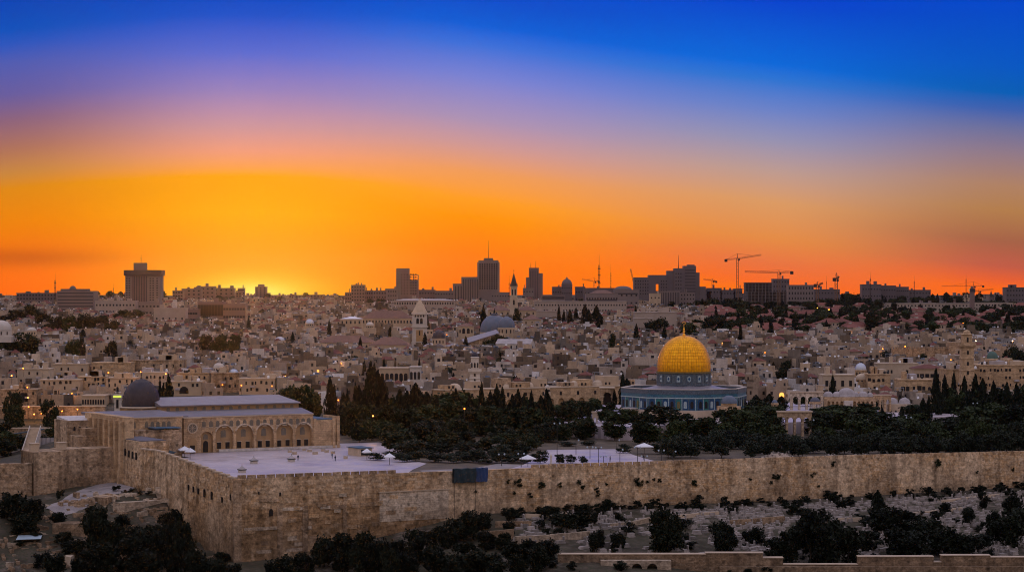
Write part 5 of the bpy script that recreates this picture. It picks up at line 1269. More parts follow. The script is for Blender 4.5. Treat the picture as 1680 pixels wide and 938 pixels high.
long_hall('red_hall', 'church nave under a rust roof left of the black spire', 800, 838, 501, 509, 520, 1820, 'rust_tile', n=4)
long_hall('red_hall', 'church nave under a rust roof right of the black spire', 849, 880, 501, 509, 522, 1815, 'rust_tile', n=3)
long_hall('red_hall', 'square building under a rust hipped roof right of the blue domes', 858, 888, 516, 524, 534, 1680, 'rust_tile', n=3)
long_hall('yellow_hall', 'long yellow building with a window row behind the bell tower top', 646, 745, 491, 493, 508, 2000, 'roof_grey', 'far_cream', n=24, ar=False)
# white gabled church
Y = 1350; k = Y / F; zb = P(577, Y, 0); r_ = thing('white_gabled_church', 'white gabled church with grey roof and pilastered side', 'church', ((843 - 840) * k, Y, zb), R(-14)); RES.append(((843 - 840) * k, Y + 8, 13)); z = lambda py: P(py, Y, zb)
a, b = -11, 10; ze, zr = z(564), z(557)
s = MB(); s.box(a, b, 0, 12, 0, ze); s.add([(b - .01, 0, ze), (b - .01, 12, ze), (b - .01, 6, zr)], [(0, 1, 2)]); s.build('wall', 'white_stone', r_)
s = MB(); s.add([(a - .3, -.4, ze), (b + .3, -.4, ze), (b + .3, 6, zr + .3), (a - .3, 6, zr + .3), (b + .3, 12.4, ze), (a - .3, 12.4, ze)], [(0, 1, 2, 3), (3, 2, 4, 5)]); s.build('roof', 'roof_grey', r_)
for j in range(6): s = MB(); s.box(a + 1 + j * 3.6, a + 1.5 + j * 3.6, -.3, -.01, 0, ze); s.build('pilaster', 'white_stone', r_); add_win(r_, a + 2.8 + j * 3.3, 0, 1.6, .9, 2.2, True)
s = MB(); add_win(r_, b, 6, .5, 1.6, 3, True, rz=R(90))
# minarets
def minaret(name, label, pxc, w_px, py, Y, mt, octag=True):
    """py: (base, shaft top, gallery top, lantern top, dome top)"""
    k = Y / F; zb = P(py[0] + 8, Y, 0); r_ = thing(name, label, 'minaret', ((pxc - 840) * k, Y, zb)); z = lambda p: P(p, Y, zb); hw = w_px * k / 2; VIS.append((pxc - w_px / 2 - 2, pxc + w_px / 2 + 2, py[0] - 6, Y)); RES.append(((pxc - 840) * k, Y, hw + 3))
    seg = 8 if octag else 4; ro = R(22.5) if octag else R(45); q = 1.08 if octag else 1.414
    s = MB(); s.lathe([(hw * q * 1.05, 0), (hw * q, z(py[0])), (hw * q * .97, z(py[1]))], seg, rot=ro); s.build('shaft', mt, r_)
    for t in (.25, .6): zz = z(py[0]) + (z(py[1]) - z(py[0])) * t; s = MB(); s.lathe([(hw * q * 1.0, zz), (hw * q * 1.07, zz + .15), (hw * q * 1.07, zz + .4), (hw * q, zz + .5)], seg, rot=ro); s.build('string_course', mt, r_)
    s = MB(); s.lathe([(hw * q * .97, z(py[1]) - 1.2), (hw * q * 1.3, z(py[1])), (hw * q * 1.3, z(py[1]) + .3), (hw * q * 1.3, z(py[1]) + 1.2), (hw * q * 1.22, z(py[1]) + 1.2), (hw * q * 1.22, z(py[1]) + .35), (hw * .6, z(py[1]) + .35)], seg, rot=ro); s.build('gallery', mt, r_)
    s = MB(); s.lathe([(hw * .78 * q, z(py[1]) + .3), (hw * .74 * q, z(py[3])), (hw * .95 * q, z(py[3]) + .2), (hw * .7, z(py[3]) + .5)], seg, rot=ro); s.build('lantern', mt, r_)
    s = MB(); s.lathe(dome_prof(hw * .66, z(py[4]) - z(py[3]) - .4, z(py[3]) + .4, 8, .05), 16); s.build('dome', 'lead_dome' if mt == 'minaret_stone' else mt, r_, smooth=True)
    s = MB(); s.tube((0, 0, z(py[4]) - .3), (0, 0, z(py[4]) + 1.8), .08); s.build('finial', 'iron', r_)
    yy = -hw * (1.0 if octag else 1.0)
    for t in (.15, .42, .75): add_win(r_, 0, yy - .02, z(py[0]) + (z(py[1]) - z(py[0])) * t, .8, 1.7, True)
    for a in (-45, 0, 45) if octag else (0,): add_win(r_, hw * .78 * math.sin(R(a)), -hw * .78 * math.cos(R(a)) * 1.0, z(py[1]) + 1.6, .8, 2.2, True, rz=R(a))
    return r_, z, hw
minaret('minaret', 'white octagonal minaret rising from the grove behind the pale esplanade', 779, 17, (640, 609, 603, 587, 577), 985, 'minaret_stone')
minaret('minaret', 'tan square minaret at the right with a railed gallery, near the green dome', 1586, 20, (622, 567, 560, 549, 541), 1010, 'mosque_stone', False)
r_, z, hw = minaret('minaret', 'short white minaret with a green lit gallery beside the dark dome', 193.5, 10, (672, 652, 648, 644, 640), 800, 'minaret_stone', False)
s = MB(); s.box(-hw * 1.35, hw * 1.35, -hw * 1.5, -hw * 1.42, z(651.2), z(648.6)); s.build('lit_gallery', 'lit_green', r_)
# other domes
def domed(name, label, pxc, rpx, py_top, py_base, py_wall, Y, dmt, wmt, wide=1.5, cat='dome'):
    k = Y / F; zb = P(py_wall + 10, Y, 0); r_ = thing(name, label, cat, ((pxc - 840) * k, Y, zb)); z = lambda p: P(p, Y, zb); r0 = rpx * k; VIS.append((pxc - rpx, pxc + rpx, py_wall + 1, Y)); RES.append(((pxc - 840) * k, Y, r0 * wide))
    s = MB(); s.box(-r0 * wide, r0 * wide, -r0 * 1.2, r0 * 1.5, 0, z(py_wall)); s.build('hall', wmt, r_)
    s = MB(); s.lathe([(r0, z(py_wall)), (r0, z(py_base)), (r0 * 1.06, z(py_base) + .1), (r0 * .98, z(py_base) + .35)], 20); s.build('drum', wmt, r_)
    for a in (-48, -16, 16, 48): add_win(r_, r0 * math.sin(R(a)), -r0 * math.cos(R(a)), z(py_wall) + (z(py_base) - z(py_wall)) * .2, .7, max(.8, (z(py_base) - z(py_wall)) * .55), True, rz=R(a))
    s = MB(); s.lathe(dome_prof(r0 * .98, z(py_top) - z(py_base) - .3, z(py_base) + .3, 9, .03), 28); s.build('dome', dmt, r_, smooth=True)
    s = MB(); s.tube((0, 0, z(py_top) - .2), (0, 0, z(py_top) + 1.3), .07); s.build('finial', 'iron', r_)
    return r_
domed('domed_hall', 'shining silver dome on a drum among houses right of the golden dome', 1412, 9.5, 595, 607.5, 617, 1080, 'silver', 'mosque_stone')
domed('domed_hall', 'pinkish plaster dome just below the silver dome', 1416, 13, 612, 623, 626, 1045, 'pale_stone', 'mosque_stone')
domed('domed_hall', 'dark green dome on an arcaded drum right of the tan square minaret', 1628, 9.5, 576, 589, 597, 1060, 'green_copper', 'mosque_stone', 1.8)
domed('synagogue', 'big white dome cut by the left frame edge', 1, 18, 525, 541, 551, 1300, 'white_stone', 'white_stone', 1.2)
domed('domed_hall', 'small white dome right of the big white dome', 52, 8, 537, 543, 549, 1320, 'white_stone', 'cream_stone')
domed('domed_hall', 'pale grey dome among roofs left of the long low rust roof', 459, 8, 552, 559, 563, 1420, 'silver', 'cream_stone')
domed('domed_hall', 'pale silver dome left of the tan hall with a white roof edge', 508, 7, 523, 531, 535, 1560, 'silver', 'cream_stone')
domed('domed_hall', 'white dome below the tan hall with a white roof edge', 607, 6.5, 528, 534, 538, 1520, 'white_stone', 'cream_stone')
domed('domed_hall', 'white roof dome of the pale house behind the mosque roof', 359, 9, 595, 603, 608, 1090, 'white_stone', 'white_stone', 1.3)
domed('domed_hall', 'pale half dome right of the pale domed house behind the mosque', 383, 8, 605, 612, 616, 1080, 'silver', 'white_stone', 1.3)
domed('domed_hall', 'tiny white lantern dome on the long portico front', 898, 4, 631, 637, 643, 972, 'white_stone', 'pale_stone', 1.3)
# arched front and square white tower behind the grove
r_, L, h = block('arched_front', 'yellow building with a row of tall arched windows behind the grove', 'building', 622, 671, 605, 1090, 14, 'cream_stone', roofbox=False)
for j in range(6): add_win(r_, -L / 2 + (j + .7) * L / 6.4, 0, h - 6.2, 1.7, 4.2, True)
r_, L, h = block('white_block', 'square white block with three arched windows right of the yellow arched front', 'building', 672, 690, 603, 1085, 10, 'white_stone', roofbox=False)
for x in (-1.75, 0, 1.75): add_win(r_, x, 0, h - 5.5, 1.2, 3.6, True)
add_win(r_, 0, 0, h - 9.5, 2.6, 1.8, True)
# big blocks at the right above the cypresses
block('convent', 'broad tan building with small windows at the right frame edge above the cypresses', 'building', 1606, 1690, 600, 1030, 22, 'mosque_stone', 12, 3, (.8, 1.2), zlow=.45, drop=.35)
block('convent', 'tan building between the square minaret and the broad tan building', 'building', 1552, 1606, 607, 1025, 16, 'mosque_stone', 6, 2, (.8, 1.3), zlow=.5, drop=.3)
block('white_school', 'pale house with two pairs of windows beside the silver dome', 'building', 1350, 1402, 616, 1030, 14, 'pale_stone', 4, 1, (1.3, 2.6), zlow=.55)
block('cream_house', 'cream house with dark windows right of the pinkish plaster dome', 'building', 1424, 1461, 615, 1035, 14, 'mosque_stone', 5, 2, (1.1, 1.4), zlow=.45, drop=.3)
block('cream_house', 'cream house with green shutters left of the tan square minaret', 'building', 1476, 1530, 624, 1010, 14, 'mosque_stone', 6, 1, (1.5, 2.0), zlow=.55, drop=.2)
r_, L, h = block('red_gallery', 'red roofed gallery house behind the green shuttered cream house', 'building', 1500, 1551, 606, 1050, 12, 'cream_stone', 6, 1, (1.8, 1.6), zlow=.7, roofbox=False)
s = MB(); s.hip(-L / 2, L / 2, 0, 12, h + .5, 1.8, .6); s.build('roof', 'red_tile', r_)
block('long_house', 'long pale house with dark windows right of the silver dome', 'building', 1438, 1506, 597, 1110, 12, 'pale_stone', 9, 1, (1.2, 1.6), zlow=.6, drop=.3)
# town wall on the right
Y = 1300; xc, L, zb, h = frame(1463, 1556, 572, Y); r_ = thing('town_wall', 'crenellated town wall with a gate tower left of the tan square minaret', 'wall', (xc, Y, zb)); k = Y / F
s = MB(); s.box(-L / 2, L / 2, 0, 2, 0, h); s.build('masonry', 'rough_stone', r_)
for j in range(22): s = MB(); s.box(-L / 2 + j * L / 22, -L / 2 + (j + .6) * L / 22, .05, .9, h, h + 1.1); s.build('merlon', 'rough_stone', r_)
s = MB(); s.box(L / 2, L / 2 + 22 * k, -1, 8, 0, P(561, Y, zb)); s.build('gate_tower', 'rough_stone', r_); add_win(r_, L / 2 + 11 * k, -1, 3.5, 3.5, 5, True, name='gate_arch'); RES += [(xc, Y, 12), (xc + 14, Y, 8), (xc - 14, Y, 8)]
# western terraces at the left: retaining walls
for nm, lb, a, b, t, Y, mt in (('terrace_wall', 'long retaining wall with orange lamps at the far left', -10, 172, 667, 1030, 'rough_stone'), ('terrace_wall', 'pale lower retaining wall behind the teal canopy', -10, 96, 703, 985, 'rough_stone')):
    xc, L, zb, h = frame(a, b, t, Y, 4); r_ = thing(nm, lb, 'wall', (xc, Y, zb)); s = MB(); s.box(-L / 2, L / 2, 0, 3, 0, h); s.build('masonry', mt, r_); s = MB(); s.box(-L / 2 - .2, L / 2 + .2, -.2, 3.2, h, h + .4); s.build('coping', 'pale_stone', r_)
r_, L, h = block('long_arched_house', 'long house with a row of nine small arched windows left of the lit minaret', 'building', 134, 172, 650, 1045, 12, 'cream_stone', roofbox=False)
for j in range(9): add_win(r_, -L / 2 + (j + .5) * L / 9, 0, h - 3.6, .75, 2.2, True)
for i, (a, b, t, Y, c, r0) in enumerate(((66, 130, 624, 1075, 7, 3), (128, 174, 619, 1085, 6, 3), (0, 60, 640, 1060, 5, 2), (174, 222, 621, 1078, 5, 3), (222, 272, 612, 1100, 7, 2), (270, 330, 627, 1050, 6, 2), (290, 342, 613, 1095, 5, 2), (346, 392, 613, 1075, 5, 2), (392, 450, 622, 1060, 7, 2), (28, 80, 606, 1120, 4, 2), (86, 140, 598, 1140, 5, 2), (150, 214, 596, 1150, 6, 2), (216, 300, 592, 1165, 8, 2))):
    lab_ = ['three storey tan block with paired windows above the lamp lit wall', 'three storey block left of the dark dome lamp', 'dim brown block at the left edge with arched lit recess', 'tall tan block directly behind the lit minaret', 'wide block behind the dark dome with lamps on its wall', 'house with a big arched double window right of the dark dome', 'cream house above the arched double window house', 'pale two storey house below the white roof dome', 'broad house with warm lit ground floor behind the mosque roof', 'upper brown house above the left edge block', 'upper tan house above the three storey tan block', 'long upper house behind the dark dome lamp', 'long upper house with many small windows above the wide block'][i]
    r_, L, h = block('quarter_house', lab_, 'house', a, b, t, Y, 13, ('cream_stone', 'mosque_stone', 'rough_stone', 'cream_stone', 'pale_stone')[i % 5], c, r0, (1.0, 1.5), zlow=.38, arched=i in (4, 7), drop=.38, group='large houses of the left quarter')
    if i == 5: add_win(r_, .5, 0, h - 5.2, 4.2, 3.4, True, name='arched_window')
    if i == 8: s = MB(); s.box(-L / 2 + 1, -L / 2 + 7, -.12, 0, h - 9, h - 7.4); s.build('lit_window', 'window_lit', r_)
    if i == 2: s = MB(); s.arch(2, h - 5, 5, 4, 0, .1); s.build('arched_recess', 'window_dark', r_)

VIS += [(806, 870, 572, 1350), (765, 822, 570, 1440), (815, 847, 552, 1490), (705, 738, 572, 1420), (1120, 1124, 560, 960), (811, 829, 603, 1150)]
TOWN_TREES = [(12, 552, 1330, 40), (40, 547, 1300, 48), (120, 556, 1270, 26), (134, 552, 1280, 12), (183, 557, 1260, 22), (340, 548, 1300, 30), (362, 546, 1300, 34), (385, 546, 1320, 26), (28, 508, 1800, 40), (50, 500, 1850, 36), (70, 512, 1750, 36), (90, 520, 1650, 40), (118, 516, 1620, 36), (140, 512, 1620, 34), (165, 516, 1700, 36), (200, 508, 1850, 30), (185, 524, 1650, 28), (225, 508, 1900, 26), (212, 512, 1880, 26), (10, 516, 1760, 36), (312, 606, 1105, 36), (118, 595, 1150, 32), (700, 572, 1390, 26), (720, 575, 1380, 26), (738, 574, 1390, 22), (815, 548, 1430, 26), (830, 552, 1425, 28), (800, 556, 1420, 22), (848, 506, 1760, 14), (1005, 545, 1380, 12), (1085, 520, 1640, 32), (1070, 524, 1640, 26), (1165, 520, 1620, 30), (1180, 516, 1640, 30), (1130, 530, 1560, 34), (1285, 602, 1090, 26), (1515, 578, 1260, 16), (1660, 566, 1250, 30), (1675, 572, 1220, 30), (1290, 590, 1140, 22), (22, 640, 1010, 34), (80, 655, 1000, 32), (25, 665, 990, 30), (14, 706, 900, 50), (34, 712, 905, 40), (6, 720, 890, 46), (8, 690, 960, 34), (64, 712, 930, 26), (92, 690, 950, 24), (84, 704, 945, 26)]
TOWN_CYP = [(136, 540, 1500, 14), (540, 525, 1520, 9), (591, 553, 1370, 8), (640, 536, 1480, 10), (700, 510, 1580, 10), (697, 546, 1430, 10), (764, 552, 1410, 10), (793, 502, 1560, 12), (811, 507, 1800, 5), (945, 505, 1760, 11), (960, 500, 1720, 16), (966, 508, 1700, 14), (978, 502, 1740, 18), (984, 514, 1690, 16), (935, 508, 1730, 12), (925, 510, 1750, 8), (917, 501, 1780, 7), (1044, 532, 1450, 11), (1090, 534, 1500, 10), (1078, 526, 1600, 14), (1043, 502, 1800, 7), (630, 588, 1120, 8), (598, 592, 1110, 9), (688, 588, 1100, 7), (614, 596, 1080, 10), (1008, 640, 960, 10), (1265, 522, 1560, 10), (1303, 518, 1580, 10), (408, 520, 1600, 8), (480, 545, 1440, 10), (1215, 530, 1450, 8), (1366, 630, 990, 10)]
for px, pt, Y, w in TOWN_TREES + TOWN_CYP:
    gpy = PH + (CAMZ - H((px - 840) * Y / F, Y)) * F / Y; VIS.append((px - w * .4, px + w * .4, pt + .75 * max(6, gpy - pt), Y)); RES.append(((px - 840) * Y / F, Y, max(2, w * Y / F * .3)))
LAMPS = [(19, 616, 1045, 300), (38, 604, 1055, 400), (47, 667, 1024, 300), (38, 679, 1022, 350), (56, 679, 1022, 350), (68, 678, 1022, 350), (102, 674, 1024, 350), (127, 671, 1024, 350), (46, 652, 1042, 300), (45, 635, 1050, 250), (178, 611, 1070, 250), (231, 610, 1075, 400), (272, 613, 1092, 350), (365, 631, 1065, 250), (396, 632, 1050, 250), (446, 633, 1050, 250), (468, 617, 1095, 250), (555, 656, 905, 350), (561, 664, 900, 250), (575, 665, 902, 250), (612, 682, 790, 250), (643, 676, 805, 250), (700, 665, 850, 200), (762, 670, 795, 300), (540, 574, 1330, 300), (490, 573, 1335, 300), (498, 574, 1335, 300), (733, 549, 1400, 250), (788, 662, 830, 150), (1485, 568, 1290, 400), (1341, 505, 1880, 700), (1360, 508, 1870, 900), (1439, 551, 1540, 400), (1406, 548, 1550, 400), (1601, 559, 1280, 500), (1661, 559, 1260, 500), (1300, 540, 1600, 300), (1448, 572, 1280, 200), (1560, 590, 1120, 200), (560, 596, 1140, 200), (668, 640, 1000, 150), (118, 645, 1060, 200), (1255, 578, 1220, 150), (1240, 545, 1500, 200), (1500, 545, 1560, 300), (1580, 530, 1700, 300)]
for px, py, Y, e in LAMPS: VIS.append((px - 2, px + 2, py + 2, Y))
def headroom(x, y, z, w):
    """tallest roof at this spot that keeps the known buildings behind it in view"""
    px = 840 + x * F / y; hw = w / 2 * F / y; m = 99
    for p0, p1, v, Y in VIS:
        if y < Y - 1 and px + hw > p0 and px - hw < p1: m = min(m, CAMZ - (v - PH) * y / F - z)
    return m
# ---- the mass of the old town
ROOT_RG = random.Random(21)
cand = []
y = 968.0
while y < 2330:
    half = .236 * y + 75; x = -half + ROOT_RG.uniform(0, 6)
    step_y = 8.6 + (y - 968) / 1400 * 5
    while x < half:
        w = ROOT_RG.choice((4.5, 5.5, 6, 7, 8, 9, 11)) * ROOT_RG.uniform(.9, 1.15); d = ROOT_RG.uniform(5.5, 9); h = ROOT_RG.choice((2.8, 3.4, 4.2, 5.2, 6.0, 6.8, 7.6, 9.0, 10.2))
        xx, yy = x + w / 2, y + ROOT_RG.uniform(-3, 3); px, py = proj(xx, yy, H(xx, yy))
        x += w * ROOT_RG.uniform(.9, 1.16)
        n, wq = tminv(xx, yy)
        if n < 356 and wq < 300 and n > -8: continue
        if px < 175 and yy < 1052: continue
        if px < 460 and yy < 1045: continue
        if yy > 1570 and px > 1150: continue
        if yy > 2050 and px > 1080: continue
        if taken(xx, yy + d / 2, w * .45): continue
        hr = headroom(xx, yy, H(xx, yy), w); h = min(h, hr - .7)
        if h < 2.4: continue
        if ROOT_RG.random() < (.05 if yy < 1500 else .12 + .25 * sstep(yy, 1600, 2300)): continue
        cand.append((xx, yy, w, d, h, R(ROOT_RG.choice((0, 12, 25, 30, -18)) + ROOT_RG.uniform(-9, 9)) + .5 * mnoise.noise((xx / 120, yy / 120, 5))))
    y += step_y
cand.sort(key=lambda c: c[1])
vis = [c for c in cand if -15 < proj(*c[:2], 0)[0] < 1695]
single = set(id(c) for c in vis[:292])
for c in cand:
    place_house(ROOT_RG, *c, id(c) in single, red=.09 if c[1] < 1500 else .2)
# red roofed quarter on the right
rrg = random.Random(33)
red_spots = []
for k in range(1500):
    Y = rrg.uniform(1590, 2150); px = rrg.uniform(1120, 1790)
    if px > 1560 and Y < 1700: continue
    x = (px - 840) * Y / F
    if headroom(x, Y, H(x, Y), 14) < 7: continue
    if taken(x, Y + 6, 9) or any((x - a) ** 2 + (Y - b) ** 2 < 19 ** 2 for a, b in red_spots): continue
    red_spots.append((x, Y))
    if len(red_spots) > 138: break
for x, Y in red_spots:
    z = H(x, Y); px, py = proj(x, Y, z + 7); w, d, h = rrg.uniform(11, 21), rrg.uniform(9, 12), rrg.choice((4.5, 6, 7))
    r_ = thing('red_roofed_house', '', 'house', (x, Y, z), R(rrg.uniform(-25, 35)), 'red roofed houses on the right hillside'); auto(r_, ('wide' if w > 16 else 'small') + ' red roofed stone house', px, py)
    tv = rrg.uniform(.85, 1.15); s = MB(); s.tint = (.42 * tv, .32 * tv, .245 * tv); s.box(-w / 2, w / 2, 0, d, -5, h); s.build('wall', 'house_wall', r_, tint=True)
    s = MB(); s.hip(-w / 2, w / 2, 0, d, h + .01, rrg.uniform(2.2, 3.4), .5); s.build('roof', 'red_tile', r_)
    for j in range(int(w / 3.2)): add_win(r_, -w / 2 + (j + .5) * w / int(w / 3.2), 0, h - 2.4, 1, 1.4, False)
    if rrg.random() < .5: s = MB(); s.box(-1 - w * .2, 1 - w * .2, d * .25, d * .45, h + .6, h + 2.6); s.build('chimney', 'white_stone', r_)
mo = mass.build('stone_houses', EXM, tint=True)
tag(mo, 'closely packed flat roofed stone houses covering the farther slope', 'houses', kind='stuff')
# scattered apartment houses between the old town and the skyline
brg = random.Random(41); cnt = 0
tl = ('grey', 'rosy', 'pale', 'tan'); bm_ = ('tower_grey', 'tower_rose', 'tower_stone', 'cream_stone')
for k in range(260):
    Y = brg.uniform(2050, 2900); px = brg.uniform(-15, 1695); w = brg.uniform(14, 30); x = (px - 840) * Y / F
    if taken(x, Y + 7, w * .5): continue
    h = brg.choice((7, 9, 10, 12)) * (1 if Y < 2500 else .8); h = min(h, headroom(x, Y, H(x, Y), w))
    if h < 4: continue
    pt = proj(x, Y, H(x, Y) + h - 3)[1]; i = brg.randrange(4)
    r_, L, hh = block('apartment_block', '', 'building', px - w / 2 * F / Y, px + w / 2 * F / Y, pt, Y, 12, bm_[i], max(2, int(w / 4)), 2, (1.4, 1.5), seed=k, group='apartment blocks on the far ridge')
    auto(r_, tl[i] + (' broad' if w > 22 else ' narrow') + ' apartment block', px, pt); cnt += 1
    if cnt > 75: break

# ---------------------------------------------------------------- cranes and masts
def lattice(s, p, q, w_, r_, n):
    p, q = Vector(p), Vector(q); d = (q - p); L = d.length; d.normalize()
    u = d.cross(Vector((0, 1, 0)));
    if u.length < .1: u = d.cross(Vector((1, 0, 0)))
    u.normalize(); v = d.cross(u).normalized(); cs = [(u * a + v * b) * (w_ / 2) for a, b in ((1, 1), (1, -1), (-1, -1), (-1, 1))]
    for c in cs: s.tube(p + c, q + c, r_, seg=4)
    for i in range(n):
        a, b = p + d * (L * i / n), p + d * (L * (i + 1) / n)
        for j in range(4):
            c, e = cs[j], cs[(j + 1) % 4]; s.tube(a + (c if i % 2 else e), b + (e if i % 2 else c), r_ * .7, seg=3)
def crane(label, px, py_top, Y, jib_px, jib_py, ctr_px, ctr_py, py_jib, big=1.0, py_base=None):
    k = Y / F; x = (px - 840) * k; zb = H(x, Y) - 1 if py_base is None else P(py_base, Y, 0)
    r_ = thing('tower_crane', label, 'crane', (x, Y, zb), 0, 'tower cranes on the skyline'); z = lambda p: P(p, Y, zb)
    zj = z(py_jib); s = MB(); lattice(s, (0, 0, 0), (0, 0, zj), 1.9 * big, .16 * big, max(6, int(zj / 3))); s.build('mast', 'crane_paint', r_)
    s = MB(); lattice(s, (1.0 * (1 if jib_px > px else -1), 0, zj), ((jib_px - px) * k, 0, z(jib_py)), 1.2 * big, .15 * big, 14); s.build('jib', 'crane_paint', r_)
    s = MB(); lattice(s, (0, 0, zj), ((ctr_px - px) * k, 0, z(ctr_py)), 1.2 * big, .15 * big, 5); s.build('counter_jib', 'crane_paint', r_)
    s = MB(); a = (ctr_px - px) * k; s.box(a - 1.3 * big, a + 1.3 * big, -.9, .9, z(ctr_py) - 2.0 * big, z(ctr_py) + .6 * big); s.build('counterweight', 'iron', r_)
    s = MB(); s.tube((0, 0, zj), (0, 0, z(py_top)), .45 * big, .25 * big, 4); s.build('tower_head', 'crane_paint', r_)
    s = MB(); t = Vector((0, 0, z(py_top))); s.tube(t, ((jib_px - px) * k * .65, 0, zj + (z(jib_py) - zj) * .65 + .6), .1 * big, seg=3); s.tube(t, ((ctr_px - px) * k * .9, 0, z(ctr_py) + .6), .1 * big, seg=3); s.build('tie_bar', 'iron', r_)
    s = MB(); s.box(.5, 2.2, -1.6, -.2, zj - 2.2, zj - .2); s.build('cab', 'iron', r_)
crane('tall hammerhead crane with its jib tilted slightly upward, highest on the skyline', 1210, 416, 2300, 1249, 418, 1191, 426, 424, 1.1)
crane('crane with a long level jib over the unfinished concrete frame', 1278, 443, 2260, 1222, 445.5, 1299, 446, 447, 1.2)
crane('compact crane with a stubby raised jib left of the single dark mast crane', 1341, 462, 2250, 1350, 464, 1338, 467, 468, 1.3)
crane('dark mast crane seen end on with a short jib pointing up', 1372, 447, 2200, 1376, 453, 1369, 457, 458, 1.3)
crane('small crane with a thin jib beside the tall lattice mast', 975, 456, 2500, 955, 458, 982, 461, 461, .8)
crane('small crane with a downward jib right of the stepped hotel', 1169, 457, 2500, 1154, 458, 1175, 461.5, 460, .8)
crane('crane with a long thin jib behind the dark slender tower', 1597, 462, 2500, 1545, 469, 1613, 469, 469, .8)
crane('low crane with a jib to the right of the dark slender tower', 1606, 474, 2450, 1630, 474, 1598, 478, 477, .8)
cr_ = thing('crane_jib', 'lone slanting luffing crane jib left of the stepped hotel', 'crane', ((1041 - 840) * 2420 / F, 2420, H((1041 - 840) * 2420 / F, 2420)), 0)
zb = cr_.location.z; s = MB(); lattice(s, (0, 0, 0), (0, 0, P(470, 2420, zb)), 1.6, .15, 6); s.build('mast', 'crane_paint', cr_); s = MB(); lattice(s, (0, 0, P(470, 2420, zb)), (-4.2, 0, P(441, 2420, zb)), 1.0, .18, 10); s.build('jib', 'crane_paint', cr_)
for lb, px, pt, Y, w_, r0 in (('lattice mast with stays above the low office block at the left', 90.5, 447, 2200, .9, .12), ('tallest lattice mast with thick collars beside the small thin crane', 983, 417, 2300, 1.3, .2), ('thinner lattice mast right of the tallest lattice mast', 1002, 433, 2350, .7, .1), ('lattice mast on the skyline cluster above dark trees', 1428, 445, 2450, .8, .12), ('faint mast above the last skyline block', 1500, 452, 2500, .6, .1), ('faint tall mast left of the dark slender tower', 1585, 447, 2500, .5, .1), ('faint mast close to the compact crane', 1356, 452, 2500, .4, .08), ('thin mast left of the black spire', 835.5, 452, 2300, .7, .1), ('hair thin mast left of the slab hotel tower', 186, 464, 2300, .4, .08)):
    x = (px - 840) * Y / F; zb = H(x, Y); r_ = thing('radio_mast', lb, 'mast', (x, Y, zb), 0, 'radio masts on the skyline'); h = P(pt, Y, zb)
    s = MB(); lattice(s, (0, 0, 0), (0, 0, h * .8), w_, r0, max(8, int(h / 3))); s.build('lattice', 'iron', r_); s = MB(); s.tube((0, 0, h * .8), (0, 0, h), r0 * 1.2, r0 * .5, 4)
    s.build('rod', 'iron', r_); s = MB()
    for t in (.45, .6, .72): s.box(-w_, w_, -w_ * .6, w_ * .6, h * t, h * t + w_ * .7)
    s.build('aerial_drum', 'iron', r_)
# ---------------------------------------------------------------- trees
def leaf_quads(s, pts, size, rg):
    for (x, y, z) in pts:
        a, b = rg.uniform(0, 6.283), rg.uniform(-1, 1); q = size * rg.uniform(.6, 1.4)
        n = Vector((math.cos(a) * math.sqrt(1 - b * b), math.sin(a) * math.sqrt(1 - b * b), b)); u = n.orthogonal().normalized(); v = n.cross(u)
        c = Vector((x, y, z)); e = rg.uniform(.5, 1)
        s.add([tuple(c + u * q), tuple(c + v * q * e), tuple(c - u * q * rg.uniform(.5, 1)), tuple(c - v * q * e)], [(0, 1, 2, 3)])
def crown_mesh(kind, seed):
    """unit crown: height 1 from z=0 (crown bottom) to 1, radius about .5"""
    rg = random.Random(seed); s = MB(); pts = []
    if kind == 'cypress':
        lean = rg.uniform(-.04, .04)
        for i in range(1300):
            t = rg.random() ** .95; r = .5 * min(1, (t + .03) / .22) ** .55 * max(0, 1 - t ** 2.6) ** .85 * rg.uniform(.4, 1.08); a = rg.uniform(0, 6.283)
            r *= 1 + .22 * math.sin(a * 3 + t * 14 + seed); pts.append((r * math.cos(a) + lean * t, r * math.sin(a), t))
        leaf_quads(s, pts, .06, rg)
        for v in range(len(s.v)): x, y, z = s.v[v]; s.v[v] = (x, y, z)
    else:
        nc = {'pine': 30, 'round': 26, 'olive': 21, 'bush': 13, 'loose': 24}[kind]; cl = []
        for i in range(nc):
            for _ in range(20):
                a = rg.uniform(0, 6.283); rr = math.sqrt(rg.random()) * .40; z = rg.uniform(.10, .88)
                env = math.sqrt(max(0, 1 - ((z - .42) / .58) ** 2)) if kind != 'pine' else math.sqrt(max(0, 1 - ((z - .45) / .55) ** 2)) * (.75 + .3 * z)
                if rr < .42 * env: break
            cl.append((rr * math.cos(a), rr * math.sin(a), z, rg.uniform(.08, .22)))
        per = {'pine': 105, 'round': 115, 'olive': 95, 'bush': 100, 'loose': 75}[kind]
        for x, y, z, r in cl:
            for j in range(per):
                v = Vector((rg.gauss(0, 1), rg.gauss(0, 1), rg.gauss(0, 1) * .8)).normalized() * r * (rg.uniform(.35, 1.05) if rg.random() < .88 else rg.uniform(1.05, 1.45))
                pts.append((x + v.x, y + v.y, min(1.02, max(0, z + v.z))))
        leaf_quads(s, pts, .05, rg)
    me = bpy.data.meshes.new('crown'); me.from_pydata(s.v, [], s.f); return me
CROWNS = {}
LEAF = {'cypress': 'leaf_cypress', 'pine': 'leaf_pine', 'round': 'leaf_dark', 'olive': 'leaf_olive', 'bush': 'leaf_dark', 'loose': 'leaf_warm'}
TRUNK = {}
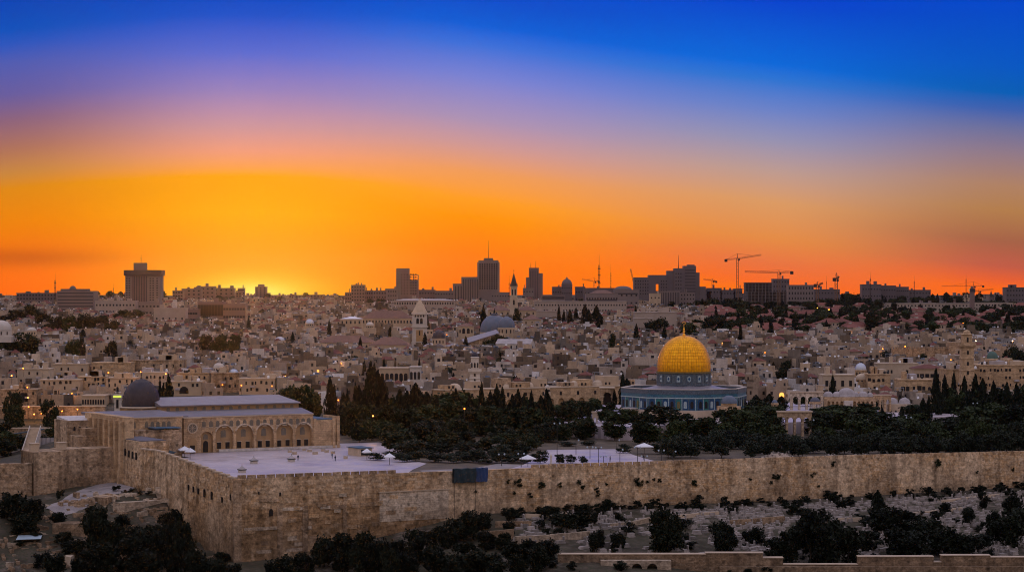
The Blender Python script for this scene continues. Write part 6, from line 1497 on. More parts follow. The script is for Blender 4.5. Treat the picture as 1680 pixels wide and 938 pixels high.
def trunk_mesh(kind, v):
    key = (kind, v)
    if key in TRUNK: return TRUNK[key]
    rg = random.Random(v * 31 + len(kind)); s = MB(); p = Vector((0, 0, -.12)); r = .05
    top = {'cypress': .5, 'pine': .62, 'olive': .5}.get(kind, .55); n = 5
    for i in range(n):
        q = Vector((rg.uniform(-.03, .03) * (i + 1) * .6, rg.uniform(-.03, .03) * (i + 1) * .6, -.12 + (top + .12) * (i + 1) / n)); s.tube(p, q, r, r * .8, 6); p = q; r *= .8
    if kind != 'cypress':
        for i in range(6):
            a = rg.uniform(0, 6.283); z0 = rg.uniform(.18, .45); s.tube((0, 0, z0), (.3 * math.cos(a), .3 * math.sin(a), z0 + rg.uniform(.15, .35)), .022, .008, 4)
    me = bpy.data.meshes.new('trunk'); me.from_pydata(s.v, [], s.f); me.materials.append(MATS['bark']); TRUNK[key] = me; return me
trg = random.Random(77)
NAMES = {'cypress': 'cypress_tree', 'pine': 'pine_tree', 'round': 'broadleaf_tree', 'olive': 'olive_tree', 'bush': 'bush', 'loose': 'broadleaf_tree'}
def tree(kind, x, y, z, h, w, desc, group, leaf=None, clear=None, label=None, ground_trunk=True, name=None):
    """h total height, w crown width"""
    v = trg.randrange(5); lf = leaf or LEAF[kind]; key = (kind, v, lf)
    if key not in CROWNS:
        me = crown_mesh(kind, v * 13 + 5); me.materials.append(MATS[lf]); CROWNS[key] = me
    r_ = thing(name or NAMES[kind], label or '', {'bush': 'bush'}.get(kind, 'tree'), (x, y, z), trg.uniform(0, 6.28), group)
    if not label: auto(r_, desc, *proj(x, y, z + h * .6))
    cl = h * (clear if clear is not None else {'cypress': .03, 'pine': .14, 'round': .06, 'olive': .12, 'bush': 0, 'loose': .08}[kind])
    c = obj('crown', CROWNS[key], r_, (0, 0, cl)); c.scale = (w, w, h - cl)
    if ground_trunk and kind != 'bush': t = obj('trunk', trunk_mesh(kind, v), r_); t.scale = (h * .55 if kind != 'cypress' else w * .9, h * .55 if kind != 'cypress' else w * .9, h)
    return r_
def ztop(py, Y): return CAMZ - (py - PH) * Y / F
def mount_z(x, y):
    n, w = tminv(x, y); return 1.0 if 184 < n < 345 and 98 < w < 236 else ZM(n, w)
def mtree(kind, px, py_top, Y, wpx, desc, group='trees of the walled grove', **k):
    if 1274 < px < 1340 and Y < 843 and py_top < 704: return
    x = (px - 840) * Y / F; z = mount_z(x, Y); tree(kind, x, Y, z, max(1.5, ztop(py_top, Y) - z), wpx * Y / F, desc, group, **k)
MT = tree
# grove behind the wall -- pines and broad trees, front to back
for px, pt, Y, w in ((652, 702, 728, 62), (690, 692, 738, 66), (726, 706, 722, 60), (752, 706, 745, 62), (800, 716, 725, 48), (836, 722, 720, 40), (870, 712, 745, 44)):
    mtree('round' if px != 726 else 'loose', px, pt, Y, w, 'broad dark tree on the paved edge' if px != 726 else 'brownish leaning crowned tree')
for px, pt, Y, w in ((576, 655, 800, 46), (600, 662, 815, 50), (634, 664, 800, 56), (668, 668, 790, 58), (700, 664, 812, 60), (728, 652, 835, 70), (752, 646, 842, 58), (776, 664, 815, 60), (806, 664, 800, 56), (838, 668, 790, 54), (868, 668, 800, 52), (905, 684, 790, 40), (932, 664, 815, 42), (956, 690, 790, 40), (1022, 668, 790, 54), (1050, 676, 770, 46), (1082, 664, 800, 62), (1122, 676, 790, 60), (1158, 682, 780, 54), (1192, 668, 800, 58), (1226, 674, 795, 54), (1262, 668, 815, 60), (1298, 680, 770, 40), (1346, 674, 818, 60), (1384, 670, 826, 66), (1418, 678, 815, 56), (1452, 676, 830, 52), (1486, 684, 820, 54), (1520, 688, 815, 56), (1556, 682, 830, 58), (1594, 668, 840, 62), (1632, 662, 845, 64), (1668, 664, 835, 62), (1610, 690, 800, 54), (1566, 700, 800, 50), (1652, 696, 800, 58)):
    if 1005 < px < 1010: continue
    mtree('pine' if trg.random() < .75 else 'round', px, pt, Y, w, 'dark spreading pine')
for i in range(62):                                   # low olive rows along the wall and under the pines
    px = 1096 + i * 9.6 + trg.uniform(-3, 3); Y = 712 + (px - 1096) * .062 + trg.choice((6, 22, 38)) + trg.uniform(-4, 4); pt = trg.uniform(706, 722) - (Y - 735) * .12
    mtree('olive', px, pt, Y, trg.uniform(28, 42), 'low olive tree')
for px, pt, Y, w in ((618, 742, 696, 34), (640, 740, 712, 26), (655, 744, 700, 24), (785, 734, 690, 34), (815, 736, 690, 30), (850, 738, 695, 28), (886, 738, 690, 32), (918, 744, 690, 22), (936, 745, 692, 20), (957, 747, 690, 18), (1023, 728, 735, 24), (830, 742, 702, 26), (760, 740, 705, 34), (700, 738, 708, 38), (735, 742, 700, 30), (1105, 726, 722, 34), (1085, 722, 735, 30), (930, 726, 760, 30), (965, 722, 765, 28)):
    mtree('olive', px, pt, Y, w, 'small round olive tree')
# random understorey that closes the grove
for i in range(150):
    px = trg.uniform(560, 1690); Y = trg.uniform(748, 850) + (px - 600) * .02
    n, w = tminv((px - 840) * Y / F, Y)
    if 96 < w < 240 and 182 < n < 347: continue
    if 900 < px < 1000 and Y < 790: continue
    if px < 640 and Y < 790: continue
    if 975 < px < 1002 or 1290 < px < 1330: continue
    mtree(trg.choice(('pine', 'olive', 'pine')), px, trg.uniform(684, 708) - (Y - 780) * .1, Y, trg.uniform(34, 56), 'mid sized dark tree')
for px, pt, Y, w in ((958, 658, 846, 34), (992, 672, 815, 26), (966, 682, 800, 24), (1004, 680, 800, 30), (1000, 660, 848, 28), (975, 654, 856, 34), (935, 656, 850, 40), (885, 668, 835, 46), (912, 664, 842, 44), (938, 668, 836, 40), (948, 684, 800, 40), (962, 690, 790, 36), (900, 700, 780, 36), (925, 698, 775, 34), (1008, 690, 785, 40), (1002, 672, 830, 22), (1350, 668, 850, 56), (1378, 664, 852, 58), (1408, 668, 848, 54), (1440, 674, 846, 46), (1476, 680, 845, 50), (1505, 676, 850, 50), (1232, 664, 850, 46), (1262, 664, 852, 44), (660, 742, 690, 36), (682, 738, 694, 40), (712, 742, 690, 40), (740, 744, 688, 36), (768, 742, 692, 38), (798, 746, 686, 34), (836, 746, 690, 34), (858, 748, 690, 28), (672, 720, 715, 50), (716, 722, 716, 52), (768, 722, 712, 50), (822, 728, 712, 44), (850, 728, 720, 44), (640, 690, 770, 52), (610, 690, 785, 44), (590, 700, 775, 36)):
    mtree('pine' if Y > 760 else 'olive', px, pt, Y, w, 'dark filling tree of the grove' if Y > 760 else 'low olive tree along the wall path')
for px, pt, Y, w in ((632, 646, 846, 44), (660, 652, 846, 50), (706, 644, 848, 46), (742, 634, 850, 60), (786, 648, 846, 50), (818, 644, 844, 48), (856, 652, 842, 46), (884, 656, 845, 40), (1310, 648, 935, 30), (1330, 646, 938, 34), (1348, 650, 935, 28), (1240, 656, 870, 40), (1420, 660, 862, 44), (1500, 664, 862, 46)):
    mtree('loose' if px in (742, 818) else 'pine', px, pt, Y, w, 'tall spreading tree at the back of the grove')
for px, pt, Y, w in ((1268, 680, 790, 40), (1344, 686, 795, 40), (1256, 690, 780, 40)): mtree('pine', px, pt, Y, w, 'dark pine flanking the low stone arcade')
# cypresses of the grove
for px, pt, Y, w in ((655, 640, 822, 26), (700, 644, 820, 28), (716, 652, 822, 24), (748, 640, 838, 22), (770, 650, 825, 22), (683, 630, 826, 38), (564, 646, 812, 20), (588, 634, 842, 24), (626, 618, 838, 26), (815, 632, 822, 20), (850, 640, 824, 22), (888, 650, 822, 24), (541, 620, 830, 21), (548, 632, 828, 15), (570, 640, 815, 12), (583, 628, 840, 12), (608, 596, 835, 26), (620, 610, 832, 28), (600, 630, 825, 22), (668, 642, 818, 26), (683, 632, 822, 30), (692, 650, 815, 22), (790, 628, 815, 14), (805, 642, 812, 18), (824, 636, 818, 16), (840, 648, 815, 20), (860, 646, 818, 18), (872, 642, 820, 14), (880, 662, 812, 16), (897, 640, 815, 20), (902, 652, 812, 18), (953, 668, 815, 8), (967, 662, 818, 8), (1447, 668, 840, 12), (1514, 654, 850, 20), (1524, 650, 852, 12), (1536, 606, 900, 18), (1550, 616, 895, 16), (1565, 610, 905, 12), (1582, 618, 890, 18), (1600, 615, 900, 20), (1612, 622, 890, 22), (1630, 626, 895, 18), (1652, 628, 890, 20), (1668, 630, 885, 18), (1540, 640, 870, 20), (1590, 640, 870, 22), (1624, 646, 860, 24), (1366, 616, 975, 13), (1282, 650, 900, 22), (1262, 646, 905, 20), (1240, 648, 905, 22), (262, 622, 820, 10), (276, 616, 815, 21), (268, 630, 818, 13), (1480, 668, 850, 10), (1496, 664, 850, 12)):
    mtree('cypress', px, pt, Y, w, 'tall dark cypress' if w > 17 else 'slim dark cypress')
for px, pt, Y, w in ((478, 634, 850, 50), (496, 628, 855, 52), (514, 638, 850, 36), (463, 640, 848, 34)):
    mtree('pine', px, pt, Y, w, 'dense dark pine behind the mosque')
for px, pt, Y, w in ((1028, 622, 950, 22), (1040, 640, 945, 12), (1376, 640, 985, 40), (1350, 650, 985, 26), (1400, 652, 975, 30), (1430, 655, 960, 30), (1250, 660, 895, 30), (1275, 662, 900, 34), (1022, 612, 955, 14)):
    mtree('cypress' if w < 24 else 'round', px, pt, Y, w, 'dark tree beside the raised platform')
for px, pt, Y, w in ((1558, 634, 895, 30), (1576, 642, 885, 34), (1608, 636, 900, 40), (1640, 634, 905, 46), (1662, 638, 900, 44), (1684, 630, 905, 44), (1592, 650, 880, 40), (1545, 650, 880, 26), (1526, 662, 872, 30)):
    mtree('pine', px, pt, Y, w, 'dark pine between the end cypresses')
erg = random.Random(61)
for i in range(46):
    px = erg.uniform(1688, 1850); Y = erg.uniform(770, 900); k = erg.random()
    mtree('cypress' if k < .25 else 'pine', px, (626 if k < .25 else 672) + erg.uniform(-8, 30), Y, 18 if k < .25 else erg.uniform(44, 60), 'slim dark cypress' if k < .25 else 'dark spreading pine')
# trees among the old town houses
def ctree(kind, px, pt, Y, wpx, desc, group='trees among the houses', **k):
    x = (px - 840) * Y / F; z = H(x, Y); h = max(4, ztop(pt, Y) - z); RES.append((x, Y, 3)); tree(kind, x, Y, z, h, wpx * Y / F, desc, group, **k)
for px, pt, Y, w in TOWN_TREES:
    ctree('round' if trg.random() < .7 else 'pine', px, pt, Y, w, 'dark bushy town tree')
for px, pt, Y, w in TOWN_CYP:
    ctree('cypress', px, pt, Y, w, 'dark cypress among roofs')
vrg = random.Random(19)
for i in range(110):
    px = vrg.uniform(-5, 1690); Y = vrg.uniform(1060, 1800); x = (px - 840) * Y / F; z = H(x, Y)
    if taken(x, Y, 2): continue
    k = vrg.random(); h = min(vrg.uniform(6, 11), headroom(x, Y, z, 5) + 2)
    if h < 5: continue
    tree('cypress' if k < .4 else 'olive', x, Y, z, h, 3 if k < .4 else vrg.uniform(5, 9), 'small dark cypress in a courtyard' if k < .4 else 'small dark courtyard tree', 'trees among the houses')
# wooded hillside on the right and trees on the ridge
hrg = random.Random(9)
for i in range(390):
    px = hrg.uniform(1120, 1700); Y = hrg.uniform(1560, 2420); x = (px - 840) * Y / F
    if any((x - a) ** 2 + (Y + 2 - b) ** 2 < 9 ** 2 for a, b in red_spots): continue
    if 1450 < px < 1665 and 2060 < Y < 2150: continue
    k = hrg.random(); z = H(x, Y); h = min(hrg.uniform(8, 14), headroom(x, Y, z, 8) + 3)
    if h < 3.5: continue
    tree('cypress' if k < .25 else ('pine' if k < .86 else ('loose' if k > .95 else 'round')), x, Y, z, h * (1.15 if k < .25 else 1), hrg.uniform(3, 4.5) if k < .25 else hrg.uniform(9, 15), 'dark cypress on the wooded hillside' if k < .25 else 'dark round tree on the wooded hillside', 'trees of the wooded hillside', name='cypress_tree' if k < .25 else ('evergreen_tree' if k < .86 else None))
for i in range(70):
    px = hrg.uniform(1380, 1640) if i < 34 else hrg.uniform(150, 640); Y = hrg.uniform(2380, 2700); x = (px - 840) * Y / F; z = H(x, Y)
    if taken(x, Y, 1): continue
    k = 1; tree(hrg.choice(('round', 'pine', 'cypress')), x, Y, z, hrg.uniform(6, 10), hrg.uniform(5, 11), 'small dark tree on the skyline', 'trees on the skyline ridge', name='cypress_tree' if k < 0 else 'evergreen_tree')
for i in range(46):
    px = hrg.uniform(-10, 1120); Y = hrg.uniform(1820, 2350); x = (px - 840) * Y / F; z = H(x, Y)
    if taken(x, Y, 2): continue
    k = 1; tree(hrg.choice(('round', 'pine', 'cypress')), x, Y, z, hrg.uniform(7, 11), hrg.uniform(5, 12), 'dark tree between the far blocks', 'trees between the far blocks', name='cypress_tree' if k < 0 else 'evergreen_tree')
for px, pt, Y, w in ((1466, 497, 2080, 16), (1484, 503, 2070, 18), (1510, 499, 2085, 12), (1528, 504, 2070, 20), (1552, 500, 2080, 16), (1574, 504, 2075, 20), (1612, 500, 2080, 14), (1626, 504, 2070, 20), (1650, 498, 2085, 18), (1672, 500, 2070, 22), (1440, 492, 2150, 22), (1424, 488, 2200, 20), (1400, 486, 2250, 18), (1384, 490, 2200, 22), (1360, 494, 2150, 20), (1330, 496, 2150, 22), (1300, 498, 2150, 20), (1262, 494, 2200, 22), (1236, 496, 2180, 20), (1212, 492, 2200, 18), (1190, 494, 2150, 20)):
    ctree('round' if w > 14 else 'cypress', px, pt, Y, w, 'dark tree on the upper hillside')
# date palm
px, Y = 820, 1150; x = (px - 840) * Y / F; z = H(x, Y); r_ = thing('palm_tree', 'single date palm with drooping fronds above the houses behind the grove', 'tree', (x, Y, z)); h = ztop(586, Y) - z
s = MB(); s.tube((0, 0, -.5), (.2, 0, h), .35, .25, 8); s.build('trunk', 'bark', r_)
s = MB(); prg = random.Random(2)
for i in range(46):
    a = prg.uniform(0, 6.283); e = prg.uniform(-.5, 1.3); p = Vector((.2, 0, h)); d = Vector((math.cos(a) * math.cos(e), math.sin(a) * math.cos(e), math.sin(e))); sd_ = Vector((-math.sin(a), math.cos(a), 0)) * .38
    pr = []
    for j in range(6): pr.append((p - sd_ * (1 - abs(j - 2) / 5), p + sd_ * (1 - abs(j - 2) / 5))); p = p + d * .9; d = (d + Vector((0, 0, -.2))).normalized()
    for (a0, b0), (a1, b1) in zip(pr, pr[1:]): s.add([tuple(a0), tuple(b0), tuple(b1), tuple(a1)], [(0, 1, 2, 3)])
s.build('crown', 'leaf_olive', r_)

# ---------------------------------------------------------------- plants on the great wall
for px, py, d_ in ((850, 792, 15), (888, 795, 16), (918, 795, 9), (834, 789, 9), (949, 791, 9), (956, 799, 10), (979, 803, 9), (981, 810, 8), (870, 812, 9), (844, 808, 6), (995, 794, 6), (1047, 791, 17), (1062, 790, 6), (1073, 786, 6), (1082, 788, 7), (1139, 792, 14), (1367, 760, 11), (1276, 782, 11), (1270, 781, 8), (1265, 791, 6), (1332, 780, 6), (1336, 776, 5), (1343, 797, 5), (1538, 759, 15), (1231, 786, 6), (780, 806, 6), (1662, 770, 6), (1603, 774, 6)):
    n, z = onw(px, py, -.3); x, y = tm(n, -.35); k = y / F
    tree('bush', x, y, z - d_ * k * .5, d_ * k, d_ * k * 1.05, 'large bush rooted in the tan wall' if d_ > 12 else 'small tuft rooted in the tan wall', 'bushes growing out of the wall')
# ---------------------------------------------------------------- foreground: cemetery, ruins
def gtree(kind, px, py_base, py_top, wpx, desc, group, **k):
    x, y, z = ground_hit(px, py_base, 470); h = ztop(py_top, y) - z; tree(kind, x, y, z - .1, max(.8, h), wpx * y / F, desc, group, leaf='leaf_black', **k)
G = 'trees in front of the wall'
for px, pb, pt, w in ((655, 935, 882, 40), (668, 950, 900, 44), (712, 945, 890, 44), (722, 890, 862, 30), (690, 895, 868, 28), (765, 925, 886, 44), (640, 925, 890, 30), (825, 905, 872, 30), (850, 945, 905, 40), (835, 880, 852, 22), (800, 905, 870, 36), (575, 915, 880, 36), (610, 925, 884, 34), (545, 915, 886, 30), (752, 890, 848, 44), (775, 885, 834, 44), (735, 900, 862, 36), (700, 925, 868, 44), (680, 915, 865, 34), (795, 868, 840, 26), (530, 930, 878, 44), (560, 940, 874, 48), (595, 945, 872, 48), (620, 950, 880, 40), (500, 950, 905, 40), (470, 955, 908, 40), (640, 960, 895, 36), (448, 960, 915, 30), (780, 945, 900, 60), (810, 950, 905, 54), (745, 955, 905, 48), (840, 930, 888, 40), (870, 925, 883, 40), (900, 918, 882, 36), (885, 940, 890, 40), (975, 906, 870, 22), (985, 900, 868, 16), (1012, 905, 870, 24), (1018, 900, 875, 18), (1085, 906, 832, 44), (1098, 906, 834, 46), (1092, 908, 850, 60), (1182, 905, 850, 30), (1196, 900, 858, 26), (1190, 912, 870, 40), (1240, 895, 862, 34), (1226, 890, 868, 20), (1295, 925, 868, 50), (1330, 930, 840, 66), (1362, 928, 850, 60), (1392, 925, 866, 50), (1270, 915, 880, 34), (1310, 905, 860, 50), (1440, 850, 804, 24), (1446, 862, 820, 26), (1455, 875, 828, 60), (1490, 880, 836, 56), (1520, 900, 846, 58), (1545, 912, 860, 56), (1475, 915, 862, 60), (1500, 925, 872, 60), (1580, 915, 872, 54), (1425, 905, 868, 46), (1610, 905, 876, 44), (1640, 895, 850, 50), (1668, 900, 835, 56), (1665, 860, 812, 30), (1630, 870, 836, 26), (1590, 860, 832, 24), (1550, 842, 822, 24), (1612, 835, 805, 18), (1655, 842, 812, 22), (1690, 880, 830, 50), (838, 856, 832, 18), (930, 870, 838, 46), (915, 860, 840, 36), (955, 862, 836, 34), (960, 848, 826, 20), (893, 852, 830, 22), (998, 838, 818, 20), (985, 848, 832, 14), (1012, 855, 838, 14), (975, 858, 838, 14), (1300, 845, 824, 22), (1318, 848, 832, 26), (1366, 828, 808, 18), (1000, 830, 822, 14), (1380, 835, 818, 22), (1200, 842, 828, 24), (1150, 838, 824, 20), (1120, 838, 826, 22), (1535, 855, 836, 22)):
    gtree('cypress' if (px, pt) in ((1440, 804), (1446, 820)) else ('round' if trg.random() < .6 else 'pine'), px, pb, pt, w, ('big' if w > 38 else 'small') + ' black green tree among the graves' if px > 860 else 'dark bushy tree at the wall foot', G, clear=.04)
for i in range(270):                                  # low shrubs along the wall foot and between graves
    if i < 80: n = trg.uniform(78, 290); d = trg.uniform(1.0, 7)
    else: n = trg.uniform(60, 300); d = trg.uniform(8, 95)
    x, y = tm(n, -d); sz = trg.uniform(1.0, 3.2)
    if not -10 < proj(x, y, H(x, y))[0] < 1800: continue
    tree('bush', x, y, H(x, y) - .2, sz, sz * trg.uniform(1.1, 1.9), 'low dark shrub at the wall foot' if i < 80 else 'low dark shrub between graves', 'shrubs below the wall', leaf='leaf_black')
G2 = 'trees among the ruins'
for px, pb, pt, w in ((28, 868, 806, 50), (48, 862, 816, 40), (10, 850, 808, 36), (62, 850, 818, 24), (40, 878, 840, 50), (98, 822, 800, 16), (160, 905, 830, 44), (150, 880, 826, 36), (178, 912, 850, 46), (190, 915, 862, 40), (212, 940, 880, 56), (170, 945, 888, 56), (235, 930, 868, 50), (252, 915, 860, 44), (265, 935, 872, 54), (285, 945, 850, 44), (300, 930, 850, 34), (275, 880, 838, 30), (290, 900, 836, 26), (312, 940, 880, 36), (325, 955, 900, 40), (345, 960, 912, 40), (120, 915, 882, 44), (105, 895, 870, 30), (140, 955, 900, 50), (90, 955, 905, 40), (70, 935, 902, 36), (360, 965, 912, 36), (225, 900, 860, 40), (240, 955, 895, 60), (30, 900, 885, 20), (190, 806, 794, 18), (215, 808, 799, 12), (204, 810, 802, 12), (229, 811, 804, 12), (244, 812, 804, 13), (95, 858, 838, 30), (385, 975, 925, 40), (200, 868, 842, 30), (60, 890, 872, 20), (380, 915, 900, 22), (365, 920, 905, 30)):
    gtree('bush' if w < 19 else ('round' if trg.random() < .7 else 'loose' if trg.random() < .15 else 'pine'), px, pb, pt, w, ('clipped round bush' if w < 14 else 'dark bushy tree') + ' in the ruins', G2, clear=.03)
# graves
grg = random.Random(15)
tombs = []
n = 62.0
while n < 330:
    d = 8.0
    while d < 104:
        nn, dd = n + grg.uniform(-.25, .25), d + grg.uniform(-.25, .25); x, y = tm(nn, -dd); z = H(x, y); px, py = proj(x, y, z)
        d += grg.uniform(2.0, 3.0)
        if not (850 < px < 1790 and py < 912) or grg.random() < .24 + .35 * (mnoise.noise((nn / 14, dd / 14, 2)) > .15): continue
        if px < 1180 and dd > 26 and grg.random() < .55: continue
        tombs.append((x, y, z))
    n += grg.uniform(2.2, 3.3)
tombs.sort(key=lambda t: t[1])
protos = []
for v in range(5):
    s = MB(); L_, w_ = 1.9 - .1 * v, .85 + .06 * v; s.box(-L_ / 2 - .15, L_ / 2 + .15, -w_ / 2 - .12, w_ / 2 + .12, -.6, .18); s.box(-L_ / 2, L_ / 2, -w_ / 2, w_ / 2, .18, .45 + .1 * v); a = bpy.data.meshes.new('slab'); a.from_pydata(s.v, [], s.f); a.materials.append(MATS['tomb_stone'])
    q = MB(); q.box(L_ / 2 - .2, L_ / 2, -.32, .32, .45 + .1 * v, 1.15 + .12 * v); q.lathe([(.3, 1.15 + .12 * v), (.2, 1.3 + .12 * v), (.02, 1.4 + .12 * v)], 8, L_ / 2 - .1, 0); b = bpy.data.meshes.new('headstone'); b.from_pydata(q.v, [], q.f); b.materials.append(MATS['tomb_stone'])
    protos.append((a, b, s, q))
gms = MB()
for i, (x, y, z) in enumerate(tombs):
    v = grg.randrange(5); rz = R(30 + grg.uniform(-4, 4) + (90 if grg.random() < .08 else 0)); sc_ = grg.uniform(.9, 1.35)
    hd = grg.random() < .5
    if i < 290:
        r_ = thing('tomb', '', 'tomb', (x, y, z), rz, 'stone tombs of the hillside cemetery'); r_.scale = (sc_,) * 3
        auto(r_, ('pale stone tomb with an upright headstone' if hd else 'low pale stone slab tomb'), *proj(x, y, z))
        obj('slab', protos[v][0], r_)
        if hd: obj('headstone', protos[v][1], r_)
    else:
        merge(gms, protos[v][2], (x, y, z), rz)
        if hd: merge(gms, protos[v][3], (x, y, z), rz)
if gms.f: tag(gms.build('tombs', 'tomb_stone'), 'rows of pale stone tombs crowding the slope below the wall', 'tombs', kind='stuff')
# low terrace walls of the cemetery
def lowwall(name, label, pts, h, mt, thick=.8, cat='wall'):
    hits = [ground_hit(px, py, 470) for px, py in pts]; r_ = thing(name, label, cat, hits[0]); o = Vector(hits[0]); s = MB()
    for a, b in zip(hits, hits[1:]):
        a, b = Vector(a) - o, Vector(b) - o; d = (b - a); nrm = Vector((-d.y, d.x, 0)).normalized() * thick; n_ = max(1, int(d.length / 4))
        for i in range(n_):
            p, q = a + d * (i / n_), a + d * ((i + 1) / n_); dz_ = mnoise.noise((p.x / 4, p.y / 4, 3)) * .25
            v = [p + Vector((0, 0, -2)), q + Vector((0, 0, -2)), q + Vector((0, 0, h + dz_)), p + Vector((0, 0, h + dz_))]; s.add([tuple(t) for t in v] + [tuple(t + nrm) for t in v], [(0, 1, 2, 3), (3, 2, 6, 7), (5, 4, 7, 6), (1, 5, 6, 2), (4, 0, 3, 7)])
    s.build('masonry', mt, r_); return r_
lowwall('retaining_wall', 'pale sloping retaining wall left of the black trees in the cemetery', [(845, 893), (905, 890), (968, 884)], 2.2, 'pale_ashlar')
lowwall('retaining_wall', 'pale retaining wall running up to the tall double tree in the cemetery', [(1004, 868), (1040, 864), (1068, 858)], 1.4, 'pale_ashlar')
lowwall('retaining_wall', 'grey block wall at the left end of the pale sloping retaining wall', [(793, 888), (843, 886)], 2.6, 'rough_stone')
lowwall('retaining_wall', 'low grey wall above the grey block wall', [(812, 868), (872, 866)], 1.8, 'rough_stone')
lowwall('retaining_wall', 'long low terrace wall below the fortress wall foot', [(862, 850), (905, 852), (930, 848)], 1.2, 'pale_stone')
lowwall('retaining_wall', 'flat topped terrace wall among graves left of the wide dark trees', [(1200, 862), (1288, 858)], 1.6, 'rough_stone')
lowwall('retaining_wall', 'pale wall fragment among graves right of the wide dark trees', [(1376, 858), (1414, 855)], 1.2, 'pale_stone')
lowwall('retaining_wall', 'low terrace wall near the right frame edge among graves', [(1480, 848), (1580, 838)], .9, 'pale_stone')
lowwall('retaining_wall', 'low terrace wall high in the cemetery near the right frame edge', [(1540, 825), (1640, 815)], .8, 'pale_stone')
lowwall('retaining_wall', 'terrace wall across the cemetery below the low shrub row', [(1090, 852), (1180, 846)], .9, 'pale_stone')
# walled compound at the bottom right
Y = 596; zt = P(908, Y, 0); x0, x1 = (868 - 840) * Y / F, (1700 - 840) * Y / F
cpd = thing('compound_wall', 'tan stone compound with a stepped top and two shadowed arches along the bottom edge', 'wall', (x0, Y, zt - 14)); L = x1 - x0; k = Y / F; X = lambda px: (px - 868) * k
def cw(a, b, py, y0=0, y1=2.5, mt='rough_stone', nm='masonry'):
    s = MB(); s.box(X(a), X(b) - .02, y0, y1, 0, P(py, Y, zt - 14)); s.build(nm, mt, cpd)
    s = MB(); s.box(X(a) - .1, X(b) + .08, y0 - .15, y1 + .15, P(py, Y, zt - 14), P(py, Y, zt - 14) + .18); s.build('coping', 'pale_stone', cpd)
cw(868, 915, 923, .3); cw(915, 1158, 909); cw(1158, 1252, 907, .2); cw(1252, 1285, 915, .1); cw(1285, 1408, 926, .3); cw(1408, 1532, 913, .1); cw(1532, 1545, 922, .3); cw(1545, 1625, 911, .0); cw(1625, 1700, 914, .2)
s = MB(); arched_wall(s, X(985), X(1100), -3, -.3, 0, P(917, Y, zt - 14), [(X(1044), 2.7, 2, P(929, Y, zt - 14) + 1.2 - 2), (X(1069), 2.7, 2, P(929, Y, zt - 14) + 1.2 - 2)]); s.build('arch_wall', 'pale_ashlar', cpd)
s = MB(); s.box(X(1180), X(1700), -1.6, -.3, 0, P(928, Y, zt - 14)); s.build('lower_wall', 'rough_stone', cpd)
for a, b, pa, pb in ((935, 985, 940, 918), (1100, 1160, 916, 940)):
    s = MB(); za, zb_ = P(pa, Y, zt - 14), P(pb, Y, zt - 14); s.add([(X(a), -.9, 0), (X(b), -.9, 0), (X(b), -.9, zb_), (X(a), -.9, za), (X(a), -.02, 0), (X(b), -.02, 0), (X(b), -.02, zb_), (X(a), -.02, za)], [(0, 1, 2, 3), (3, 2, 6, 7), (1, 5, 6, 2), (4, 0, 3, 7)]); s.build('gable_wall', 'rough_stone', cpd)
# ruins at the bottom left
def slab(name, label, pts, dz, mt, cat='terrace'):
    hits = [ground_hit(px, py, 470) for px, py in pts]; zt_ = sum(h_[2] for h_ in hits) / len(hits) + dz; o = hits[0]; s = MB()
    poly = [(a - o[0], b - o[1]) for a, b, _ in hits]; s.prism(poly, -6, zt_ - o[2]); r_ = thing(name, label, cat, o); s.build('masonry', mt, r_); return r_
pth = [(75, 838), (128, 806), (168, 793), (200, 792), (262, 803), (215, 806), (185, 812), (160, 826), (128, 842), (100, 850)]
pv_ = [ground_hit(px, py, 470) for px, py in pth]
bm = bmesh.new(); vv = [bm.verts.new((x, y, 0)) for x, y, z in pv_]; bm.faces.new(vv); bmesh.ops.triangulate(bm, faces=bm.faces[:]); 
for _ in range(3): bmesh.ops.subdivide_edges(bm, edges=bm.edges[:], cuts=1, use_grid_fill=True)
for v in bm.verts: v.co.z = H(v.co.x, v.co.y) + .12
me = bpy.data.meshes.new('path'); bm.to_mesh(me); bm.free(); me.materials.append(MATS['path_stone']); structure(obj('path', me))
slab('ruin_terrace', 'flat pale ruin terrace against the south side of the fortress wall', [(185, 838), (250, 822), (268, 828), (205, 846)], 1.6, 'pale_ashlar')
slab('ruin_block', 'square ruined stone block with a flat top among the ruin trees', [(86, 878), (110, 864), (138, 868), (146, 884)], 2.2, 'rough_stone')
slab('ruin_block', 'low ruined chamber beside the pale path', [(150, 824), (176, 812), (196, 816), (172, 832)], 1.2, 'rough_stone')
slab('ruin_block', 'small stone cube at the bottom edge of the ruins', [(102, 928), (112, 918), (122, 922), (116, 934)], 1.8, 'pale_stone')
rrg2 = random.Random(4); nw = 0
for i in range(330):
    px, py = rrg2.uniform(0, 345), rrg2.uniform(812, 945)
    if py < 835 - (px - 60) * .25 and px < 230: continue
    if px > 300 and py < 860: continue
    x, y, z = ground_hit(px, py, 470); n_, w_ = tminv(x, y)
    if n_ > -4: continue
    L_ = rrg2.uniform(1.5, 7); h_ = rrg2.uniform(.4, 2.0); r_ = thing('stone_ruin', '', 'ruin', (x, y, z - .3), R(30 + rrg2.choice((0, 90)) + rrg2.uniform(-8, 8)), 'ruined walls below the fortress'); auto(r_, ('long' if L_ > 5 else 'short') + (' standing' if h_ > 1.3 else ' low') + ' ruined stone wall', px, py)
    s = MB(); q = 0.0
    while q < L_: st_ = rrg2.uniform(.6, 1.4); s.box(q, min(L_, q + st_) - .02, rrg2.uniform(0, .1), rrg2.uniform(.7, .95), -1.5, h_ * rrg2.uniform(.55, 1.1)); q += st_
    s.build('masonry', rrg2.choice(('rough_stone', 'pale_ashlar', 'rough_stone')), r_)
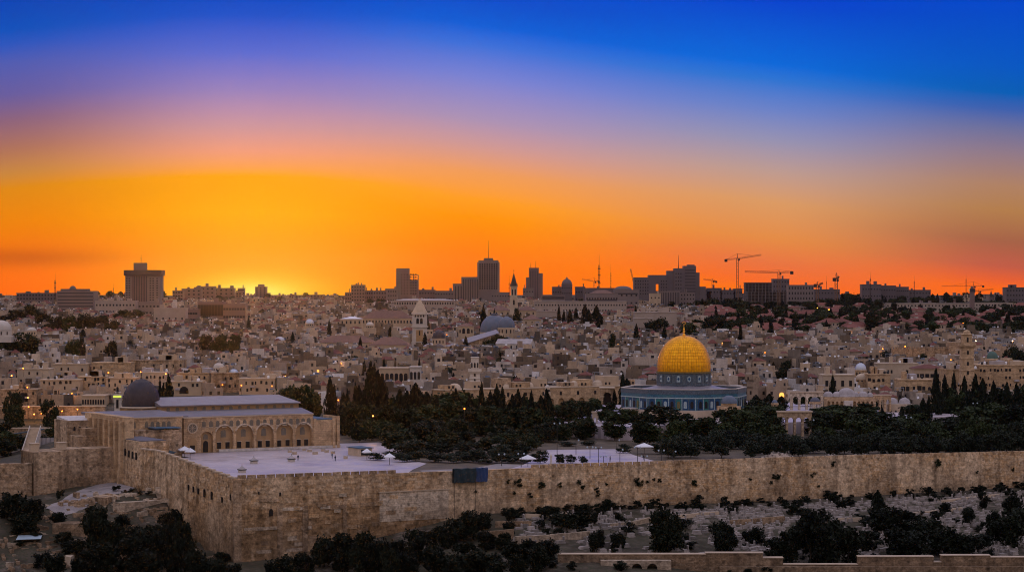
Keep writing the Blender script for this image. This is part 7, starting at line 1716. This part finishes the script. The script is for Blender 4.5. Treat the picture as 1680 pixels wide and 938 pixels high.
x, y, z = ground_hit(46, 895, 470); r_ = thing('sheet_roof_shelter', 'shelter with a pale blue sheet metal roof in the bottom left ruins', 'shelter', (x, y, z), R(12))
s = MB(); s.add([(-3.2, 0, 1.8), (3.4, 0, 1.9), (3.8, 4, 2.7), (-2.6, 4, 2.5), (-3.2, 0, 1.7), (3.4, 0, 1.8), (3.8, 4, 2.6), (-2.6, 4, 2.4)], [(0, 1, 2, 3), (5, 4, 7, 6), (4, 5, 1, 0), (5, 6, 2, 1), (6, 7, 3, 2), (7, 4, 0, 3)]); s.build('roof', 'sheet_metal', r_)
for a, b, c in ((-3, .1, 1.7), (3.2, .1, 1.8), (3.5, 3.8, 2.6), (-2.4, 3.8, 2.4)): s = MB(); s.tube((a, b, -.5), (a, b, c), .08); s.build('post', 'iron', r_)
s = MB(); s.box(-2.6, 3.2, 3.0, 3.3, -.5, 2.2); s.build('back_wall', 'rough_stone', r_)
# teal canopy and footbridge by the left
r_ = thing('teal_canopy', 'long tilted teal canopy roof behind the low crumbling wall', 'canopy', at(42, 708, 930), R(14)); k = 930 / F
s = MB(); v = [(-32 * k, -1, -1.2), (30 * k, -1, 1.0), (30 * k, 1, 1.2), (-32 * k, 1, -1.0)]; s.add(v + [(a, b, c - .25) for a, b, c in v], [(0, 1, 2, 3), (4, 5, 1, 0), (5, 6, 2, 1), (6, 7, 3, 2), (7, 4, 0, 3), (7, 6, 5, 4)]); s.build('roof', 'tarp_green', r_)
for a in (-28, -8, 12, 28): s = MB(); s.tube((a * k, 0, -9), (a * k, 0, a * .018 - .2), .15); s.build('post', 'iron', r_)
r_ = thing('stair_ramp', 'pale stepped ramp climbing beside the stepped bastion', 'stairs', at(44, 745, 880), R(-6))
for i in range(22): s = MB(); s.box(-2.0 - i * .14, 2.0 - i * .14, i * .9, i * .9 + .9, -3, i * .42); s.build('step', 'pale_stone', r_)
for sx_ in (-2.3, 2.05):
    s = MB(); s.add([(sx_, 0, -2), (sx_ + .25, 0, -2), (sx_ + .25, 0, 1), (sx_, 0, 1), (sx_ - 3, 19.8, 6), (sx_ - 2.75, 19.8, 6), (sx_ - 2.75, 19.8, 10), (sx_ - 3, 19.8, 10)], [(0, 1, 2, 3), (1, 5, 6, 2), (3, 2, 6, 7), (4, 0, 3, 7)]); s.build('side_wall', 'white_stone', r_)
xf, Yf, zf = at(66, 732, 915); r_ = thing('pale_fence', 'pale panelled fence behind the low crumbling wall', 'fence', (xf, Yf, zf), R(8)); k = 915 / F
for i in range(9): s = MB(); s.box((-30 + i * 6.6) * k, (-24 + i * 6.6) * k, 0, .15, -1, 3.4); s.build('panel', 'roof_grey', r_); s = MB(); s.tube(((-30.3 + i * 6.6) * k, 0, -2), ((-30.3 + i * 6.6) * k, 0, 3.7), .12); s.build('post', 'iron', r_)
# rubble heaps behind the wall at the right
for px, py, w_, h_ in ((1278, 748, 62, 13), (1362, 747, 40, 8), (1414, 744, 58, 9)):
    Y = 712 + (px - 1250) * .05; x = (px - 840) * Y / F; z = mount_z(x, Y); r_ = thing('rubble_heap', {1278: 'largest pinkish rubble heap behind the wall', 1362: 'middle low rubble heap behind the wall', 1414: 'right hand rubble heap behind the wall with shrubs'}[px], 'rubble', (x, Y, z), R(30)); k = Y / F; s = MB(); NX_, NY_ = 18, 8
    for j in range(NY_ + 1):
        for i in range(NX_ + 1): a, b = i / NX_ * 2 - 1, j / NY_ * 2 - 1; e = max(0, 1 - a * a) * max(0, 1 - b * b); s.v.append((a * w_ * k / 2, b * 5, e * h_ * k * 1.1 + .55 * mnoise.noise((i * 1.3, j * 1.7, px)) * min(1, e * 3) - .3))
    s.f = [(j * (NX_ + 1) + i, j * (NX_ + 1) + i + 1, (j + 1) * (NX_ + 1) + i + 1, (j + 1) * (NX_ + 1) + i) for j in range(NY_) for i in range(NX_)]; s.m = [0] * len(s.f); s.build('mound', 'rubble', r_)
    for i in range(26):
        a, b = grg.uniform(-.9, .9), grg.uniform(-.9, .5); e = (1 - a * a) * (1 - b * b); q = MB(); sz = grg.uniform(.25, .7)
        pts_ = [(grg.uniform(-1, 1) * sz, grg.uniform(-1, 1) * sz, grg.uniform(-1, 1) * sz * .7) for _ in range(9)]; bm = bmesh.new()
        for t in pts_: bm.verts.new(t)
        bmesh.ops.convex_hull(bm, input=bm.verts[:]); me = bpy.data.meshes.new('stone'); bm.to_mesh(me); bm.free(); me.materials.append(MATS['tomb_stone']); obj('stone', me, r_, (a * w_ * k / 2, b * 5, e * h_ * k * 1.1))
# ---------------------------------------------------------------- small things on the esplanade
def spot(px, py):
    Y = 700.0
    for _ in range(20): x = (px - 840) * Y / F; Y = F * (CAMZ - mount_z(x, Y)) / (py - PH)
    x = (px - 840) * Y / F; return x, Y, mount_z(x, Y) + .03
for px, py, lb in ((397, 775, 'pointed kiosk vent nearest the wall corner on the pale esplanade'), (416.5, 760, 'pointed kiosk vent behind the nearest one on the pale esplanade'), (478, 757, 'pointed kiosk vent in the middle of the pale esplanade')):
    r_ = thing('vent_kiosk', lb, 'kiosk', spot(px, py), R(30), 'vent kiosks on the esplanade'); s = MB(); s.box(-.85, .85, -.85, .85, 0, .75); s.build('base', 'white_stone', r_); s = MB(); s.box(-1.05, 1.05, -1.05, 1.05, .76, 1.0); s.build('dark_rim', 'tarp_green', r_); s = MB(); s.lathe([(1.35, 1.0), (.02, 1.95)], 4, rot=R(45)); s.build('cap', 'roof_grey', r_); s = MB(); s.tube((0, 0, 1.9), (0, 0, 2.4), .06); s.build('finial', 'iron', r_)
for i, (px, py, w_) in enumerate(((475.5, 742, 1.0), (483, 745, 1.2), (517, 745, 1.4), (508, 741, 1.3), (530, 740, 1.0), (536, 742, 1.2), (546, 744, 1.2), (567, 752, 1.3), (499, 739, 1.1))):
    r_ = thing('stone_block', ['small stone block nearest the middle arches', 'stone block before the middle arches', 'stone block before the last arch', 'second stone block left of the one before the last arch', 'stone block at the porch corner, the smaller', 'stone block before the blank porch bay', 'stone block at the right porch buttress', 'low stone bench out on the esplanade right of the porch', 'block against the plinth below the last arch'][i], 'stone block', spot(px, py), R(30 + i * 7), 'stone blocks before the mosque'); s = MB(); s.box(-w_ / 2, w_ / 2, -.5, .5, 0, .75); s.build('block', 'pale_stone', r_); s = MB(); s.box(-w_ / 2 - .08, w_ / 2 + .08, -.58, .58, .752, .9); s.build('cap', 'marble', r_)
def parasol(px, py, wd, lb, rz=20):
    r_ = thing('parasol_canopy', lb, 'canopy', spot(px, py), R(rz)); s = MB(); h = 3.0; s.tube((0, 0, 0), (0, 0, h + .4), .07); s.build('pole', 'iron', r_)
    s = MB(); c = [(-wd / 2, -wd / 2, h - .6), (wd / 2, -wd / 2, h - .6), (wd / 2, wd / 2, h - .6), (-wd / 2, wd / 2, h - .6)]; s.add(c + [(0, 0, h + .5)] + [(a, b, z - .25) for a, b, z in c], [(0, 1, 4), (1, 2, 4), (2, 3, 4), (3, 0, 4), (0, 5, 6, 1), (1, 6, 7, 2), (2, 7, 8, 3), (3, 8, 5, 0)]); s.build('canopy', 'canvas_white', r_)
parasol(303, 750, 3.8, 'white square parasol by the mosque portal at the esplanade edge'); parasol(312, 753, 2.4, 'smaller low white parasol in front of the portal parasol', 50)
parasol(602, 754, 2.6, 'white parasol by the blue roofed shed'); parasol(639, 762, 2.8, 'white parasol between the twisted olive and the wall'); parasol(866, 765, 3.6, 'white pitched canopy among olives left of the statue like post', 40); parasol(1057, 744, 4.8, 'white square canopy on the right hand paving below the blue shrine', 15)
r_ = thing('shed', 'small shed with a blue grey roof beside the parasol at the grove edge', 'shed', spot(600, 748), R(30)); s = MB(); s.box(-2.2, 2.2, 0, 8, 0, 2.4); s.build('wall', 'pale_stone', r_); s = MB(); s.box(-2.6, 2.6, -.4, 8.4, 2.42, 2.65); s.build('roof', 'shed_blue', r_); s = MB(); s.box(-1.6, 1.6, -.06, 0, .3, 2.1); s.build('opening', 'window_dark', r_)
r_ = thing('stall_tent', 'dark green tent roof at the south edge of the esplanade', 'tent', spot(292, 756), R(30)); s = MB(); s.hip(-8, -.5, 0, 5, 2.6, 1.0, .2); s.build('roof', 'tarp_green', r_); s = MB(); s.box(-7.6, -1, .4, 4.6, 0, 2.55); s.build('wall', 'shed_blue', r_)
r_ = thing('stone_post', 'pale statue like stone post among the olives on the right hand paving', 'post', spot(904, 764)); s = MB(); s.lathe([(.6, 0), (.6, .5), (.35, .6), (.3, 2.6), (.45, 2.7), (.4, 3.2), (.02, 3.6)], 10); s.build('post', 'white_stone', r_)
# people
def person_mesh():
    me = bpy.data.meshes.new('person'); V = [(0, 0, .95), (0, 0, 1.2), (0, 0, 1.42), (0, .01, 1.52), (0, .02, 1.66), (.1, 0, .9), (.12, .05, .5), (.12, -.02, .08), (.12, .12, .03), (-.1, 0, .9), (-.12, -.06, .5), (-.12, -.16, .08), (-.12, -.02, .03), (.2, 0, 1.4), (.26, -.03, 1.12), (.27, .06, .86), (-.2, 0, 1.4), (-.26, .03, 1.12), (-.27, .08, .86)]
    E_ = [(0, 1), (1, 2), (2, 3), (3, 4), (0, 5), (5, 6), (6, 7), (7, 8), (0, 9), (9, 10), (10, 11), (11, 12), (2, 13), (13, 14), (14, 15), (2, 16), (16, 17), (17, 18)]
    me.from_pydata(V, E_, []); o = bpy.data.objects.new('tmp', me); col.objects.link(o); md = o.modifiers.new('s', 'SKIN'); rad = [.17, .16, .18, .07, .115, .1, .075, .05, .05, .1, .075, .05, .05, .07, .055, .045, .07, .055, .045]
    for i, r in enumerate(rad): me.skin_vertices[0].data[i].radius = (r, r * .85)
    me.skin_vertices[0].data[0].use_root = True; o.modifiers.new('d', 'SUBSURF').levels = 1
    dg = bpy.context.evaluated_depsgraph_get(); out = bpy.data.meshes.new_from_object(o.evaluated_get(dg)); bpy.data.objects.remove(o); return out
pm = person_mesh(); pm.materials.clear(); pm.materials.append(MATS['cloth_dark']); pm.materials.append(MATS['skin'])
for p_ in pm.polygons: p_.material_index = 1 if p_.center.z > 1.5 else 0; p_.use_smooth = True
pm2 = pm.copy(); pm2.materials[0] = MATS['cloth_grey']
hm = MB(); hm.lathe([(.125, 1.66), (.12, 1.74), (.06, 1.80), (.01, 1.81)], 8, 0, .03); hmesh = bpy.data.meshes.new('hair'); hmesh.from_pydata(hm.v, [], hm.f); hmesh.materials.append(MATS['iron'])
for i, (px, py, m_, lb, rz) in enumerate(((550, 756, pm, 'person in dark clothes walking nearest the pink lit paving', 40), (545, 752, pm2, 'person in grey walking just behind the dark dressed walker', 30), (489, 755, pm, 'person in a dark blue coat standing by the middle kiosk vent', 200), (578, 722, pm, 'person in dark clothes far off on the path right of the porch', 10), (599, 722, pm2, 'person in grey far off at the grove end of the path', 80), (1056, 754, pm, 'person in dark clothes under the right hand square canopy', 120), (939, 760, pm2, 'person in grey near the young bare tree on the right hand paving', 10), (1001, 757, pm, 'person in dark clothes in the middle of the right hand paving', 300))):
    o = thing('person', lb, 'person', spot(px, py), R(rz)); obj('body', m_, o); obj('hair', hmesh, o)
# lamp posts (unlit) on the right hand paving and in the grove
def post(px, py, h, lb, double=True):
    r_ = thing('lamp_post', lb, 'lamp post', spot(px, py), R(20), 'unlit lamp posts'); s = MB(); s.tube((0, 0, 0), (0, 0, h), .11, .07, 6); s.build('pole', 'iron', r_)
    for a in ((-1, 1) if double else (1,)):
        s = MB(); s.tube((0, 0, h - .3), (a * .9, 0, h), .05, seg=4); s.build('arm', 'iron', r_); s = MB(); s.lathe([(.12, h - .35), (.3, h - .1), (.25, h + .1), (.02, h + .25)], 8, a * .9, 0); s.build('lantern', 'sheet_metal', r_)
for i, (px, py, h) in enumerate(((982, 764, 5.5), (990, 762, 2.6), (1017, 762, 4.5), (1057, 762, 2.6), (1046, 758, 4.6), (945, 745, 4.5), (914, 752, 11), (1085, 760, 4), (1104, 762, 4), (855, 766, 4), (823, 764, 3.5), (1331, 738, 10), (1491, 727, 9), (1600, 700, 9), (1012, 742, 4), (968, 752, 3.6))):
    post(px, py, h, ['tall double lamp post nearest the wall on the right hand paving', 'short double lamp post nearest the wall on the right hand paving', 'slim lamp post in the middle of the right hand paving', 'short lamp post in front of the square canopy', 'lamp post left of the square canopy', 'lamp post at the grove edge of the right hand paving', 'very tall pole with a lamp at the left end of the right hand paving', 'lamp post right of the square canopy', 'lamp post at the right end of the right hand paving', 'lamp post left of the white pitched canopy', 'lamp post by the olives left of the white pitched canopy', 'tall street lamp below the low stone arcade', 'tall white double lamp in the dark grove on the right', 'lamp among the right hand cypresses', 'small lamp post at the back of the right hand paving', 'lamp post by the young bare tree'][i], i % 3 != 2)
# ---------------------------------------------------------------- lit lamps of the town
def lamp(px, py, Y, lb, mt='lamp_orange', r=.36, energy=0, h=4.0):
    x, y, z = at(px, py, Y); g = H(x, y); g = z - h if not (z - 14 < g < z - 1) else g
    if Y < 860: g = min(mount_z(x, y), z - 2)
    r_ = thing('street_lamp', lb, 'street lamp', (x, y, g), 0, 'lit lamps of the town'); hh = z - g
    s = MB(); s.tube((0, .3, 0), (0, .3, hh + .3), .09, .06, 6); s.tube((0, .3, hh + .3), (0, -.1, hh + .25), .05, seg=4); s.build('pole', 'iron', r_)
    s = MB(); s.lathe([(.02, hh - r), (r * .8, hh - r * .6), (r, hh), (r * .8, hh + r * .6), (.02, hh + r)], 10); s.build('bulb', mt, r_)
    if energy:
        ld = bpy.data.lights.new('lamp_light', 'POINT'); ld.energy = energy; ld.color = (1, .42, .1); ld.shadow_soft_size = .4; lo = bpy.data.objects.new('lamp_light', ld); col.objects.link(lo); lo.parent = r_; lo.location = (0, -1.2, hh)
for i, (px, py, Y, e) in enumerate(LAMPS):
    r_ = lamp(px, py, Y, '', 'lamp_white' if px in (99, 1661, 1601) else ('lamp_warm' if i % 4 == 0 else 'lamp_orange'), .22 + .0001 * Y, e * 1.5); o = [o_ for o_ in col.objects if o_.name.startswith('street_lamp')][-1]
for o in [o_ for o_ in col.objects if o_.name.startswith('street_lamp')]:
    x, y, z = o.location; auto(o, 'glowing ' + ('white' if any('lamp_white' in [m_.name for m_ in ch.data.materials] for ch in o.children if ch.type == 'MESH') else 'orange') + ' street lamp', *proj(x, y, z + 4))
# ---------------------------------------------------------------- labels that single out: position against a landmark, ordinal where several share it
LM = [('the dark leaden dome', 232, 640), ('the golden dome', 1122, 590), ('the octagonal white minaret', 779, 605), ('the pyramid roofed bell tower', 688, 540), ('the twin blue domes', 818, 535), ('the silver dome', 1412, 605), ('the square tan minaret', 1586, 580), ('the green dome', 1628, 590), ('the white gabled church', 845, 566), ('the black domed church', 720, 560), ('the slab hotel tower', 234, 465), ('the tallest tower', 801, 455), ('the stepped hotel', 1100, 465), ('the dark twin tower', 668, 465), ('the tall hammerhead crane', 1210, 450), ('the slender dark tower', 1595, 495), ('the cream institution', 950, 505), ('the blue shrine', 1122, 665), ('the four arched arcade', 1324, 658), ('the mosque facade', 430, 705), ('the tarpaulin scaffold', 772, 780), ('the fortress wall corner', 385, 850), ('the arched gateway', 996, 652), ('the lit minaret', 193, 655), ('the date palm', 820, 590), ('the yellow arched front', 648, 616), ('the white roof dome', 359, 602), ('the big white dome', 3, 535), ('the broad convent', 1640, 620), ('the sheet roof shelter', 46, 888), ('the white square canopy', 1057, 735), ('the lamp lit wall', 80, 680), ('the town wall', 1510, 576), ('the bottom arches', 1056, 926), ('the rubble heap', 1278, 748), ('the stepped bastion', 75, 775), ('the unfinished frame', 1245, 475), ('the domed cells', 1395, 662), ('the low rust roof', 565, 556), ('the tall bay block', 345, 510), ('the end cypresses', 1600, 640), ('the pale repair patch', 678, 830)]
from collections import defaultdict
groups = defaultdict(list)
for o, desc, px, py in AUTO:
    nm, lx, ly = min(LM, key=lambda l: (l[1] - px) ** 2 + ((l[2] - py) * 1.6) ** 2); dx_, dy_ = px - lx, py - ly
    rel = ('right of' if dx_ > 0 else 'left of') if abs(dx_) > abs(dy_) * 1.2 else ('above' if dy_ < 0 else 'below')
    groups[(desc, rel, nm)].append((math.hypot(dx_, dy_), o))
ORD = ['nearest', 'second', 'third', 'fourth', 'fifth', 'sixth', 'seventh', 'eighth', 'ninth', 'tenth', 'eleventh', 'twelfth', 'thirteenth', 'fourteenth', 'fifteenth', 'sixteenth', 'seventeenth', 'eighteenth', 'nineteenth', 'twentieth']
for (desc, rel, nm), lst in groups.items():
    lst.sort(key=lambda t: t[0])
    for i, (_, o) in enumerate(lst):
        if len(lst) == 1: o['label'] = f'{desc} {rel} {nm}'
        elif i < len(ORD): o['label'] = f'{desc}, {ORD[i]} {rel} {nm}'
        else: o['label'] = f'{desc}, number {i + 1} outward {rel} {nm}'
# ---------------------------------------------------------------- haze: one closed box of even, thin evening air
s = MB(); s.box(-3200, 3200, -600, 5200, -62, 120)
m, nt, nl, p = newmat('evening_haze'); nt.remove(p); pv2 = nt.new('ShaderNodeVolumePrincipled'); pv2.inputs['Density'].default_value = HAZE_DENSITY; pv2.inputs['Color'].default_value = (.95, .85, .8, 1); pv2.inputs['Anisotropy'].default_value = .93
nl.new(pv2.outputs[0], nt['Material Output'].inputs['Volume']); MATS['evening_haze'] = m
hz = s.build('haze', 'evening_haze'); hz['kind'] = 'stuff'; hz['label'] = 'thin warm evening haze over the whole valley and town'; hz['category'] = 'haze'
print('TOMBS', len(tombs), 'HOUSES', len(cand), 'OBJECTS', len(bpy.data.objects))
